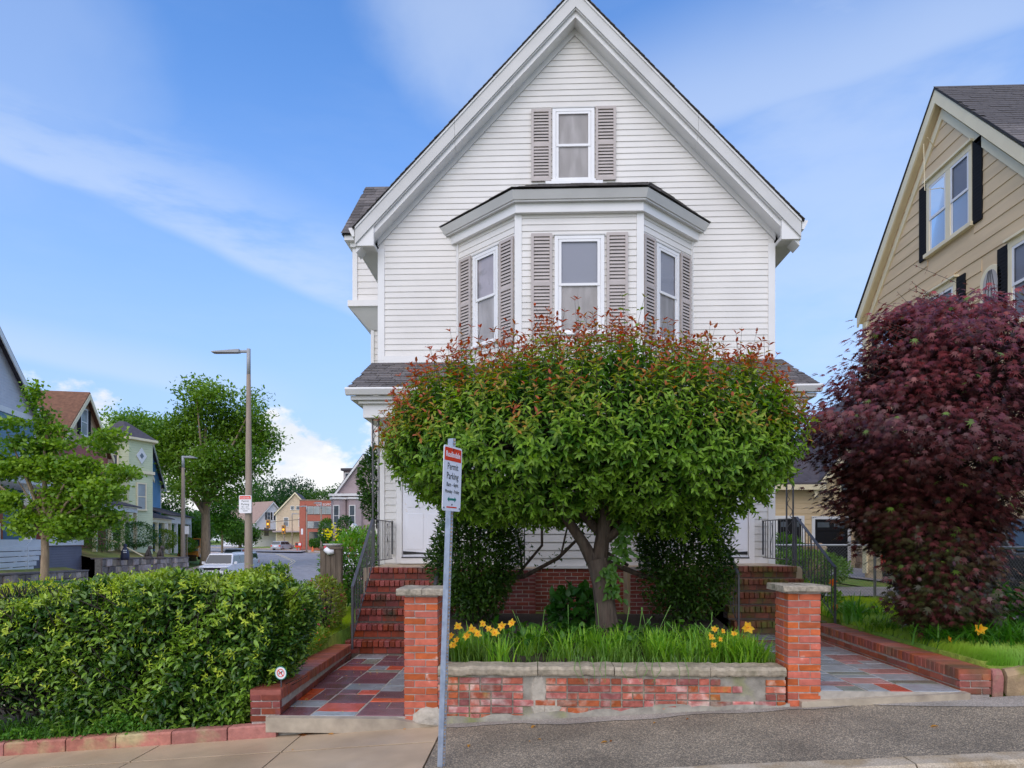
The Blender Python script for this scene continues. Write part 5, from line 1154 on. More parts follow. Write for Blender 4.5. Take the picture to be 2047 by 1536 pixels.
# daylily flowers
def petal_mesh(size, col, seed, ntrip=6):
    r = np.random.default_rng(seed); P, D, U = [], [], []
    for k in range(ntrip):
        a = k*2*math.pi/ntrip+r.normal()*.1; d = (math.cos(a), math.sin(a), .75 if k % 2 else .5); P.append((0, 0, 0)); D.append(d); U.append((-math.cos(a)*.6, -math.sin(a)*.6, 1.))
    n = ntrip; return np.array(P, float), np.array(D), np.array(U), size*r.uniform(.85, 1.1, n), np.full(n, size*.85), np.tile(col, (n, 1))*r.uniform(.85, 1.15, (n, 1))
def flower(x, y, z, foot, size, col, label, group, seed, face=(0, -.6, .6), name='daylily_flower'):
    t = thing(name, label, 'flower', (x, y+.04, foot), group)
    MB().tube([(x+.02, y+.05, foot), (x+.01, y+.04, (z+foot)/2+.03), (x, y, z)], [.004, .0035, .003], 5, False).build('stalk', M['stalk'], t)
    P, D, U, L, Wd, cc = petal_mesh(size, col, seed); f = Vector(face).normalized(); rot = Vector((0, 0, 1)).rotation_difference(f).to_matrix(); Rm = np.array(rot); D = D@Rm.T; U = U@Rm.T
    leafmesh('bloom', P+np.array([x, y, z]), D, U, L, Wd, cc, PETAL, t, 'ov8', None, curl=.8)
    MB().tube([tuple(Vector((x, y, z))), tuple(Vector((x, y, z))+f*size*.7)], [.003, .004], 5).build('stamen', M['stamen'], t)
M['stalk'] = mat('stalk', (.12, .25, .04), .6, .1); M['stamen'] = mat('stamen', (.62, .22, .03), .6, .1)
YE = (.95, .60, .06); r = random.Random(5)
fl = [(-.80, 6.9, -.90), (-.66, 6.92, -.93), (-.60, 6.86, -.97), (-.48, 6.9, -.92), (-.42, 6.88, -.96), (-.34, 6.93, -.90), (-.86, 6.86, -.99), (-.84, 6.82, -1.08), (-.80, 6.84, -1.03), (-.55, 6.95, -.88), (-.24, 6.95, -.87), (-.70, 6.9, -1.0)]
for i, (x, y, z) in enumerate(fl): flower(x, y, z, -1.28, r.uniform(.042, .06), YE, 'small yellow daylily bloom in the cluster right of the sign post', 'yellow daylilies beside the sign post', 100+i, (r.uniform(-.5, .5), -.7, .4))
fl = [(1.84, 7.0, -.93), (1.92, 7.02, -.95), (2.03, 6.98, -.97), (1.78, 6.95, -1.0), (1.88, 6.98, -1.03), (1.80, 6.93, -1.08)]
for i, (x, y, z) in enumerate(fl): flower(x, y, z, -1.28, r.uniform(.036, .05), YE, 'small yellow daylily bloom left of the right brick pillar', 'small yellow daylilies beside the right pillar', 120+i, (r.uniform(-.5, .5), -.7, .4))
flower(2.14, 6.92, -.90, -1.28, .078, YE, 'largest yellow daylily bloom, close to the right brick pillar', None, 140, (.1, -.9, .25))
# spilling blades over the coping
P = np.stack([rng.uniform(.4, 1.3, 26), np.full(26, 6.74), np.full(26, -1.22)], 1)
b = MB()
for i in range(12):
    x = rng.uniform(.2, 1.5); b.tube([(x, 6.78, -1.24), (x+.02, 6.60, -1.15), (x+rng.uniform(-.05, .05), 6.44, -1.24), (x+rng.uniform(-.08, .08), 6.42, -1.36)], [.004, .004, .003, .001], 4, False)
tag(b.build('trailing_blades', M['stalk'], None), 'green blades hanging over the brick wall coping', 'plants', kind='stuff')
# seed stalks standing up in the bed
b = MB()
for i in range(16):
    x = rng.uniform(-.2, 2.0); y = rng.uniform(7, 8); dx = rng.uniform(-.25, .25); b.tube([(x, y, -1.25), (x+dx*.4, y, -1.0), (x+dx, y, -.8+rng.uniform(-.1, .12))], [.003, .0025, .005], 4, False)
tag(b.build('seed_stalks', M['stalk'], None), 'thin green seed stalks standing above the bed', 'plants', kind='stuff')
# lawn tufts: left lawn and right yard
def lawn(xr, yr, n, label, seed, c1, c2, hmin=.03, hmax=.08, name='lawn_grass', excl=None, w=.004):
    r = np.random.default_rng(seed); x = r.uniform(*xr, n); y = r.uniform(*yr, n)
    if excl: k = ~excl(x, y); x, y = x[k], y[k]
    P = np.column_stack([x, y, [gz(a, b_)-.005 for a, b_ in zip(x, y)]]); 
    blades(name, P, r.uniform(hmin, hmax, len(P)), r.uniform(.1, .8, len(P)), LEAF, c1, c2, None, label, w, seed, 2, cat='grass')
lawn((-5.5, -2.92), (7.6, 14), 24000, 'short bright green grass of the left lawn', 71, (.34, .48, .04), (.56, .66, .08))
lawn((4.36, 6.6), (6.75, 13.5), 30000, 'bright green grass of the right yard under the maple', 72, (.22, .40, .035), (.48, .62, .06), .03, .10)
lawn((4.36, 6.8), (6.64, 7.7), 15000, 'thick bright grass at the front edge of the right bed', 76, (.16, .34, .03), (.42, .56, .06), .04, .13)
P = clumps((-8.6, -4.0), (6.56, 7.0), 0, 120, 30, .06, 73); P[:, 2] = [sz(x)+.09 for x in P[:, 0]]
blades('weeds', P, rng.uniform(.08, .34, len(P)), rng.uniform(.2, 1.2, len(P)), LEAF, (.05, .14, .02), (.12, .28, .03), None, 'grassy weeds at the foot of the big hedge', .006, 74, cat='weeds')
n = 2200; x = rng.uniform(-6.4, -3.6, n); P = np.stack([x, 6.56+rng.normal(size=n)*.05, np.array([sz(q) for q in x])+.09+rng.uniform(0, .22, n)*np.clip(.5+vnoise(np.stack([x, x*0, x*0], 1), 4, 75), 0, 1)], 1)
tag(leafmesh('weeds', P, rng.normal(size=(n, 3))+np.array([0, -.5, .3]), np.tile([0, -.3, 1.], (n, 1)), rng.uniform(.03, .055, n), rng.uniform(.02, .04, n), lerpc((.05, .17, .02), (.14, .30, .03), rng.uniform(0, 1, n)), LEAF, None, 'ov5'), 'small leafy weeds along the red stone edging', 'weeds')
# ---------- japanese maple ----------
MX, MY = 5.35, 8.62
def mxx(px, d=8.45): r_ = (px-1023.5)/F; return d*(r_-TH)/(1+r_*TH)*1.01
maple = thing('japanese_maple', 'dense dark red leaved maple tree beside the right path', 'tree', (4.99, 8.55, -1.2))
tabz = np.array([-1.15, -.9, -.5, 0, .6, 1.1, 1.6, 2.2, 2.7, 3.05]); L0 = np.array([mxx(p) for p in (1825, 1795, 1768, 1740, 1698, 1628, 1622, 1690, 1770, 1850)]); R0 = np.array([mxx(p) for p in (1885, 1910, 1940, 1985, 2060, 2150, 2170, 2150, 2090, 1990)])
S = 4600; r = np.random.default_rng(81); z = r.choice(np.linspace(-.85, 2.9, 34), S)+r.normal(size=S)*.05; z = np.clip(z, -.95, 2.95)
a = r.uniform(0, 6.283, S); lx, rx = np.interp(z, tabz, L0), np.interp(z, tabz, R0); cx, hw = (lx+rx)/2, (rx-lx)/2; q = np.sqrt(r.uniform(.28, 1, S)); a = np.where(r.uniform(0, 1, S) < .3, math.pi+r.normal(size=S)*.45, a)
hw = hw*(1+.10*np.sin(z*5+a*2)+.07*np.sin(z*11+a*3)); hw = hw*1.03; dpt = np.clip(hw*.95, .3, 1.75)
tipP = np.stack([cx+np.cos(a)*hw*q, MY-.55*np.clip(.2-z, 0, 1)+np.sin(a)*dpt*q, z], 1); k = ((np.sin(a) < .55) | (z > 2.0)) & (vnoise(tipP, 4.2, 86) > -.42+.25*(z > 1.5)); tipP, a, q, z, cx = tipP[k], a[k], q[k], z[k], cx[k]; S = len(tipP)
outd = np.stack([np.cos(a), np.sin(a), np.zeros(S)], 1)
P, D, U, L, Cc, TA, TB = [], [], [], [], [], [], []
mot = vnoise(tipP, 2.2, 82)
for s in range(9):
    off = r.normal(size=(S, 3))*np.array([.13, .13, .028]); p = tipP+off-outd*(.02*s); p[:, 2] -= .05*s*.25
    P.append(p); d_ = outd*.8+off*3+r.normal(size=(S, 3))*.25; d_[:, 2] -= .35; d_[:, 2] -= .45*(a > 3.3)+.25; D.append(d_); U.append(np.stack([r.normal(size=S)*.45, r.normal(size=S)*.45-.25, np.ones(S)], 1)+outd*.45)
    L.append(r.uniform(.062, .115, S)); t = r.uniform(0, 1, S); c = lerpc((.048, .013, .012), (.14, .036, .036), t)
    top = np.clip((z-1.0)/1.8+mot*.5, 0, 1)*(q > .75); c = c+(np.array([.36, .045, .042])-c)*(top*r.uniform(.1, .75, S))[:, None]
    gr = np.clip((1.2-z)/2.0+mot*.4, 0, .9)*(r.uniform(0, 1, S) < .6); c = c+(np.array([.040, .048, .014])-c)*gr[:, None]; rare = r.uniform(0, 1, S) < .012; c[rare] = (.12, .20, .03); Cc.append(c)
P, D, U, L, Cc = map(np.concatenate, (P, D, U, L, Cc))
order = np.argsort(P[:, 1]+.3*r.uniform(size=len(P))); vis = order[:280]; msk = np.ones(len(P), bool); msk[vis] = False
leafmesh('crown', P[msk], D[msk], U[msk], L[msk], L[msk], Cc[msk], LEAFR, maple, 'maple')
singles('leaf', P[vis], D[vis], U[vis], L[vis], L[vis], Cc[vis], LEAFR, maple, 'maple', 280)
tr = np.array([4.99, 8.62, 0.]); hb = np.clip(z-.5, -1.0, 1.6); A = np.stack([tr[0]+(cx-tr[0])*.25+r.normal(size=S)*.1, MY+r.normal(size=S)*.1, hb], 1); sel = r.choice(S, 420)
twigmesh('branches', A[sel], tipP[sel], .014, .004, M['barkdark'], maple)
b = MB(); b.tube([(4.62, 8.2, -1.4), (4.66, 8.22, -1.0), (4.82, 8.4, -.5), (5.1, 8.6, .2), (5.3, 8.6, 1.2), (5.4, 8.6, 2.2)], [.165, .135, .12, .12, .09, .03], 9)
for dx, dy in ((.9, -.3), (-.8, -.2), (.5, .5), (-.5, .5)): b.tube([(5.0, 8.62, -.3), (5.1+dx*.5, 8.6+dy*.5, .5), (5.2+dx*1.4, 8.6+dy*1.4, 1.5)], [.09, .06, .025], 7)
b.build('trunk', M['barkdark'], maple, smooth=True)
n = 6000; z = r.uniform(-.6, 2.5, n); lx, rx = np.interp(z, tabz, L0), np.interp(z, tabz, R0); a = r.uniform(0, 6.283, n); q = np.sqrt(r.uniform(0, .5, n)); P = np.stack([(lx+rx)/2+np.cos(a)*(rx-lx)/2*q, MY+np.sin(a)*np.clip((rx-lx)/2, .3, 1.6)*q, z], 1)
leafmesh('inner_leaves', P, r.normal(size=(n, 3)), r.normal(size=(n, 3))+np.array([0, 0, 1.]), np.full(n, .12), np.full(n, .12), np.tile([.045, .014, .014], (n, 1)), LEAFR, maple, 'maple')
# a spray of loose twigs at the maple's upper left
S2 = 26; bp = np.stack([np.linspace(4.05, 4.9, S2)+r.normal(size=S2)*.1, MY-.6+r.normal(size=S2)*.2, np.linspace(1.9, 3.0, S2)+r.normal(size=S2)*.06], 1); bd = np.stack([-np.ones(S2)*.9, r.normal(size=S2)*.2, np.ones(S2)*.35], 1)
P, D, U, L, Cc, st3 = shoots(bp, bd, np.full(S2, .42), 5, .06, .3, np.zeros(S2), .2, 85); Cc[:] = np.array([.22, .04, .03]); leafmesh('young_leaves', P, D, U, L, L*.4, Cc, LEAF, maple, 'ov5'); twigmesh('twigs', st3[0], st3[2], .004, .002, M['barkdark'], maple)
# ---------- right yard plants ----------
def tuft(name, label, x, y, n, H, w, c1=GR1, c2=GR2, sp=.06, lean=(.2, .9), seed=0, cat='plant', group=None):
    z0 = gz(x, y); r_ = np.random.default_rng(seed); t = thing(name, label, cat, (x, y, z0), group); P = np.column_stack([x+r_.normal(size=n)*sp, y+r_.normal(size=n)*sp, np.full(n, z0-.01)])
    blades('leaves', P, r_.uniform(.6, 1.1, n)*H, r_.uniform(*lean, n), LEAF, c1, c2, t, None, w, seed); return t
tuft('daylily_clump', 'wide arching clump of dark green lily leaves left of the yellow blooms', 4.62, 7.75, 190, .42, .010, (.03, .12, .012), (.09, .24, .02), .16, (.5, 1.3), 91)
tuft('daylily_clump', 'arching clump of lily leaves carrying the big yellow bloom', 5.02, 7.6, 240, .46, .010, (.03, .12, .012), (.09, .26, .02), .18, (.4, 1.3), 92)
tuft('daylily_clump', 'dense green lily leaf clump at the right edge behind the stone edging', 5.55, 7.7, 260, .42, .009, (.03, .11, .012), (.08, .22, .02), .25, (.3, 1.1), 93)
tuft('iris_clump', 'upright green strap leaves behind the right pillar by the path', 4.47, 9.7, 46, .55, .018, (.07, .24, .02), (.16, .38, .04), .07, (.05, .9), 94)
tuft('grass_clump', 'low bushy grass clump beside the brick edging under the maple', 4.52, 8.95, 190, .28, .008, (.08, .22, .02), (.22, .38, .03), .10, (.3, 1.1), 95)
tuft('grass_clump', 'leafy grass clump behind the iris leaves in the right yard', 4.9, 10.6, 200, .34, .012, (.07, .2, .02), (.2, .38, .03), .22, (.3, 1.0), 96)
flower(4.76, 7.42, -.97, -1.15, .075, (.82, .45, .02), 'big yellow daylily bloom right of the maple trunk', None, 150, (-.2, -.9, .2))
flower(4.45, 7.45, -1.08, -1.15, .045, (.80, .36, .02), 'small orange yellow bloom above the arching clump below the maple', None, 151, (.5, -.5, .2))
OR = (.85, .24, .03)
flower(4.50, 10.4, -.66, -1.2, .07, OR, 'upper orange daylily bloom beside the cap of the right pillar', None, 152, (-.3, -.8, .3)); flower(4.46, 10.25, -1.02, -1.2, .065, OR, 'lower orange daylily bloom behind the right pillar', None, 153, (.2, -.8, .3))
bush('rounded_shrub', 'low round green shrub behind the right yard before the garage', 'shrub', (6.4, 16.6, -.72), (1.2, .8, .42), 4200, .09, (.05, .14, .015), (.16, .32, .03), None, 0, 97, topbright=.3)
bush('rounded_shrub', 'taller leafy green shrub left of the maple against the garage', 'shrub', (6.35, 17.4, -.5), (.5, .5, .62), 2200, .10, (.04, .13, .015), (.14, .30, .03), None, 0, 98, topbright=.3)
bush('flower_bed_plants', 'mixed low green plants under the far side of the maple', 'plants', (4.9, 12.2, -1.05), (.5, .5, .25), 1400, .08, (.05, .15, .015), (.2, .34, .03), (.5, .45, .05), .03, 99)
bush('broad_leaf_plants', 'broad leaved green plants right of the maple trunk by the fence', 'plants', (6.3, 8.6, -.95), (.6, .5, .3), 330, .22, (.025, .09, .012), (.07, .20, .02), None, 0, 100, shape='ov8', wid=.5)
# garden left of the steps
bush('flowering_shrub', 'reddish green shrub with pink blooms beside the left handrail', 'shrub', (-3.22, 10.2, -1.0), (.30, .5, .45), 3000, .06, (.10, .20, .02), (.34, .36, .05), (.55, .05, .12), .05, 101, topbright=.2)
bush('garden_shrub', 'tall bushy green garden plants left of the porch', 'shrub', (-3.62, 13.6, -.55), (.55, 1.2, .75), 7500, .085, (.05, .17, .015), (.17, .36, .03), (.35, .18, .04), .05, 102, topbright=.3, lumps=.25)
bush('ground_cover_plant', 'low leafy plants with orange tinge beside the brick edging', 'plants', (-3.12, 8.9, -1.38), (.24, 1.0, .16), 2600, .05, (.10, .22, .02), (.30, .36, .04), (.55, .22, .04), .06, 103)
bush('climbing_vine', 'dark green climbing shrub against the left corner of the house', 'shrub', (-3.50, 14.6, 1.2), (.30, .5, .85), 3200, .09, DG1, (.06, .15, .015), None, 0, 104, inner=.4, lumps=.3)
n = 60; Pf = np.array([-3.75, 12.3, .12])+rng.normal(size=(n, 3))*np.array([.07, .05, .07]); tag(leafmesh('yellow_blooms', Pf, rng.normal(size=(n, 3)), rng.normal(size=(n, 3)), np.full(n, .055), np.full(n, .045), np.tile([.80, .72, .02], (n, 1)), PETAL, None, 'ov5'), 'cluster of bright yellow blooms above the garden left of the porch', 'flowers')
# ================= the far side: houses, trees, street =================
ROT = TH+math.atan2(.98, -.196)
def lapmat(name, col, e=.14, dark=.72, var=.08):
    m = mat(name, col, .7, var, 1.5); nt = m.node_tree; N = nt.nodes; L = nt.links; geo = N.new('ShaderNodeNewGeometry'); s = N.new('ShaderNodeSeparateXYZ'); L.new(geo.outputs['Position'], s.inputs[0])
    a = N.new('ShaderNodeMath'); a.operation = 'DIVIDE'; a.inputs[1].default_value = e; L.new(s.outputs[2], a.inputs[0]); f = N.new('ShaderNodeMath'); f.operation = 'FRACT'; L.new(a.outputs[0], f.inputs[0])
    b = N.new('ShaderNodeBump'); b.inputs['Distance'].default_value = .02; L.new(f.outputs[0], b.inputs['Height']); b.invert = True; L.new(b.outputs[0], N['Principled BSDF'].inputs['Normal']); return m
BM = dict(grey=lapmat('shingle_wall_grey', (.58, .57, .60)), blue=lapmat('siding_blue', (.15, .26, .33)), skirt=lapmat('skirt_grey', (.17, .16, .19), .12), tan=lapmat('siding_tan', (.52, .35, .23)),
 redw=lapmat('siding_red', (.40, .12, .10)), green=lapmat('siding_green', (.60, .63, .40), .16), brightblue=lapmat('siding_bright_blue', (.16, .42, .80)), whitew=lapmat('siding_white', (.75, .75, .76)), beige=lapmat('siding_cream', (.62, .48, .33)),
 mauve=lapmat('siding_mauve', (.42, .33, .33)), roofbrown=mat('roof_brown', (.21, .10, .055), .9, .3, 6), roofgrey=mat('roof_grey', (.085, .075, .085), .9, .25, 5), rooftan=mat('roof_tan', (.36, .25, .20), .9, .2, 4),
 brickf=mat('brick_far', (.42, .13, .085), .85, .12, 3), orange=mat('orange_door', (.50, .12, .03), .5, .1), pane=mat('far_pane', (.10, .12, .14), .12, .2, 2, spec=.8), paneL=mat('far_pane_light', (.30, .33, .33), .15, .3, .8, spec=.8), stonecap=mat('wall_cap', (.22, .18, .16), .9, .2),
 hstone=mat('house_wall_stone', (.34, .27, .22), .9, .3, 5, .012, 12, rnd=.55, col2=(.55, .41, .29), t2=(.5, .65), ns2=.9), wood=mat('weathered_wood', (.15, .115, .085), .85, .3, 5, .004, 30, stretch=(4, 4, .6)))
def win(par, fr, x, z, w_, h, shut=False, pane='pane', trim=None, sill=True, split=True):
    t = trim or M['trim']; b = MB(fr); c = .09
    b.box(x-w_/2-c, x-w_/2, -.06, .02, z, z+h); b.box(x+w_/2, x+w_/2+c, -.06, .02, z, z+h); b.box(x-w_/2-c, x+w_/2+c, -.07, .02, z+h, z+h+c); b.box(x-w_/2-c-.04, x+w_/2+c+.04, -.10, .02, z-c, z)
    if split: b.box(x-w_/2, x+w_/2, -.05, .0, z+h/2-.03, z+h/2+.03)
    o = b.build('window', t, par, local=True); MB(fr).box(x-w_/2, x+w_/2, -.03, -.005, z, z+h).build('pane', BM[pane], o, local=True)
    if shut:
        for s in (-1, 1):
            xa = x+s*(w_/2+c+.02+.19); MB(fr).box(xa-.19, xa+.19, -.06, -.01, z-.05, z+h+.05).build('shutter', M['darkshut'], par, local=True)
    return o
def bhouse(name, label, xc, zc, base, w_, d, h, rise, wall, roofm, trim=None, gable=None, split=None, rot=ROT, ov=.35, back=0.):
    x, y = C(xc, zc); t = thing(name, label, 'house', (x, y, base), None, rot); trim = trim or M['trim']; f0 = Fr()
    MB().box(-w_/2, w_/2, 0, d, -2.5, h).build('wall', BM[wall], t, local=True)
    MB().prism([(-w_/2, h), (w_/2, h), (0, h+rise)], 0, d).build('gable', BM[gable or wall], t, local=True)
    if split: MB().box(-w_/2-.03, w_/2+.03, -.05, -.001, h-.25, h+.02).build('belt_board', trim, t, local=True)
    sl = rise/(w_/2); e_ = w_/2+ov; ze = h-ov*sl
    for s in (-1, 1):
        q = [(0, -ov, h+rise+.02), (s*e_, -ov, ze+.02), (s*e_, d+ov, ze+.02), (0, d+ov, h+rise+.02)]; MB().thick(q, (0, 0, .09)).build('roof', BM[roofm], t, local=True)
        P = [(0, h+rise), (s*e_, ze), (s*e_, ze-.30), (0, h+rise-.32)]; MB().prism(P if s < 0 else P[::-1], -ov-.03, -ov+.02).build('rake_board', trim, t, local=True)
        MB().box(min(s*e_, s*(e_-.03)), max(s*e_, s*(e_-.03)), -ov, d+ov, ze-.22, ze+.0).build('fascia', trim, t, local=True)
        MB().box(min(s*w_/2, s*(w_/2-.14))-.01*(s < 0), max(s*w_/2, s*(w_/2-.14))+.01*(s > 0), -.03, 0, -.1, h).build('corner_board', trim, t, local=True)
    return t
FC = Fr()
# leftmost blue house with the grey shingled gable and the white porch
h1 = bhouse('blue_house', 'blue house with grey shingled gable and white front porch', -23.2, 30, -1.3, 8.16, 10, 7.4, 3.4, 'blue', 'roofgrey', gable='grey', split=True)
win(h1, FC, 2.9, 5.2, .5, .8, sill=True); win(h1, FC, -.4, 5.2, .7, 1.3); win(h1, FC, 0, 8.2, .8, 1.2)
b = MB(); b.box(-4.1, 4.1, -2.2, -.02, 1.0, 1.28); b.build('porch_floor', M['trim'], h1, local=True); MB().box(-.8, 4.05, -2.12, -.02, -1.2, .98).build('porch_skirt', BM['skirt'], h1, local=True)
for x in (-4.0, -1.2, 1.2, 3.95): MB().box(x-.11, x+.11, -2.15, -1.93, 1.28, 3.65).build('porch_column', M['trim'], h1, local=True)
MB().box(-4.2, 4.2, -2.35, -.02, 3.65, 3.95).build('porch_beam', M['trim'], h1, local=True); MB().thick([(-4.35, -2.5, 3.96), (4.35, -2.5, 3.96), (4.35, -.02, 4.7), (-4.35, -.02, 4.7)], (0, 0, .08)).build('porch_roof', BM['roofgrey'], h1, local=True)
MB().box(-.1, .95, -.06, 0, 1.3, 3.35).build('door', BM['orange'], h1, local=True)
for x in np.arange(1.4, 3.9, .28): MB().box(x-.03, x+.03, -2.08, -2.02, 1.3, 2.1).build('baluster', M['trim'], h1, local=True)
MB().box(1.2, 3.95, -2.1, -2.0, 2.1, 2.18).build('porch_rail', M['trim'], h1, local=True)
for k in range(9):
    MB().box(-.15-.27*(k+1), -.15-.27*k, -2.15, -.4, 1.0-.2*k-.06, 1.0-.2*k).build('stair_tread', M['whitepaint'], h1, local=True)
    MB().box(-5.2, -.15-.24*k, -2.24, -2.19, 1.0-.22*k-.19, 1.0-.22*k).build('stair_panel_board', M['whitepaint'], h1, local=True)
for yy in (-2.2, -.45):
    MB().thick([(-.2, yy-.03, 1.95), (-.2, yy+.03, 1.95), (-3.0, yy+.03, .0), (-3.0, yy-.03, .0)], (0, 0, .09)).build('stair_rail', M['whitepaint'], h1, local=True)
    for xx in (-.2, -1.6, -3.0): MB().box(xx-.05, xx+.05, yy-.05, yy+.05, -1.2, 2.0+(xx+.2)*.70).build('newel', M['whitepaint'], h1, local=True)
# brown roofed house
h2_ = bhouse('brown_roof_house', 'tan sided house with brown roof and dark shutters', -25.5, 40.2, -.9, 6.9, 12, 6.4, 3.15, 'redw', 'roofbrown', M['cream'], gable='tan')
win(h2_, FC, .0, 7.1, .8, 1.5, True, 'paneL'); win(h2_, FC, 1.3, 3.6, .8, 1.4, True, 'paneL'); win(h2_, FC, -1.5, 3.6, .8, 1.4, True, 'paneL')
MB().box(-3.5, 3.5, -.06, -.001, 5.7, 6.1).build('belt_board', BM['redw'], h2_, local=True); MB().box(-3.3, 3.3, -1.9, 0, 2.6, 2.9).build('porch_beam', M['trim'], h2_, local=True); MB().thick([(-3.5, -2.1, 2.9), (3.5, -2.1, 2.9), (3.5, 0, 3.5), (-3.5, 0, 3.5)], (0, 0, .08)).build('porch_roof', BM['roofgrey'], h2_, local=True)
for x in (-3.2, -1, 1, 3.2): MB().box(x-.09, x+.09, -1.9, -1.7, .2, 2.6).build('porch_column', M['cream'], h2_, local=True)
P = [(-1.6, 8.4), (-1.1, 8.9), (-1.6, 8.9)]; MB().box(-2.6, -1.9, 3.5, 3.9, 8.1, 8.6).build('dormer', M['cream'], h2_, local=True)
# green victorian with a corner turret
h3 = bhouse('green_house', 'pale green victorian house with slate turret roof', -27.3, 48.3, -.7, 7.6, 9, 5.6, 2.6, 'green', 'roofgrey', M['cream'])
def polyprism(par, cx, cy, r_, n, z0, z1, name, m, rot0=0, r2=None): 
    r2 = r_ if r2 is None else r2; a = [(2*math.pi*(k+.5)/n+rot0) for k in range(n)]; vs = [(cx+r_*math.cos(t), cy+r_*math.sin(t), z0) for t in a]+[(cx+r2*math.cos(t), cy+r2*math.sin(t), z1) for t in a]
    return MB().add(vs, [tuple(range(n-1, -1, -1)), tuple(range(n, 2*n))]+[(i, (i+1) % n, (i+1) % n+n, i+n) for i in range(n)]).build(name, m, par, local=True)
polyprism(h3, -2.4, -.3, 1.9, 6, -1, 7.3, 'turret', BM['green']); polyprism(h3, -2.4, -.3, 2.25, 6, 7.3, 7.45, 'turret_cornice', M['cream']); polyprism(h3, -2.4, -.3, 2.2, 6, 7.45, 8.7, 'turret_roof', BM['roofgrey'], 0, .25); polyprism(h3, -2.4, -.3, 2.05, 6, 5.1, 5.3, 'belt_board', M['cream'])
ta = math.pi/3*0
for k in (2, 3, 4):
    an = 2*math.pi*(k)/6+2*math.pi/6*.0+math.pi/6*2; ang = 2*math.pi*k/6; ap = 1.9*math.cos(math.pi/6)+.02; nx_, ny_ = math.cos(ang+math.pi/3), math.sin(ang+math.pi/3)
    fr = Fr(-2.4+nx_*ap, -.3+ny_*ap, 0, math.atan2(nx_, -ny_))
    win(h3, fr, 0, 2.7, .6, 1.7, False, 'paneL', M['cream'])
    if k != 3: win(h3, fr, 0, 5.6, .5, 1.3, False, 'pane', M['cream'])
    else:
        MB(fr).prism([(0, 5.75), (.42, 6.3), (0, 6.85), (-.42, 6.3)], -.04, 0).build('diamond_window', M['trim'], h3, local=True); MB(fr).prism([(0, 6.1), (.16, 6.3), (0, 6.5), (-.16, 6.3)], -.06, -.03).build('pane', BM['pane'], h3, local=True)
win(h3, FC, .6, 2.7, .6, 1.8, False, 'pane', M['cream']); win(h3, FC, 2.6, 2.7, .6, 1.8, False, 'pane', M['cream'])
MB().box(-1.2, 3.8, -1.7, 0, 1.9, 2.2).build('porch_beam', M['cream'], h3, local=True); MB().thick([(-1.3, -1.9, 2.2), (3.9, -1.9, 2.2), (3.9, 0, 2.8), (-1.3, 0, 2.8)], (0, 0, .06)).build('porch_roof', BM['roofgrey'], h3, local=True)
for x in (-1.1, .5, 2.1, 3.7): MB().box(x-.09, x+.09, -1.7, -1.5, -.4, 1.9).build('porch_column', M['cream'], h3, local=True)
h4 = bhouse('bright_blue_house', 'bright blue house with white trim behind the green house', -31.0, 57.5, -.6, 7.0, 9, 5.5, 3.6, 'brightblue', 'roofgrey')
MB().box(-3.4, 3.4, -2.6, 0, 1.9, 2.5).build('porch_beam', M['trim'], h4, local=True); MB().thick([(-3.6, -2.8, 2.5), (3.6, -2.8, 2.5), (3.6, 0, 3.3), (-3.6, 0, 3.3)], (0, 0, .08)).build('porch_roof', BM['roofgrey'], h4, local=True)
for x in (-3.3, -1, 1.2, 3.3): MB().box(x-.12, x+.12, -2.6, -2.35, -.6, 1.9).build('porch_column', M['trim'], h4, local=True)
# far end of the street: frontal houses
def ff(px, d): return (px-1023.5)/F*d
def zf(py, d): return (1078-py)/F*d
FRN = TH
w1 = bhouse('white_house', 'white house with a tan roof at the far end of the street', ff(545, 150), 150, -1.5, 9, 12, 5.2, 4.6, 'whitew', 'rooftan', rot=TH+R(55)); win(w1, FC, -1, 5.8, .8, 1.6, True); win(w1, FC, 1.2, 5.8, .8, 1.6, True); win(w1, FC, -1.6, 2.2, 1.2, 1.8, False); win(w1, Fr(-4.5, 6, 0, R(-90)), 0, 2.2, 1.2, 1.8); win(w1, Fr(-4.5, 3, 0, R(-90)), 0, 2.2, 1.2, 1.8)
MB().box(-5, 5, -2.4, 0, 3.3, 3.6).build('porch_roof', BM['roofgrey'], w1, local=True)
w2 = bhouse('small_white_house', 'small white gabled house with a chimney in the distance', ff(563, 175), 175, -1.5, 6.5, 8, 6, 3.6, 'whitew', 'roofgrey', rot=TH+R(-5)); MB().box(1.2, 2.1, 3, 3.8, 7, 10.6).build('chimney', BM['mauve'], w2, local=True); win(w2, FC, 0, 6.3, .6, 1.1)
w3 = bhouse('cream_house', 'cream gabled house beside the red brick building', ff(590, 140), 140, -1.5, 7.6, 10, 7.0, 4.2, 'beige', 'roofgrey', M['cream'], rot=TH+R(10)); win(w3, FC, -.55, 7.6, .6, .7, split=False); win(w3, FC, .55, 7.6, .6, .7, split=False); win(w3, FC, -1.8, 4.2, .8, 1.7); win(w3, FC, 1.2, 4.2, .8, 1.7)
MB().box(-4.2, 4.2, -2, 0, 2.9, 3.2).build('porch_roof', BM['mauve'], w3, local=True)
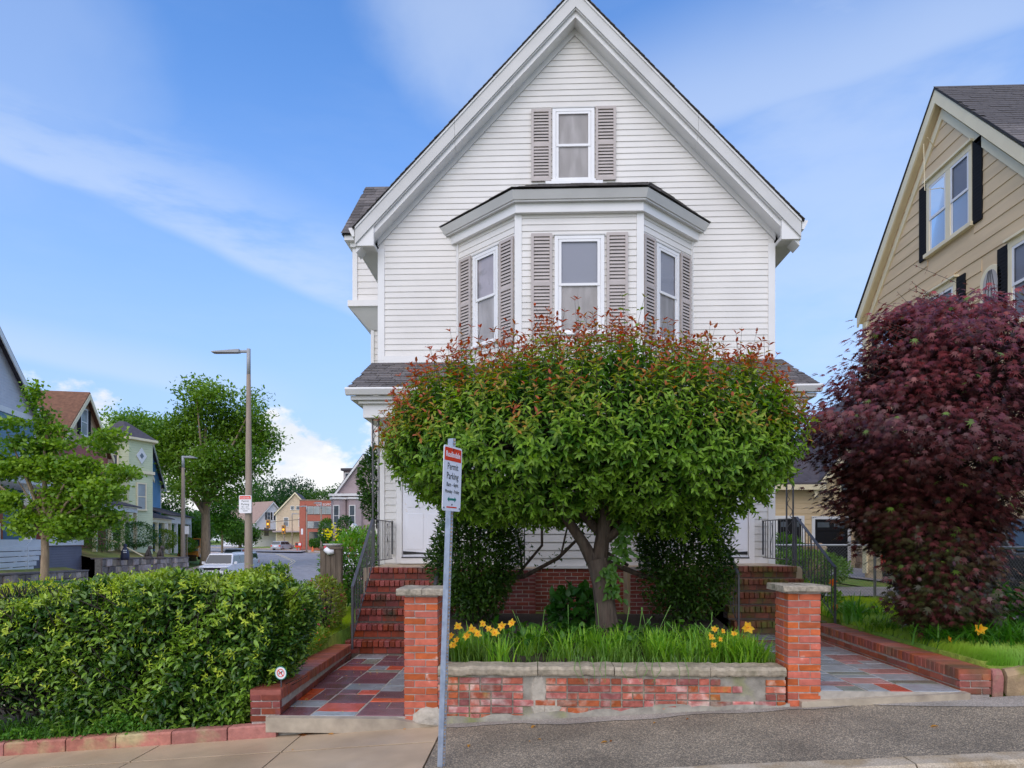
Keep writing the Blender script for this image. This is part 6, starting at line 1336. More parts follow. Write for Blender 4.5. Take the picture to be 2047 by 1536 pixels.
# hipped greenish annex left of the brick building
# red brick office block
D_ = 112; bx0, bx1 = ff(600, D_), ff(684, D_); X0, Y0 = C((bx0+bx1)/2, D_); wB = bx1-bx0
bb = thing('brick_office', 'three storey red brick office block with ribbon windows and white lettering', 'office building', (X0, Y0, -1.5), None, TH+R(4)); top_ = zf(1001, D_)+1.5
MB().box(-wB/2, wB/2, 0, 10, -1, top_).build('wall', BM['brickf'], bb, local=True); MB().box(-wB/2-.08, wB/2+.08, -.08, 10, top_, top_+.15).build('parapet', BM['hstone'], bb, local=True)
for r0, (ya, yb) in enumerate(((1013, 1028), (1043, 1056))):
    za, zb = zf(yb, D_)+1.5, zf(ya, D_)+1.5; xs0 = -wB/2+1.3
    MB().box(xs0-.1, xs0+5.5*.92+.1, -.05, .01, za-.08, zb+.08).build('window_band', M['shadow_gap'], bb, local=True)
    for k in range(5):
        o = MB().box(xs0+k*.98, xs0+k*.98+.9, -.09, -.05, za, zb).build('window', M['trimgrey'], bb, local=True); MB().box(xs0+k*.98+.05, xs0+k*.98+.85, -.11, -.091, za+.05, zb-.05).build('pane', BM['paneL' if (r0 == 0 or k in (0, 2, 4)) else 'pane'], o, local=True)
MB().box(-wB/2+1.5, wB/2-.6, -.06, .01, .3, 2.7).build('entrance', M['darkglass'], bb, local=True); MB().box(-wB/2-.02, -wB/2+.9, -.12, 0, -.2, top_-.6).build('pier', BM['brickf'], bb, local=True)
text('D.P. SOFFORD', Fr(), wB*.12, top_-.85, .55, M['signwhite'], None, y=-.03, sx=.9).name = 'lettering'
o = bpy.data.objects['lettering'] if 'lettering' in bpy.data.objects and bpy.data.objects['lettering'].parent is None else [q for q in bpy.data.objects if q.name.startswith('lettering') and q.parent is None][0]; o.parent = bb
# mauve victorian
vx = ff(728, 70); vh = bhouse('mauve_house', 'grey mauve victorian house with dormer behind the garden', vx, 70, -1.5, 6.2, 12, 6.2, 4.0, 'mauve', 'roofgrey', rot=TH+R(-8))
for xo in (-2.6, -.9): polyprism(vh, xo, -.2, .85, 8, -1, 5.6, 'bay', BM['mauve']); win(vh, Fr(xo, -1.0, 0), 0, 2.9, .5, 2.0); polyprism(vh, xo, -.2, 1.0, 8, 5.6, 5.8, 'bay_cornice', M['trim'])
MB().box(-3.6, 3.2, -.7, .3, 5.95, 6.2).build('cornice', M['trim'], vh, local=True); b = MB().box(-2.6, -.6, .9, 3.5, 6.9, 8.7); b.build('dormer', BM['mauve'], vh, local=True); MB().box(-2.8, -.4, .6, 3.6, 8.7, 8.95).build('dormer_roof', BM['roofgrey'], vh, local=True)
for k in range(3): win(vh, Fr(-1.6, .88, 0), -.6+.6*k, 7.2, .35, 1.2)
b = thing('small_gabled_porch', 'small pale gabled porch in front of the mauve house', 'porch', (*C(ff(705, 60), 60), -1.5), None, TH)
MB().box(-.5, .5, 0, 1.2, 0, 2.0).build('wall', BM['whitew'], b, local=True); MB().prism([(-.62, 2.0), (.62, 2.0), (0, 2.9)], -.1, 1.3).build('gable', M['trim'], b, local=True); MB().box(-.35, .35, -.03, 0, .1, 2.0).build('door', BM['redw'], b, local=True)
# distant trees ---------------------------------------------------
def btree(name, label, xc, zc, base, blobs, n, leaf, c1, c2, trunk=None, shape='ov5', seed=0, spread=.5, up=.4, clump=None, group=None, cat='tree', lf=1.2, m=None, limbs=8, flat=1.0, tw=.0):
    """blobs: (dx, dy, z, rx, ry, rz) around the trunk, in metres"""
    r = np.random.default_rng(seed); x, y = C(xc, zc); t = thing(name, label, cat, (x, y, base), group)
    vol = np.array([b_[3]*b_[5]*max(b_[4], .4)**.5 for b_ in blobs]); cnt = r.multinomial(n//12, vol/vol.sum()); Ps = []
    for b_, k in zip(blobs, cnt):
        v = norm(r.normal(size=(k, 3)))*(r.uniform(.25, 1, (k, 1))**.5); Ps.append(np.array([b_[0], b_[1], b_[2]-base])+v*np.array([b_[3], b_[4], b_[5]]))
    cen = np.concatenate(Ps); cl = clump or leaf*2.6; P = np.repeat(cen, 12, axis=0)+r.normal(size=(len(cen)*12, 3))*np.array([cl, cl, cl*.55*flat]); k = len(P)
    P = P@np.array([[math.cos(TH), math.sin(TH), 0], [-math.sin(TH), math.cos(TH), 0], [0, 0, 1]])
    cc = lerpc(c1, c2, np.clip(np.repeat(r.uniform(0, 1, len(cen)), 12)*.6+r.uniform(0, .4, k)+.35*vnoise(P, lf, seed), 0, 1)); D = r.normal(size=(k, 3))+np.array([0, 0, up-.3]); U = np.array([0, -.2, 1.])+r.normal(size=(k, 3))*.45
    L_ = leaf*r.uniform(.7, 1.3, k); leafmesh('crown', P+np.array([x, y, base]), D, U, L_, L_*.75, cc, m or LEAF, t, shape)
    b = MB()
    if trunk:
        rt, ht = trunk; top = max(b_[2] for b_ in blobs)-base; b.tube([(x, y, base-.3), (x, y, base+.3), (x+.02, y, base+ht*.6), (x, y, base+ht), (x, y, base+ht+(top-ht)*.7)], [rt*1.35, rt, rt*.9, rt*.8, rt*.25], 9)
        for k in range(min(limbs, len(cen))):
            e_ = cen[r.integers(len(cen))]; ee = np.array([x, y, base])+np.array([e_[0]*math.cos(TH)-e_[1]*math.sin(TH), e_[0]*math.sin(TH)+e_[1]*math.cos(TH), e_[2]]); b.tube([(x, y, base+ht*r.uniform(.75, 1.15)), tuple((np.array([x, y, base+ht])*.5+ee*.5)+np.array([0, 0, .2])), tuple(ee)], [rt*.45, rt*.28, rt*.08], 5, False)
        b.build('trunk', M['barkfar'], t, smooth=True)
    return t
def PB(px, py, rx, ry, d, x0, dy=0, rd=None): return (ff(px, d)-x0, dy, zf(py, d), rx*d/F, rd or rx*d/F*.8, ry*d/F)
# ginkgo across the side street
d = 25; gx0 = ff(89, d); bl = [PB(*q, d, gx0, random.uniform(-.5, .5)) for q in ((75, 795, 8, 26), (78, 845, 16, 36), (32, 852, 40, 9), (108, 858, 22, 12), (60, 890, 50, 16), (120, 890, 26, 12), (172, 884, 28, 10), (228, 872, 26, 14), (205, 895, 28, 12), (30, 935, 34, 22), (90, 935, 50, 28), (160, 945, 50, 34), (245, 945, 34, 16), (215, 985, 46, 26), (120, 1000, 60, 36), (35, 1005, 22, 26), (60, 1045, 36, 26), (140, 1055, 50, 26), (205, 1035, 34, 22), (-30, 930, 40, 40), (-20, 1000, 30, 30))]
btree('ginkgo_tree', 'young ginkgo tree with tiered green branches in front of the blue house', gx0, d, zf(1168, d), bl, 19000, .15, (.075, .19, .015), (.28, .42, .035), (.15, 1.9), 'fan', 201, clump=.17, flat=.8, limbs=26)
# big street tree
d = 60; tx0 = ff(411, d); bl = [PB(*q, d, tx0, random.uniform(-2, 2)) for q in ((400, 790, 28, 34), (440, 800, 34, 26), (385, 850, 60, 44), (470, 850, 50, 44), (325, 870, 40, 30), (505, 880, 40, 34), (260, 845, 44, 14), (355, 920, 46, 30), (440, 930, 56, 44), (520, 930, 32, 30), (400, 985, 30, 20), (465, 990, 34, 18), (300, 905, 34, 18), (515, 820, 14, 24), (490, 790, 14, 20))]
btree('street_tree', 'big green street tree behind the tall lamp post', tx0, d, -2.0, bl, 26000, .34, (.045, .13, .012), (.20, .33, .03), (.42, 5.2), 'ov5', 202, clump=.62, limbs=16, lf=.5)
d = 75; bl = [PB(*q, d, ff(255, d), 0) for q in ((255, 840, 40, 14), (300, 860, 50, 22), (330, 900, 40, 30), (300, 930, 30, 20), (350, 960, 24, 30))]
btree('street_tree', 'lighter green feathery tree behind the green house', ff(255, d), d, -1.2, bl, 8500, .34, (.08, .20, .02), (.22, .36, .035), (.3, 7), 'ov5', 203, clump=.8, limbs=10, lf=.5)
d = 82; bl = [PB(*q, d, ff(444, d), 0) for q in ((444, 1020, 30, 22), (450, 1050, 34, 16), (425, 1045, 20, 18), (470, 1048, 20, 10))]
btree('small_street_tree', 'small green tree beside the pavement behind the parked cars', ff(444, d), d, -2.0, bl, 5200, .32, (.04, .14, .012), (.12, .26, .02), (.14, 3.2), 'ov5', 204, clump=.5, limbs=6, lf=.6)
k = 0
for px, py, rx, ry, d, lb, c1, c2 in ((330, 1010, 44, 50, 66, 'mid green tree mass beyond the bright blue house', (.035, .11, .012), (.11, .24, .02)), (385, 1050, 34, 30, 64, 'green hedge trees behind the retaining wall', (.05, .15, .012), (.15, .30, .02)), (545, 990, 60, 34, 200, 'dark green wooded tree group above the white house', (.022, .07, .012), (.06, .14, .02)),
                                      (590, 985, 42, 32, 230, 'tallest dark blue green tree on the wooded rise', (.018, .055, .018), (.04, .10, .03)), (640, 1000, 46, 26, 210, 'olive green trees above the brick office', (.04, .10, .012), (.10, .19, .02)), (700, 990, 44, 26, 200, 'dark green trees between brick office and mauve house', (.02, .07, .01), (.07, .16, .02)), (500, 1000, 40, 40, 170, 'green trees beyond the tall lamp post', (.035, .11, .012), (.10, .22, .02)), (480, 1060, 30, 16, 120, 'low green trees at the street bend', (.04, .12, .012), (.10, .2, .02))):
    x0 = ff(px, d); s = d/F; btree('distant_tree', lb, x0, d, -1.8, [(0, 0, zf(py, d), rx*s, rx*s, ry*s), (rx*s*.4, 0, zf(py, d)-ry*s*.5, rx*s*.8, rx*s, ry*s*.8), (-rx*s*.5, 0, zf(py, d)-ry*s*.6, rx*s*.7, rx*s, ry*s*.8), (0, 0, zf(py, d)-ry*s*1.1, rx*s*1.1, rx*s, ry*s*.7)], 5200, d/F*3.2*1.6, c1, c2, (.3, 3), 'ov5', 210+k, clump=d/F*5.2, limbs=3, lf=9/d); k += 1
# wooded rise closing the horizon
r = np.random.default_rng(230); n = 60000; an = r.uniform(-1.15, 1.25, n); dd = r.uniform(235, 330, n); X = np.sin(an-TH)*dd; Y = np.cos(an-TH)*dd; hN = vnoise(np.stack([an*9, an*0, an*0], 1), 2.2, 231); zt = 7.5+3.0*hN+1.5*vnoise(np.stack([an*30, an*0, dd*.05], 1), 2., 232); z = -2+(zt+2)*np.sqrt(r.uniform(0, 1, n))+(dd-235)*.04
P = np.stack([X, Y, z], 1); tag(leafmesh('woods', P, r.normal(size=(n, 3)), np.array([0, -.5, .8])+r.normal(size=(n, 3))*.5, r.uniform(1.2, 2.4, n), r.uniform(1., 1.8, n), lerpc((.02, .07, .012), (.08, .17, .02), np.clip(.5+.5*vnoise(P, .35, 233)+r.normal(size=n)*.15, 0, 1)), LEAF, None, 'ov5'), 'dark green woods along the horizon', 'woods')
# clipped hedge at the junction, bushes by the left houses
def lowbush(label, px, py, rx, ry, d, c1, c2, seed, n=2600, name='garden_bush', dep=1.5, ex=2.2, leafk=2.0, cat='bush'):
    x, y = C(ff(px, d), d); bush(name, label, cat, (x, y, zf(py, d)), (rx*d/F, dep, ry*d/F), n, d/F*3.4*leafk*.6, c1, c2, None, 0, seed, ex=ex, inner=.6, lf=30/d, stems=3)
lowbush('long clipped dark hedge closing the far end of the street', 528, 1080, 66, 9, 158, (.03, .09, .012), (.07, .16, .015), 240, 5000, 'clipped_hedge', 1.5, 6, cat='hedge')
lowbush('clipped hedge in front of the brick office', 640, 1086, 20, 7, 108, (.04, .12, .012), (.09, .2, .015), 241, 1500, 'clipped_hedge', 1., 5, cat='hedge')
lowbush('dark rounded bush before the tan house', 208, 1068, 38, 32, 36, (.03, .10, .01), (.09, .2, .015), 242); lowbush('dark green rounded bush beside the green house porch', 272, 1070, 34, 26, 43, (.02, .08, .01), (.07, .17, .015), 243)
lowbush('yellow green bush at the bend of the stone wall', 318, 1078, 30, 20, 50, (.08, .17, .015), (.24, .32, .03), 244); lowbush('round green bush left of the mauve house', 654, 1062, 16, 26, 70, (.05, .16, .012), (.13, .28, .02), 245, 2000); lowbush('dark conical bush before the mauve house', 690, 1060, 15, 30, 62, (.02, .08, .012), (.06, .15, .015), 246, 2000)
lowbush('green bush at the pavement edge in front of the big street tree', 360, 1090, 30, 16, 60, (.06, .17, .012), (.18, .32, .02), 247); lowbush('low grass bush by the ginkgo trunk', 62, 1176, 26, 12, 24, (.03, .14, .012), (.10, .26, .02), 248, 1800); lowbush('small dark bush right of the ginkgo trunk', 118, 1172, 22, 10, 24, (.03, .12, .012), (.08, .2, .02), 249, 1400)
# stone retaining walls: every stone is a piece
def stonewall(name, label, z0, z1, off, top0, top1, bot0, bot1, rows, seed, xoff=lambda zc: -14-.2*zc, Ls=(.35, .75)):
    r_ = random.Random(seed); A, B = C(xoff(z0)+off, z0), C(xoff(z1)+off, z1); L = math.hypot(B[0]-A[0], B[1]-A[1]); a = math.atan2(B[1]-A[1], B[0]-A[0]); fr = Fr(A[0], A[1], 0, a)
    t = thing(name, label, 'wall', (A[0], A[1], bot0)); H = lambda s: (top0+(top1-top0)*s/L, bot0+(bot1-bot0)*s/L)
    ta, ba = H(0); tb_, bb_ = H(L)
    MB(fr).add([(0, .02, ba-.3), (L, .02, bb_-.3), (L, .3, bb_-.3), (0, .3, ba-.3), (0, .02, ta), (L, .02, tb_), (L, .3, tb_), (0, .3, ta)], [(0, 1, 5, 4), (1, 2, 6, 5), (2, 3, 7, 6), (3, 0, 4, 7), (4, 5, 6, 7)]).build('wall_core', M['mortargrey'], t)
    s = 0; rows_s = [0.]*rows
    for row in range(rows):
        s = -r_.uniform(0, .3)
        while s < L:
            l = r_.uniform(*Ls); s0, s1 = max(0, s)+.012, min(L, s+l)-.012; s += l
            if s1-s0 < .12: continue
            tz, bz = H((s0+s1)/2); hh = (tz-bz)/rows; za, zb = bz+hh*row+.012+r_.uniform(-.02, .02), bz+hh*(row+1)-.012+r_.uniform(-.02, .02); j = lambda: r_.uniform(-.03, .03); pr_ = r_.uniform(.03, .09)
            P = [(s0+j()*.5, za), ((s0+s1)/2, za+j()*.5), (s1+j()*.5, za+j()*.3), (s1+j(), zb), ((s0+s1)/2+j(), zb+j()*.4), (s0+j(), zb+j()*.3)]; cx, cz = (s0+s1)/2, (za+zb)/2
            inn = [(cx+(x-cx)*.86, cz+(z-cz)*.82) for x, z in P]; MB(fr).add([(x, .03, z) for x, z in P]+[(x, -pr_*.5, z) for x, z in P]+[(x, -pr_, z) for x, z in inn], [tuple(range(12, 18))]+[(i, (i+1) % 6, (i+1) % 6+6, i+6) for i in range(6)]+[(i+6, (i+1) % 6+6, (i+1) % 6+12, i+12) for i in range(6)]).build('stone', BM['hstone'], t)
    n = int(L/1.1)
    for k in range(n):
        s0, s1 = L*k/n+.004, L*(k+1)/n-.004; za, zb = H(s0)[0], H(s1)[0]
        MB(fr).add([(s0, -.09, za), (s1, -.09, zb), (s1, .5, zb), (s0, .5, za), (s0, -.09, za+.07), (s1, -.09, zb+.07), (s1, .5, zb+.07), (s0, .5, za+.07)], [(0, 1, 5, 4), (1, 2, 6, 5), (2, 3, 7, 6), (3, 0, 4, 7), (4, 5, 6, 7), (3, 2, 1, 0)]).build('coping_stone', BM['stonecap'], t)
    return t
stonewall('stone_wall', 'brownish fieldstone wall below the blue house', 24, 32.6, 0, -1.32, -1.55, -2.35, -2.42, 3, 1)
stonewall('stone_wall', 'dark grey fieldstone retaining wall holding the sloping lawn', 34.3, 50, 0, -1.02, -1.38, -2.2, -2.4, 3, 2, Ls=(.4, .95))
# sloping lawn behind the walls
xo = lambda zc: -14-.2*zc
for z0_, z1_, t0, t1, lb in ((24, 32.6, -1.30, -1.52, 'yellowing lawn behind the brown stone wall'), (34.3, 50, -1.0, -1.36, 'yellowing sloping lawn behind the dark stone wall')):
    vs = []; n = 8
    for k in range(n+1):
        zc = z0_+(z1_-z0_)*k/n; tt = t0+(t1-t0)*k/n; vs += [C(xo(zc)-.42, zc, tt+.03), C(xo(zc)-2.2, zc, tt+.42), C(xo(zc)-4.2, zc, tt+.75), C(xo(zc)-7, zc, tt+.9)]
    tag(MB().add(vs, [(4*k+j, 4*k+j+1, 4*k+5+j, 4*k+4+j) for k in range(n) for j in range(3)]).build('sloping_lawn', M['lawnfar']), lb, kind='structure')
# hand rail and figures on the wall
hr = thing('hand_rail', 'cream pipe hand rail sloping down across the lawn', 'railing', C(ff(205, 40), 40, -.5)); b = MB()
pts = [C(ff(178, 40), 40, zf(1068, 40)), C(ff(190, 40), 40, zf(1075, 40)), C(ff(227, 39), 39, zf(1081, 39)), C(ff(286, 37.5), 37.5, zf(1112, 37.5))]; b.tube(pts, .035, 6); b.build('rail', M['cream'], hr)
for p, py in ((pts[1], 1097), (pts[2], 1101)): MB().tube([p, (p[0], p[1], zf(py, 39))], .035, 6).build('post', M['cream'], hr)
def figure(label, px, d, base_py, prof, m, name='garden_figure', extra=None):
    x, y = C(ff(px, d), d); zb = zf(base_py, d); t = thing(name, label, 'statue', (x, y, zb)); b = MB(); b.lathe((x, y, zb), prof, 12); b.build('body', m, t, smooth=True)
    return t, x, y, zb
M['bagblue'] = mat('dark_blue_wrap', (.03, .035, .07), .5, .2); M['statue'] = mat('statue_stone', (.10, .085, .075), .9, .3, 12)
t_, x, y, zb = figure('dark blue wrapped figure with white bands standing on the stone wall', 250, 36.5, 1120, [(.01, 0), (.20, 0), (.22, .18), (.19, .45), (.11, .62), (.08, .70), (.10, .78), (.07, .86), (.01, .88)], M['bagblue'])
for zz_ in (.40, .50): MB().box(x+.02, x+.20, y-.21, y-.17, zb+zz_, zb+zz_+.05).build('white_band', M['signwhite'], t_)
for px, lb in ((297, 'dark stone crouching animal statue on the wall, nearest to the wrapped figure'), (321, 'dark stone crouching animal statue on the wall, nearer the lamp post')):
    t_, x, y, zb = figure(lb, px, 38, 1118.5, [(.01, 0), (.27, 0), (.25, .10), (.16, .17), (.01, .18)], M['statue'], 'lion_statue')
    b = MB(); b.tube([(x-.10, y, zb+.15), (x-.06, y, zb+.30), (x+.0, y, zb+.48), (x+.05, y, zb+.60)], [.12, .13, .10, .08], 8); b.build('torso', M['statue'], t_, smooth=True)
    b = MB(); b.lathe((x+.09, y, zb+.55), [(.01, 0), (.09, .03), (.12, .12), (.09, .2), (.02, .23)], 8); b.build('head', M['statue'], t_, smooth=True); MB().tube([(x+.12, y-.02, zb+.65), (x+.26, y-.05, zb+.60)], [.06, .04], 6).build('muzzle', M['statue'], t_)
    for dy in (-.06, .06): MB().tube([(x+.06, y+dy, zb+.45), (x+.12, y+dy, zb+.28), (x+.11, y+dy, zb+.14)], [.05, .04, .045], 6).build('leg', M['statue'], t_)
# lamp posts
def lamp(name, label, px, d, basez, top_py, head, r0, r1, armpx, wall=False):
    x, y = C(ff(px, d), d); t = thing(name, label, 'street lamp', (x, y, basez)); zt = zf(top_py, d); s = armpx*d/F; u = Vector((math.cos(TH), math.sin(TH), 0))
    MB().tube([(x, y, basez-.3), (x, y, basez+.5), (x, y, zt-.9)], [r0*1.1, r0, r1], 12).build('pole', M['lamppole'], t, smooth=True)
    MB().tube([(x, y, zt-.92), (x, y, zt-.03)], [r1*.95, r1*.95], 10).build('pole_top', M['lamphead'], t, smooth=True)
    p = Vector((x, y, zt-.12)); sg = -1 if s < 0 else 1; e_ = p+u*s; w_ = Vector((-u.y, u.x, 0))*.16*(head)
    MB().tube([tuple(p), tuple(p+u*sg*.32*head)], [.05*head, .05*head], 6).build('arm', M['lamphead'], t)
    a_ = p+u*sg*.30*head; 
    vs = [a_-w_*.6, a_+w_*.6, e_+w_*.8, e_-w_*.8]; vs = [tuple(v+Vector((0, 0, -.05*head))) for v in vs]+[tuple(v+Vector((0, 0, .07*head))) for v in (a_-w_*.6, a_+w_*.6)]+[tuple(e_+w_*.8+Vector((0, 0, -.01))), tuple(e_-w_*.8+Vector((0, 0, -.01)))]
    hd = MB().add(vs, [(3, 2, 1, 0), (4, 5, 6, 7), (0, 1, 5, 4), (1, 2, 6, 5), (2, 3, 7, 6), (3, 0, 4, 7)]).build('lamp_head', M['lamphead'], t, bevel=.01)
    q = [tuple(Vector(v)+Vector((0, 0, -.008))) for v in vs[:4]]; c = sum((Vector(v) for v in q), Vector())/4; q = [tuple(c+(Vector(v)-c)*.85) for v in q]; MB().add(q, [(3, 2, 1, 0)]).build('lens', M['lampglass'], hd)
    return t, x, y
l1, lx, ly = lamp('street_lamp', 'tall brown street lamp post carrying a permit parking sign', 497, 23, -2.55, 696, 1.0, .155, .07, -72)
lamp('street_lamp', 'shorter street lamp post beside the dark stone wall', 366, 50, -2.45, 911, 1.7, .19, .11, 26)
lamp('street_lamp', 'pale street lamp in front of the left corner of the brick office', 613, 100, -1.9, 1011, 1.8, .13, .09, -13); lamp('street_lamp', 'pale street lamp in front of the brick office lettering', 642, 92, -2.0, 1004, 1.8, .13, .09, -14); lamp('street_lamp', 'thin pale street lamp before the cream house', 584, 118, -1.8, 1026, 1.8, .10, .07, 14)
# the far permit sign on the tall lamp post
fs_ = Fr(lx-.03, ly-.19, -.0, TH); zc_ = zf(1009, 23); ps = MB(fs_).prism([(x, z+zc_) for x, z in rounded(.42, .60, .04)], -.015, 0).build('sign_plate', M['signwhite'], l1)
MB(fs_).prism([(-.19, zc_+.17), (.19, zc_+.17), (.18, zc_+.275), (-.18, zc_+.275)], -.019, -.016).build('red_band', M['signred'], ps); text('Roslindale', fs_, 0, zc_+.19, .085, M['signwhite'], ps, y=-.021, sx=.9)
for s_, zz_, hh in (('Permit', .075, .10), ('Parking', -.03, .10), ('8am - 6pm', -.105, .06), ('Monday - Friday', -.17, .05)): text(s_, fs_, 0, zc_+zz_, hh, M['signdark'], ps, y=-.018, sx=.9)
MB(fs_).prism([(-.08, zc_-.235), (.08, zc_-.235), (.08, zc_-.215), (-.08, zc_-.215)], -.019, -.016).build('arrow', M['signdark'], ps)
# small posted signs
def smallsign(label, px, d, z0, py, w_, h, post=True):
    x, y = C(ff(px, d), d); t = thing('small_sign', label, 'sign', (x, y, z0)); zz_ = zf(py, d); MB().tube([(x, y, z0), (x, y, zz_+h/2)], .03, 6).build('post', M['lamppole'], t); MB(Fr(x, y-.05, 0, TH)).box(-w_/2, w_/2, -.01, 0, zz_-h/2, zz_+h/2).build('sign_plate', M['signwhite'], t)
smallsign('small white sign beside the shorter street lamp', 374, 50, -2.45, 1060, .35, .6); smallsign('small white sign on the pavement before the brick office', 604, 104, -1.9, 1063, .3, .9); smallsign('white square sign left of the weathered barrel', 641, 80, -2.1, 1066, .5, .8)
# traffic lights
def tlight(label, px, d, py, z0, arm=False):
    x, y = C(ff(px, d), d); t = thing('traffic_light', label, 'traffic light', (x, y, z0)); zz_ = zf(py, d)
    if arm: MB().tube([(x, y, zz_+.3), (x+5.5, y+.3, zz_+.8)], .06, 6).build('arm', M['lamppole'], t); MB().tube([(x+5.5, y+.3, z0), (x+5.5, y+.3, zz_+.9)], .1, 8).build('pole', M['lamppole'], t)
    else: MB().tube([(x, y, z0), (x, y, zz_+1.2)], .09, 8).build('pole', M['lamppole'], t)
    MB().box(x-.3, x+.3, y-.32, y-.1, zz_-.7, zz_+.7).build('housing', M['amber'], t)
    for k, mm in enumerate(('signdark', 'ambl', 'signdark')): MB().tube([(x, y-.42, zz_+.42-.42*k), (x, y-.31, zz_+.42-.42*k)], [.15, .15], 10).build('lens', M[mm], t)
M['amber'] = mat('signal_housing', (.45, .20, .03), .5, .1); M['ambl'] = mat('amber_lens', (.9, .45, .03), .3, .05)
n_ = M['ambl'].node_tree.nodes['Principled BSDF']; n_.inputs['Emission Color'].default_value = (1, .45, .04, 1); n_.inputs['Emission Strength'].default_value = 1.2
tlight('hanging amber traffic light before the white house', 537, 112, 1048, -1.7, True); tlight('amber traffic light on a pole above the silver car', 568, 112, 1059, -1.7)
# newspaper boxes
for px, lb in ((594, 'red newspaper box left of its twin by the brick office'), (600, 'red newspaper box with a white panel by the brick office')):
    x, y = C(ff(px, 106), 106); t = thing('newspaper_box', lb, 'newspaper box', (x, y, -1.75)); MB().box(x-.26, x+.26, y-.2, y+.2, -1.3, -.55).build('cabinet', M['signred'], t); MB().box(x-.06, x+.06, y-.06, y+.06, -1.75, -1.3).build('pedestal', M['signred'], t); MB().box(x-.2, x+.2, y-.22, y-.2, -1.0, -.62).build('panel', M['signwhite'] if px == 600 else M['signdark'], t)
x, y = C(ff(625, 100), 100); t = thing('traffic_cone', 'orange traffic cone in front of the brick office', 'cone', (x, y, -1.85)); MB().lathe((x, y, -1.85), [(.22, 0), (.20, .05), (.12, .4), (.05, .75)], 10).build('cone_body', mat('cone_orange', (.8, .18, .04), .5, .1), t)
MB().box(x-.25, x+.25, y-.25, y+.25, -1.88, -1.84).build('base', M['signdark'], t)
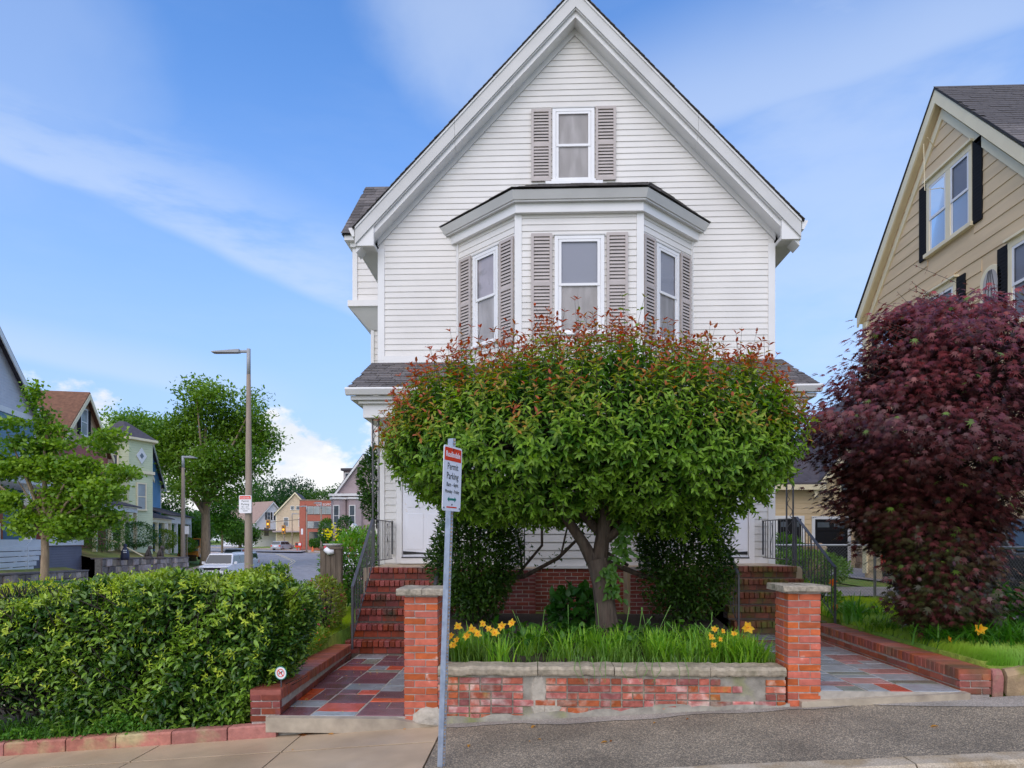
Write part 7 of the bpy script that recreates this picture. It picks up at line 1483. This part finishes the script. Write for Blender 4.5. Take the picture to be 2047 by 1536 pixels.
# cars
def car(name, label, x, y, z, rot, paint, L=4.3, H=1.6, W=1.75, boxy=True, rear=False):
    t = thing(name, label, 'car', (x, y, z), None, rot); p = mat(name+'_paint', paint, .22, .03, 2, spec=.6); h = L/2; g = H
    def ext(P, w0, nm, m, w1=None, par=t, bev=.0):
        w1 = w1 if w1 is not None else w0; n = len(P); wz = lambda zz: w0+(w1-w0)*(zz-P[0][1])/(max(q[1] for q in P)-P[0][1]+1e-6)
        return MB().add([(-wz(zz)/2, yy, zz) for yy, zz in P]+[(wz(zz)/2, yy, zz) for yy, zz in P], [tuple(range(n)), tuple(range(2*n-1, n-1, -1))]+[((i+1) % n, i, i+n, (i+1) % n+n) for i in range(n)]).build(nm, m, par, bevel=bev, local=True)
    zb = H*.60
    body = [(-h+.05, .28), (-h, .5), (-h+.02, zb*.72), (-h+.22, zb*.90), (-h+L*.25, zb*1.02), (h-.15, zb*1.02), (h-.02, zb*.85), (h, .5), (h-.06, .28)]; bo = ext(body, W, 'body', p, W*.95, bev=.05)
    gh = [(-h+L*.245, zb*1.0), (-h+L*.38, H-.02), (h-.45 if boxy else h-1.0, H-.02), (h-.12, zb*1.0)]; gho = ext(gh, W*.93, 'cabin', p, W*.80, bev=.05)
    hh = H-.06; f = lambda a_, b_, t_: (a_[0]+(b_[0]-a_[0])*t_, a_[1]+(b_[1]-a_[1])*t_)
    a_, b_ = gh[0], gh[1]; nrm = .02
    for (pa, pb, nm, sgn) in ((gh[0], gh[1], 'windscreen', -1), (gh[3], gh[2], 'rear_window', 1)):
        q0, q1 = f(pa, pb, .10), f(pa, pb, .86); w0_, w1_ = W*.93*.92*.5, W*.82*.90*.5
        MB().thick([(-w0_, q0[0]+sgn*.025, q0[1]), (w0_, q0[0]+sgn*.025, q0[1]), (w1_, q1[0]+sgn*.025, q1[1]), (-w1_, q1[0]+sgn*.025, q1[1])], (0, sgn*.01, .01)).build(nm, M['darkglass'], t, local=True)
    for s in (-1, 1):
        z0_, z1_ = zb*1.04, H-.14; ya0, ya1 = f(gh[0], gh[1], .12)[0]+.12, f(gh[0], gh[1], .8)[0]+.14; yb0, yb1 = gh[3][0]-.2, gh[2][0]-.06
        ym0, ym1 = (ya0*.5+yb0*.5), (ya1*.5+yb1*.5); wx = lambda zz: s*((W*.93+(W*.80-W*.93)*(zz-zb)/(H-zb))/2+.008)
        for (c0, c1, d0, d1) in ((ya0, ya1, ym0-.04, ym1-.04), (ym0+.04, ym1+.04, yb0, yb1)): MB().thick([(wx(z0_), c0, z0_), (wx(z0_), d0, z0_), (wx(z1_), d1, z1_), (wx(z1_), c1, z1_)], (s*.008, 0, 0)).build('side_window', M['darkglass'], t, local=True)
        for yy in (-h+.85, h-.8):
            wy = []; ax = s*(W/2-.12)
            wv = MB().tube([(ax-.10, yy, .33), (ax+.10*s*s, yy, .33)], [.33, .33], 18).build('wheel', M['tyre'], t, local=True); MB().tube([(s*(W/2-.03), yy, .33), (s*(W/2+.0), yy, .33)], [.19, .17], 12).build('rim', M['chrome'], wv, local=True)
        MB().box(min(s*.52, s*.84)*W/1.75, max(s*.52, s*.84)*W/1.75, -h-.015, -h+.2, zb*.68, zb*.86).build('headlight', BM['paneL'], t, local=True)
        MB().box(min(s*.60, s*.86)*W/1.75, max(s*.60, s*.86)*W/1.75, h-.16, h+.012, zb*.66, zb*.92).build('tail_light', M['signred'], t, local=True)
        MB().box(min(s*(W/2-.02), s*(W/2+.16)), max(s*(W/2-.02), s*(W/2+.16)), -h+L*.30, -h+L*.30+.12, zb*1.0, zb*1.0+.16).build('wing_mirror', p, t, bevel=.02, local=True)
    MB().box(-.48, .48, -h-.012, -h+.2, zb*.70, zb*.84).build('grille', M['blackpaint'], t, local=True); MB().box(-.75, .75, -h-.018, -h+.1, .32, .44).build('bumper_intake', M['blackpaint'], t, local=True)
    MB().box(-.26, .26, h+.0, h+.015, .55, .70).build('number_plate', M['signwhite'], t, local=True)
    return t
sl = math.atan2(kl(48)-kl(38), 10)
for px, d, lb, col, ht, rt in ((448, 42, 'boxy white car parked nearest on the side street', (.80, .80, .80), 1.66, R(4)), (486, 52, 'pale blue car parked behind the white car', (.38, .46, .52), 1.5, R(12)), (468, 62, 'silver blue car parked third in the row', (.42, .45, .50), 1.55, R(16))):
    x, y = C(ff(px, d)+.0, d); car('parked_car', lb, x, y, roadz(d)+.01, TH+rt, col, 4.1, ht, 1.78)
x, y = C(ff(565, 112), 112); car('driving_car', 'small silver car seen from behind at the far junction', x, y, roadz(112)+.01, TH+R(180-14), (.45, .47, .50), 4.2, 1.5, 1.75)
x, y = C(ff(387, 63), 63); car('parked_truck', 'orange vehicle parked beyond the stone wall', x, y, -1.9, TH+R(12), (.75, .25, .04), 4.2, 2.0, 1.8)
car('parked_car', 'dark car parked in the driveway behind the maple', 7.95, 11.6, -1.15, R(3), (.03, .032, .035), 4.6, 1.52, 1.8)
x, y = C(ff(705, 52), 52); car('parked_car', 'white car roof showing behind the weathered barrel', x, y, -2.42, TH+R(90), (.7, .72, .75), 4.1, 1.45, 1.75)
# weathered wooden barrel with things on top
x, y = C(ff(663, 12.2), 12.2); brl = thing('wooden_planter', 'tall weathered wooden planter box left of the porch', 'planter', (x, y, -1.6)); w_ = .17; zt = zf(1094, 12.2)
for k in range(4):
    for s in range(4):
        a_ = R(90*s+10)+TH; fr = Fr(x, y, 0, a_); MB(fr).box(-w_+k*.087, -w_+k*.087+.081, -w_-.012+random.uniform(-.004, .004), -w_+.012, -1.75, zt-.03).build('plank', BM['wood'], brl)
MB(Fr(x, y, 0, R(10)+TH)).box(-w_-.03, w_+.03, -w_-.03, w_+.03, zt-.03, zt+.01).build('top_board', BM['wood'], brl)
sh_ = thing('shoe', 'white and red canvas shoe lying on the wooden planter', 'shoe', (x, y, zt+.01)); MB().tube([(x-.05, y-.20, zt-.03), (x+.02, y-.21, zt-.09), (x+.10, y-.2, zt-.08)], [.05, .055, .04], 8).build('sole', M['signwhite'], sh_, smooth=True); MB().tube([(x-.06, y-.21, zt+.02), (x-.03, y-.22, zt-.05), (x+.04, y-.23, zt-.085)], [.028, .03, .02], 6).build('red_stripe', mat('shoe_red', (.5, .06, .08), .6, .1), sh_, smooth=True)
bw = thing('white_tray', 'shallow white tray on top of the wooden planter', 'tray', (x, y, zt+.01)); MB().lathe((x+.02, y, zt+.01), [(.12, 0), (.17, .03), (.18, .05), (.155, .05)], 14).build('bowl', M['whitepaint'], bw)
# ================= beige house on the right =================
XG, YG = 9.66, 16.34; k_ = 1.1875
zA = 8.97*k_*.985; zE = 5.42*k_; hw = 3.84; SLB = (zA-zE)/hw
bh = thing('beige_gabled_house', 'tall beige gabled house with cream trim and dark shutters on the right', 'house', (XG, YG, -1.2))
FB = Fr(XG, YG, 0, R(-90))          # x runs towards the camera, y into the house
b = MB(FB); b.box(-hw, hw, 0, 11, -1.8, zE); b.prism([(-hw, zE), (hw, zE), (0, zA)], 0, 11); b.build('wall', M['beigeboard'], bh)
W = [(-.52, .99, 6.95, 8.75), (1.5, 1.92, 4.9, 5.85), (2.35, 3.35, 4.3, 5.95), (-.55, .42, 4.25, 5.95), (-2.9, -1.85, 4.1, 5.9)]
hz = [(a_-.13, b_+.13, c-.15, d+.13) for a_, b_, c, d in W]
def ob(z): return (-hw+.22, hw-.2) if z < zE else (-(zA-z)/SLB+.12, (zA-z)/SLB-.12)
boards(bh, FB, -.9, zA-.3, .305, ob, hz, M['beigeboard'], proud=.02)
def bwin(x0, x1, z0, z1, n, shl=True, shr=True):
    b = MB(FB); c = .11
    b.box(x0-c, x0, -.05, 0, z0, z1); b.box(x1, x1+c, -.05, 0, z0, z1); b.box(x0-c, x1+c, -.055, 0, z1, z1+c*1.3); b.box(x0-c-.04, x1+c+.04, -.11, 0, z0-.09, z0)
    if n == 2: xm = (x0+x1)/2; b.box(xm-.09, xm+.09, -.05, 0, z0, z1)
    o = b.build('window', M['cream'], bh); MB(FB).box(x0-c-.05, x1+c+.05, -.12, 0, z1+c*1.3, z1+c*1.3+.05).build('drip_cap', M['cream'], o)
    w_ = (x1-x0-(.18 if n == 2 else 0))/n
    for k in range(n):
        a_ = x0+k*(w_+.18); zm = (z0+z1)/2
        for za, zb, y in ((z0, zm+.03, -.02), (zm-.03, z1, -.034)):
            s = MB(FB); s.box(a_, a_+.06, y-.012, y, za, zb); s.box(a_+w_-.06, a_+w_, y-.012, y, za, zb); s.box(a_+.06, a_+w_-.06, y-.013, y, za, za+.06); s.box(a_+.06, a_+w_-.06, y-.013, y, zb-.06, zb); s.build('sash', M['whitepaint'], o)
            MB(FB).add([(a_+.06, y-.006, za+.06), (a_+w_-.06, y-.006, za+.06), (a_+w_-.06, y-.006, zb-.06), (a_+.06, y-.006, zb-.06)], [(0, 1, 2, 3)]).build('pane', M['glass'], o)
        MB(FB).add([(a_, -.003, z0), (a_+w_, -.003, z0), (a_+w_, -.003, z1), (a_, -.003, z1)], [(0, 1, 2, 3)]).build('curtain', M['blind'], o)
    for s, ok in ((-1, shl), (1, shr)):
        if ok:
            xa = (x0-c-.02-.30) if s < 0 else (x1+c+.02); sh = MB(FB).box(xa, xa+.30, -.05, -.012, z0-.08, z1+.12).build('shutter', M['darkshut'], bh); nn = 22
            for q in range(nn):
                z_ = z0-.04+(z1-z0+.10)*q/nn; MB(FB).thick([(xa+.04, -.055, z_), (xa+.26, -.055, z_), (xa+.26, -.045, z_+.05), (xa+.04, -.045, z_+.05)], (0, 0, .006)).build('slat', M['darkshut'], sh)
bwin(-.52, .99, 7.0, 8.62, 2); bwin(2.35, 3.35, 4.35, 5.9, 1, True, False); bwin(-.55, .42, 4.3, 5.85, 1); bwin(-2.9, -1.85, 4.2, 5.85, 1)
# arched window with leaded bars
arc = [(1.71+.23*math.cos(R(a_)), 5.40+.30*math.sin(R(a_))) for a_ in range(0, 181, 15)]; P = [(1.94, 4.75)]+arc+[(1.48, 4.75)]
P2 = [(1.71+(x-1.71)*1.5, 4.72+(z-4.75)*1.13) for x, z in P]
aw = MB(FB).prism(P2, -.05, -.0).build('arched_window', M['cream'], bh, bevel=.008); MB(FB).prism(P, -.056, -.051).build('pane', M['curtain'], aw)
b = MB(FB); [b.tube([(1.71+dx*.1, -.06, 4.76), (1.71+dx, -.06, 5.2), (1.71+dx*.3, -.06, 5.68)], .008, 4) for dx in (-.16, -.05, .05, .16)]; b.tube([(1.49, -.06, 5.1), (1.93, -.06, 5.1)], .007, 4); b.build('leading', M['blackpaint'], aw)
ov = .18
for s in (-1, 1):
    e_ = hw+.05; z_ = zA-e_*SLB; P = [(0, zA+.16), (s*e_, z_+.16), (s*e_, z_-.16), (0, zA-.16)]; MB(FB).prism(P if s < 0 else P[::-1], -ov-.03, -ov+.02).build('rake_board', M['cream'], bh)
    P = [(0, zA-.30), (s*hw, zE-.30), (s*hw, zE-.52), (0, zA-.54)]; MB(FB).prism(P if s < 0 else P[::-1], -.05, -.0).build('frieze_board', M['cream'], bh)
    P = [(0, zA-.0), (s*e_, z_-.0), (s*e_, z_-.06), (0, zA-.06)]; MB(FB).prism(P if s < 0 else P[::-1], -ov+.0201, -.0).build('rake_soffit', M['cream'], bh)
    q = [(0, -ov-.05, zA+.17), (s*e_*1.02, -ov-.05, z_+.15), (s*e_*1.02, 11.4, z_+.15), (0, 11.4, zA+.17)]; rf = MB(FB).thick(q, (0, 0, .05)).build('roof', M['shinglebase'], bh)
    if s > 0:
        A = FB((e_*1.02, -ov-.06, z_+.21)); B = FB((e_*1.02, 6.5, z_+.21)); Cc_ = FB((0, 6.5, zA+.23)); Dd = FB((0, -ov-.06, zA+.23)); shingle_quad(rf, A, B, Cc_, Dd, 38, 17, M['shingle'], .01, .15, cap=300)
b = MB(FB); b.box(-hw-.03, -hw+.22, -.06, 0, -1, zE-.1); b.build('corner_board', M['cream'], bh, bevel=.01)
b = MB(FB); b.box(-hw-.3, -hw+.24, -.33, -.07, zE-1.6, zE-.12); 
wr = MB(FB); wr.tube([(-.35, -.02, zA-1.0), (-.05, -.35, zA-.95)], .012, 5); wr.tube([(-.3, -.3, zA-.95), (-.25, -.3, zA-2.1), (-.05, -.05, zA-2.15)], .010, 5); wr.build('cable_bracket', M['cream'], bh)
# rear wing and garage of the beige house
YW = 27.; gw = thing('beige_garage_wing', 'beige garage wing with black doors behind the porch', 'garage', (11.5, YW, -1.2)); FWG = Fr(0, YW, 0)
zEv, zRg = 2.35, 7.2
b = MB(); b.box(9.0, 17.5, YW, YW+8, -1.6, 2.05); b.prism([(11.1, 2.0), (17.6, 2.0), (14.3, 6.2)], YW, YW+8); b.build('wall', M['beigeboard'], gw)
dd = [(9.55, 10.45, -1.2, .80), (10.98, 12.25, -1.2, .78), (12.0, 12.7, 1.45, 3.6)]
boards(gw, FWG, -1.1, 5.9, .21, lambda z: (9.0, 17.5) if z < 2.05 else (11.25+(z-2.05)*.78, 17.4-(z-2.05)*.78), [(a_-.12, b_+.12, c, d+.12) for a_, b_, c, d in dd], M['beigeboard'], proud=.018)
for a_, b_, c, d in dd[:2]:
    f = MB(FWG); f.box(a_-.12, a_, -.05, 0, c, d+.12); f.box(b_, b_+.12, -.05, 0, c, d+.12); f.box(a_, b_, -.05, 0, d, d+.12); f.build('door_frame', M['whitepaint'], gw)
    o = MB(FWG).box(a_, b_, -.02, 0, c, d).build('garage_door', M['darkshut'], gw)
    for q in range(4): MB(FWG).box(a_+.06, b_-.06, -.032, -.02, c+.08+q*.48, c+.08+q*.48+.40).build('door_panel', M['darkshut'], o, bevel=.008)
    for q in range(2): xx_ = a_+.1+q*(b_-a_)/2; MB(FWG).box(xx_, xx_+(b_-a_)/2-.18, -.036, -.031, d-.32, d-.12).build('pane', BM['pane'], o)
a_, b_, c, d = dd[2]; f = MB(FWG); f.box(a_-.1, a_, -.05, 0, c-.1, d+.1); f.box(b_, b_+.1, -.05, 0, c-.1, d+.1); f.box(a_, b_, -.05, 0, c-.1, c); f.box(a_, b_, -.05, 0, d, d+.1); wo = f.build('window', M['cream'], gw); MB(FWG).box(a_, b_, -.02, 0, c, d).build('pane', BM['pane'], wo)
rf = MB().thick([(8.7, YW-.35, 2.12), (11.3, YW-.35, 2.12), (11.3, YW+4, 5.0), (8.7, YW+4, 5.0)], (0, 0, .08)).build('roof', BM['roofgrey'], gw); MB().box(8.7, 11.25, YW-.42, YW-.34, 1.92, 2.12).build('fascia', M['cream'], gw)
for s in (-1, 1):
    q = [(14.35, YW-.3, 6.35), (14.35+s*3.5, YW-.3, 1.95), (14.35+s*3.5, YW+8, 1.95), (14.35, YW+8, 6.35)]; MB().thick(q, (0, 0, .09)).build('roof', BM['roofgrey'], gw)
    P = [(14.35, 6.33), (14.35+s*3.5, 1.93), (14.35+s*3.5, 1.60), (14.35, 6.0)]; MB().prism(P if s < 0 else P[::-1], YW-.33, YW-.28).build('rake_board', M['cream'], gw)
b = MB(); b.box(9.6, 10.6, YW+3.6, YW+6, 3.6, 4.75); b.build('dormer', M['cream'], gw); MB().thick([(9.4, YW+3.3, 4.75), (10.8, YW+3.3, 4.75), (10.8, YW+6.2, 5.3), (9.4, YW+6.2, 5.3)], (0, 0, .08)).build('dormer_roof', BM['roofgrey'], gw); MB(Fr(0, YW+3.6, 0)).box(9.8, 10.35, -.03, 0, 3.85, 4.6).build('pane', BM['pane'], gw)
st_ = thing('stone_pier', 'rough brown stone pier right of the garage door', 'pier', (12.75, 26.6, -1.2)); r_ = random.Random(8)
for row in range(6):
    for q in range(2): MB().box(12.4+q*.42+r_.uniform(-.02, .02), 12.78+q*.42+r_.uniform(-.02, .02), 26.3+r_.uniform(-.04, .04), 26.7, -1.2+row*.29, -1.2+row*.29+.27).build('stone', M['fieldstone'], st_, bevel=.03)
st2 = thing('boulder_pier', 'pale lichen covered stone post against the maple', 'pier', (7.2, 17.4, -1.2)); MB().lathe((7.0, 17.3, -1.2), [(.33, 0), (.36, .3), (.30, .7), (.34, 1.0), (.2, 1.1)], 9).build('stone', M['fieldstone'], st2)
# driveway
tag(MB().add([(4.7, 13.6, -1.125), (40, 13.6, -1.125), (40, 16.2, -1.125), (4.7, 16.2, -1.125)], [(0, 1, 2, 3)]).build('driveway', M['road']), 'grey asphalt driveway crossing behind the right yard', kind='structure')
tag(MB().add([(6.75, 6.5, -1.16), (9.3, 6.5, -1.1), (9.3, 13.6, -1.12), (6.75, 13.6, -1.12)], [(0, 1, 2, 3)]).build('driveway', M['road']), 'grey asphalt driveway beside the beige house', kind='structure')
tag(MB().add([(9.2, 18.2, -1.12), (13, 18.2, -1.12), (13, 27, -1.12), (9.2, 27, -1.12)], [(0, 1, 2, 3)]).build('driveway', M['road']), 'asphalt apron in front of the garage doors', kind='structure')
# chain link fence
cf = thing('chain_link_fence', 'grey chain link fence around the right yard', 'fence', (5.7, 13.9, -1.2))
def run(p, q, zt, zb):
    p, q = Vector((*p, 0)), Vector((*q, 0)); d = q-p; L = d.length; u = d.normalized(); n = max(1, round(L/2.2))
    MB().tube([(p.x, p.y, zt), (q.x, q.y, zt)], .021, 8).build('top_rail', M['pipe'], cf)
    for k in range(n+1): c = p+u*L*k/n; MB().tube([(c.x, c.y, zb-.3), (c.x, c.y, zt+.02)], .026, 8).build('post', M['pipe'], cf)
    H = zt-zb-.02; s = .062; A, B = [], []; k = -int(H/s)
    while k*s < L:
        for sg in (1, -1):
            a0, a1 = (k*s, k*s+H) if sg > 0 else (k*s+H, k*s); t0, t1 = 0., 1.
            lo, hi = sorted((a0, a1)); 
            def clipt(v): return (v-a0)/(a1-a0)
            ts = sorted((clipt(0), clipt(L))); t0, t1 = max(0, ts[0]), min(1, ts[1])
            if t1 > t0: A.append([*(p+u*(a0+(a1-a0)*t0))[:2], zb+H*t0]); B.append([*(p+u*(a0+(a1-a0)*t1))[:2], zb+H*t1])
        k += 1
    twigmesh('wire_mesh', np.array(A), np.array(B), .0018, .0018, M['chain'], cf)
run((4.55, 13.55), (6.68, 13.55), -.12, -1.13); run((6.68, 13.55), (6.68, 7.2), -.12, -1.13)
# fallen leaves, each one lying loose
def fallen(x, y, z, s, m, lb, seed):
    r_ = np.random.default_rng(seed); a_ = r_.uniform(0, 6.28); o = leafmesh('fallen_leaf', np.array([[x, y, z+.006]]), np.array([[math.cos(a_), math.sin(a_), .08]]), np.array([[0, 0, 1.]]), np.array([s]), np.array([s*.6]), np.array([m]), PETAL, None, 'ov8', None); tag(o, lb, 'leaf', 'fallen leaves on the pavement')
r_ = random.Random(12)
def gp(px, py, zfun=sz):      # a pavement spot
    zc = 5.6
    for _ in range(12):
        xc = (px-1023.5)/F*zc; X, Y = C(xc, zc); zc = -zfun(X)*F/(py-1078)
    return C((px-1023.5)/F*zc, zc)
ORL, BRL = (.60, .30, .06), (.34, .13, .04)
for i, (px, py, s, c) in enumerate(((1070, 1452, .075, ORL), (1082, 1480, .04, ORL), (937, 1490, .06, ORL), (1058, 1484, .03, ORL), (1215, 1484, .065, ORL), (1222, 1481, .045, BRL), (1098, 1436, .06, ORL), (1245, 1424, .07, ORL), (1375, 1437, .045, BRL), (1490, 1409, .05, ORL), (1876, 1453, .07, ORL), (1752, 1404, .05, BRL), (668, 1468, .06, ORL), (812, 1458, .035, ORL), (640, 1455, .03, BRL), (617, 1462, .12, BRL), (606, 1468, .14, BRL), (596, 1470, .12, BRL), (590, 1466, .08, ORL), (560, 1462, .04, ORL), (585, 1499, .025, ORL), (1310, 1445, .04, ORL), (980, 1432, .04, ORL))):
    X, Y = gp(px, py); fallen(X, Y, sz(X), s, c, 'small curled orange brown leaf lying on the pavement', 300+i)
for i in range(26):
    X, Y = (r_.uniform(-2.5, -1.35), r_.uniform(7.8, 9.6)) if i < 18 else (r_.uniform(-2.5, -1.35), r_.uniform(6.6, 7.4)); fallen(X, Y, -1.712, r_.uniform(.02, .05), ORL if r_.random() < .6 else (.5, .45, .12), 'tiny dry leaf lying on the left flagstone path', 350+i)
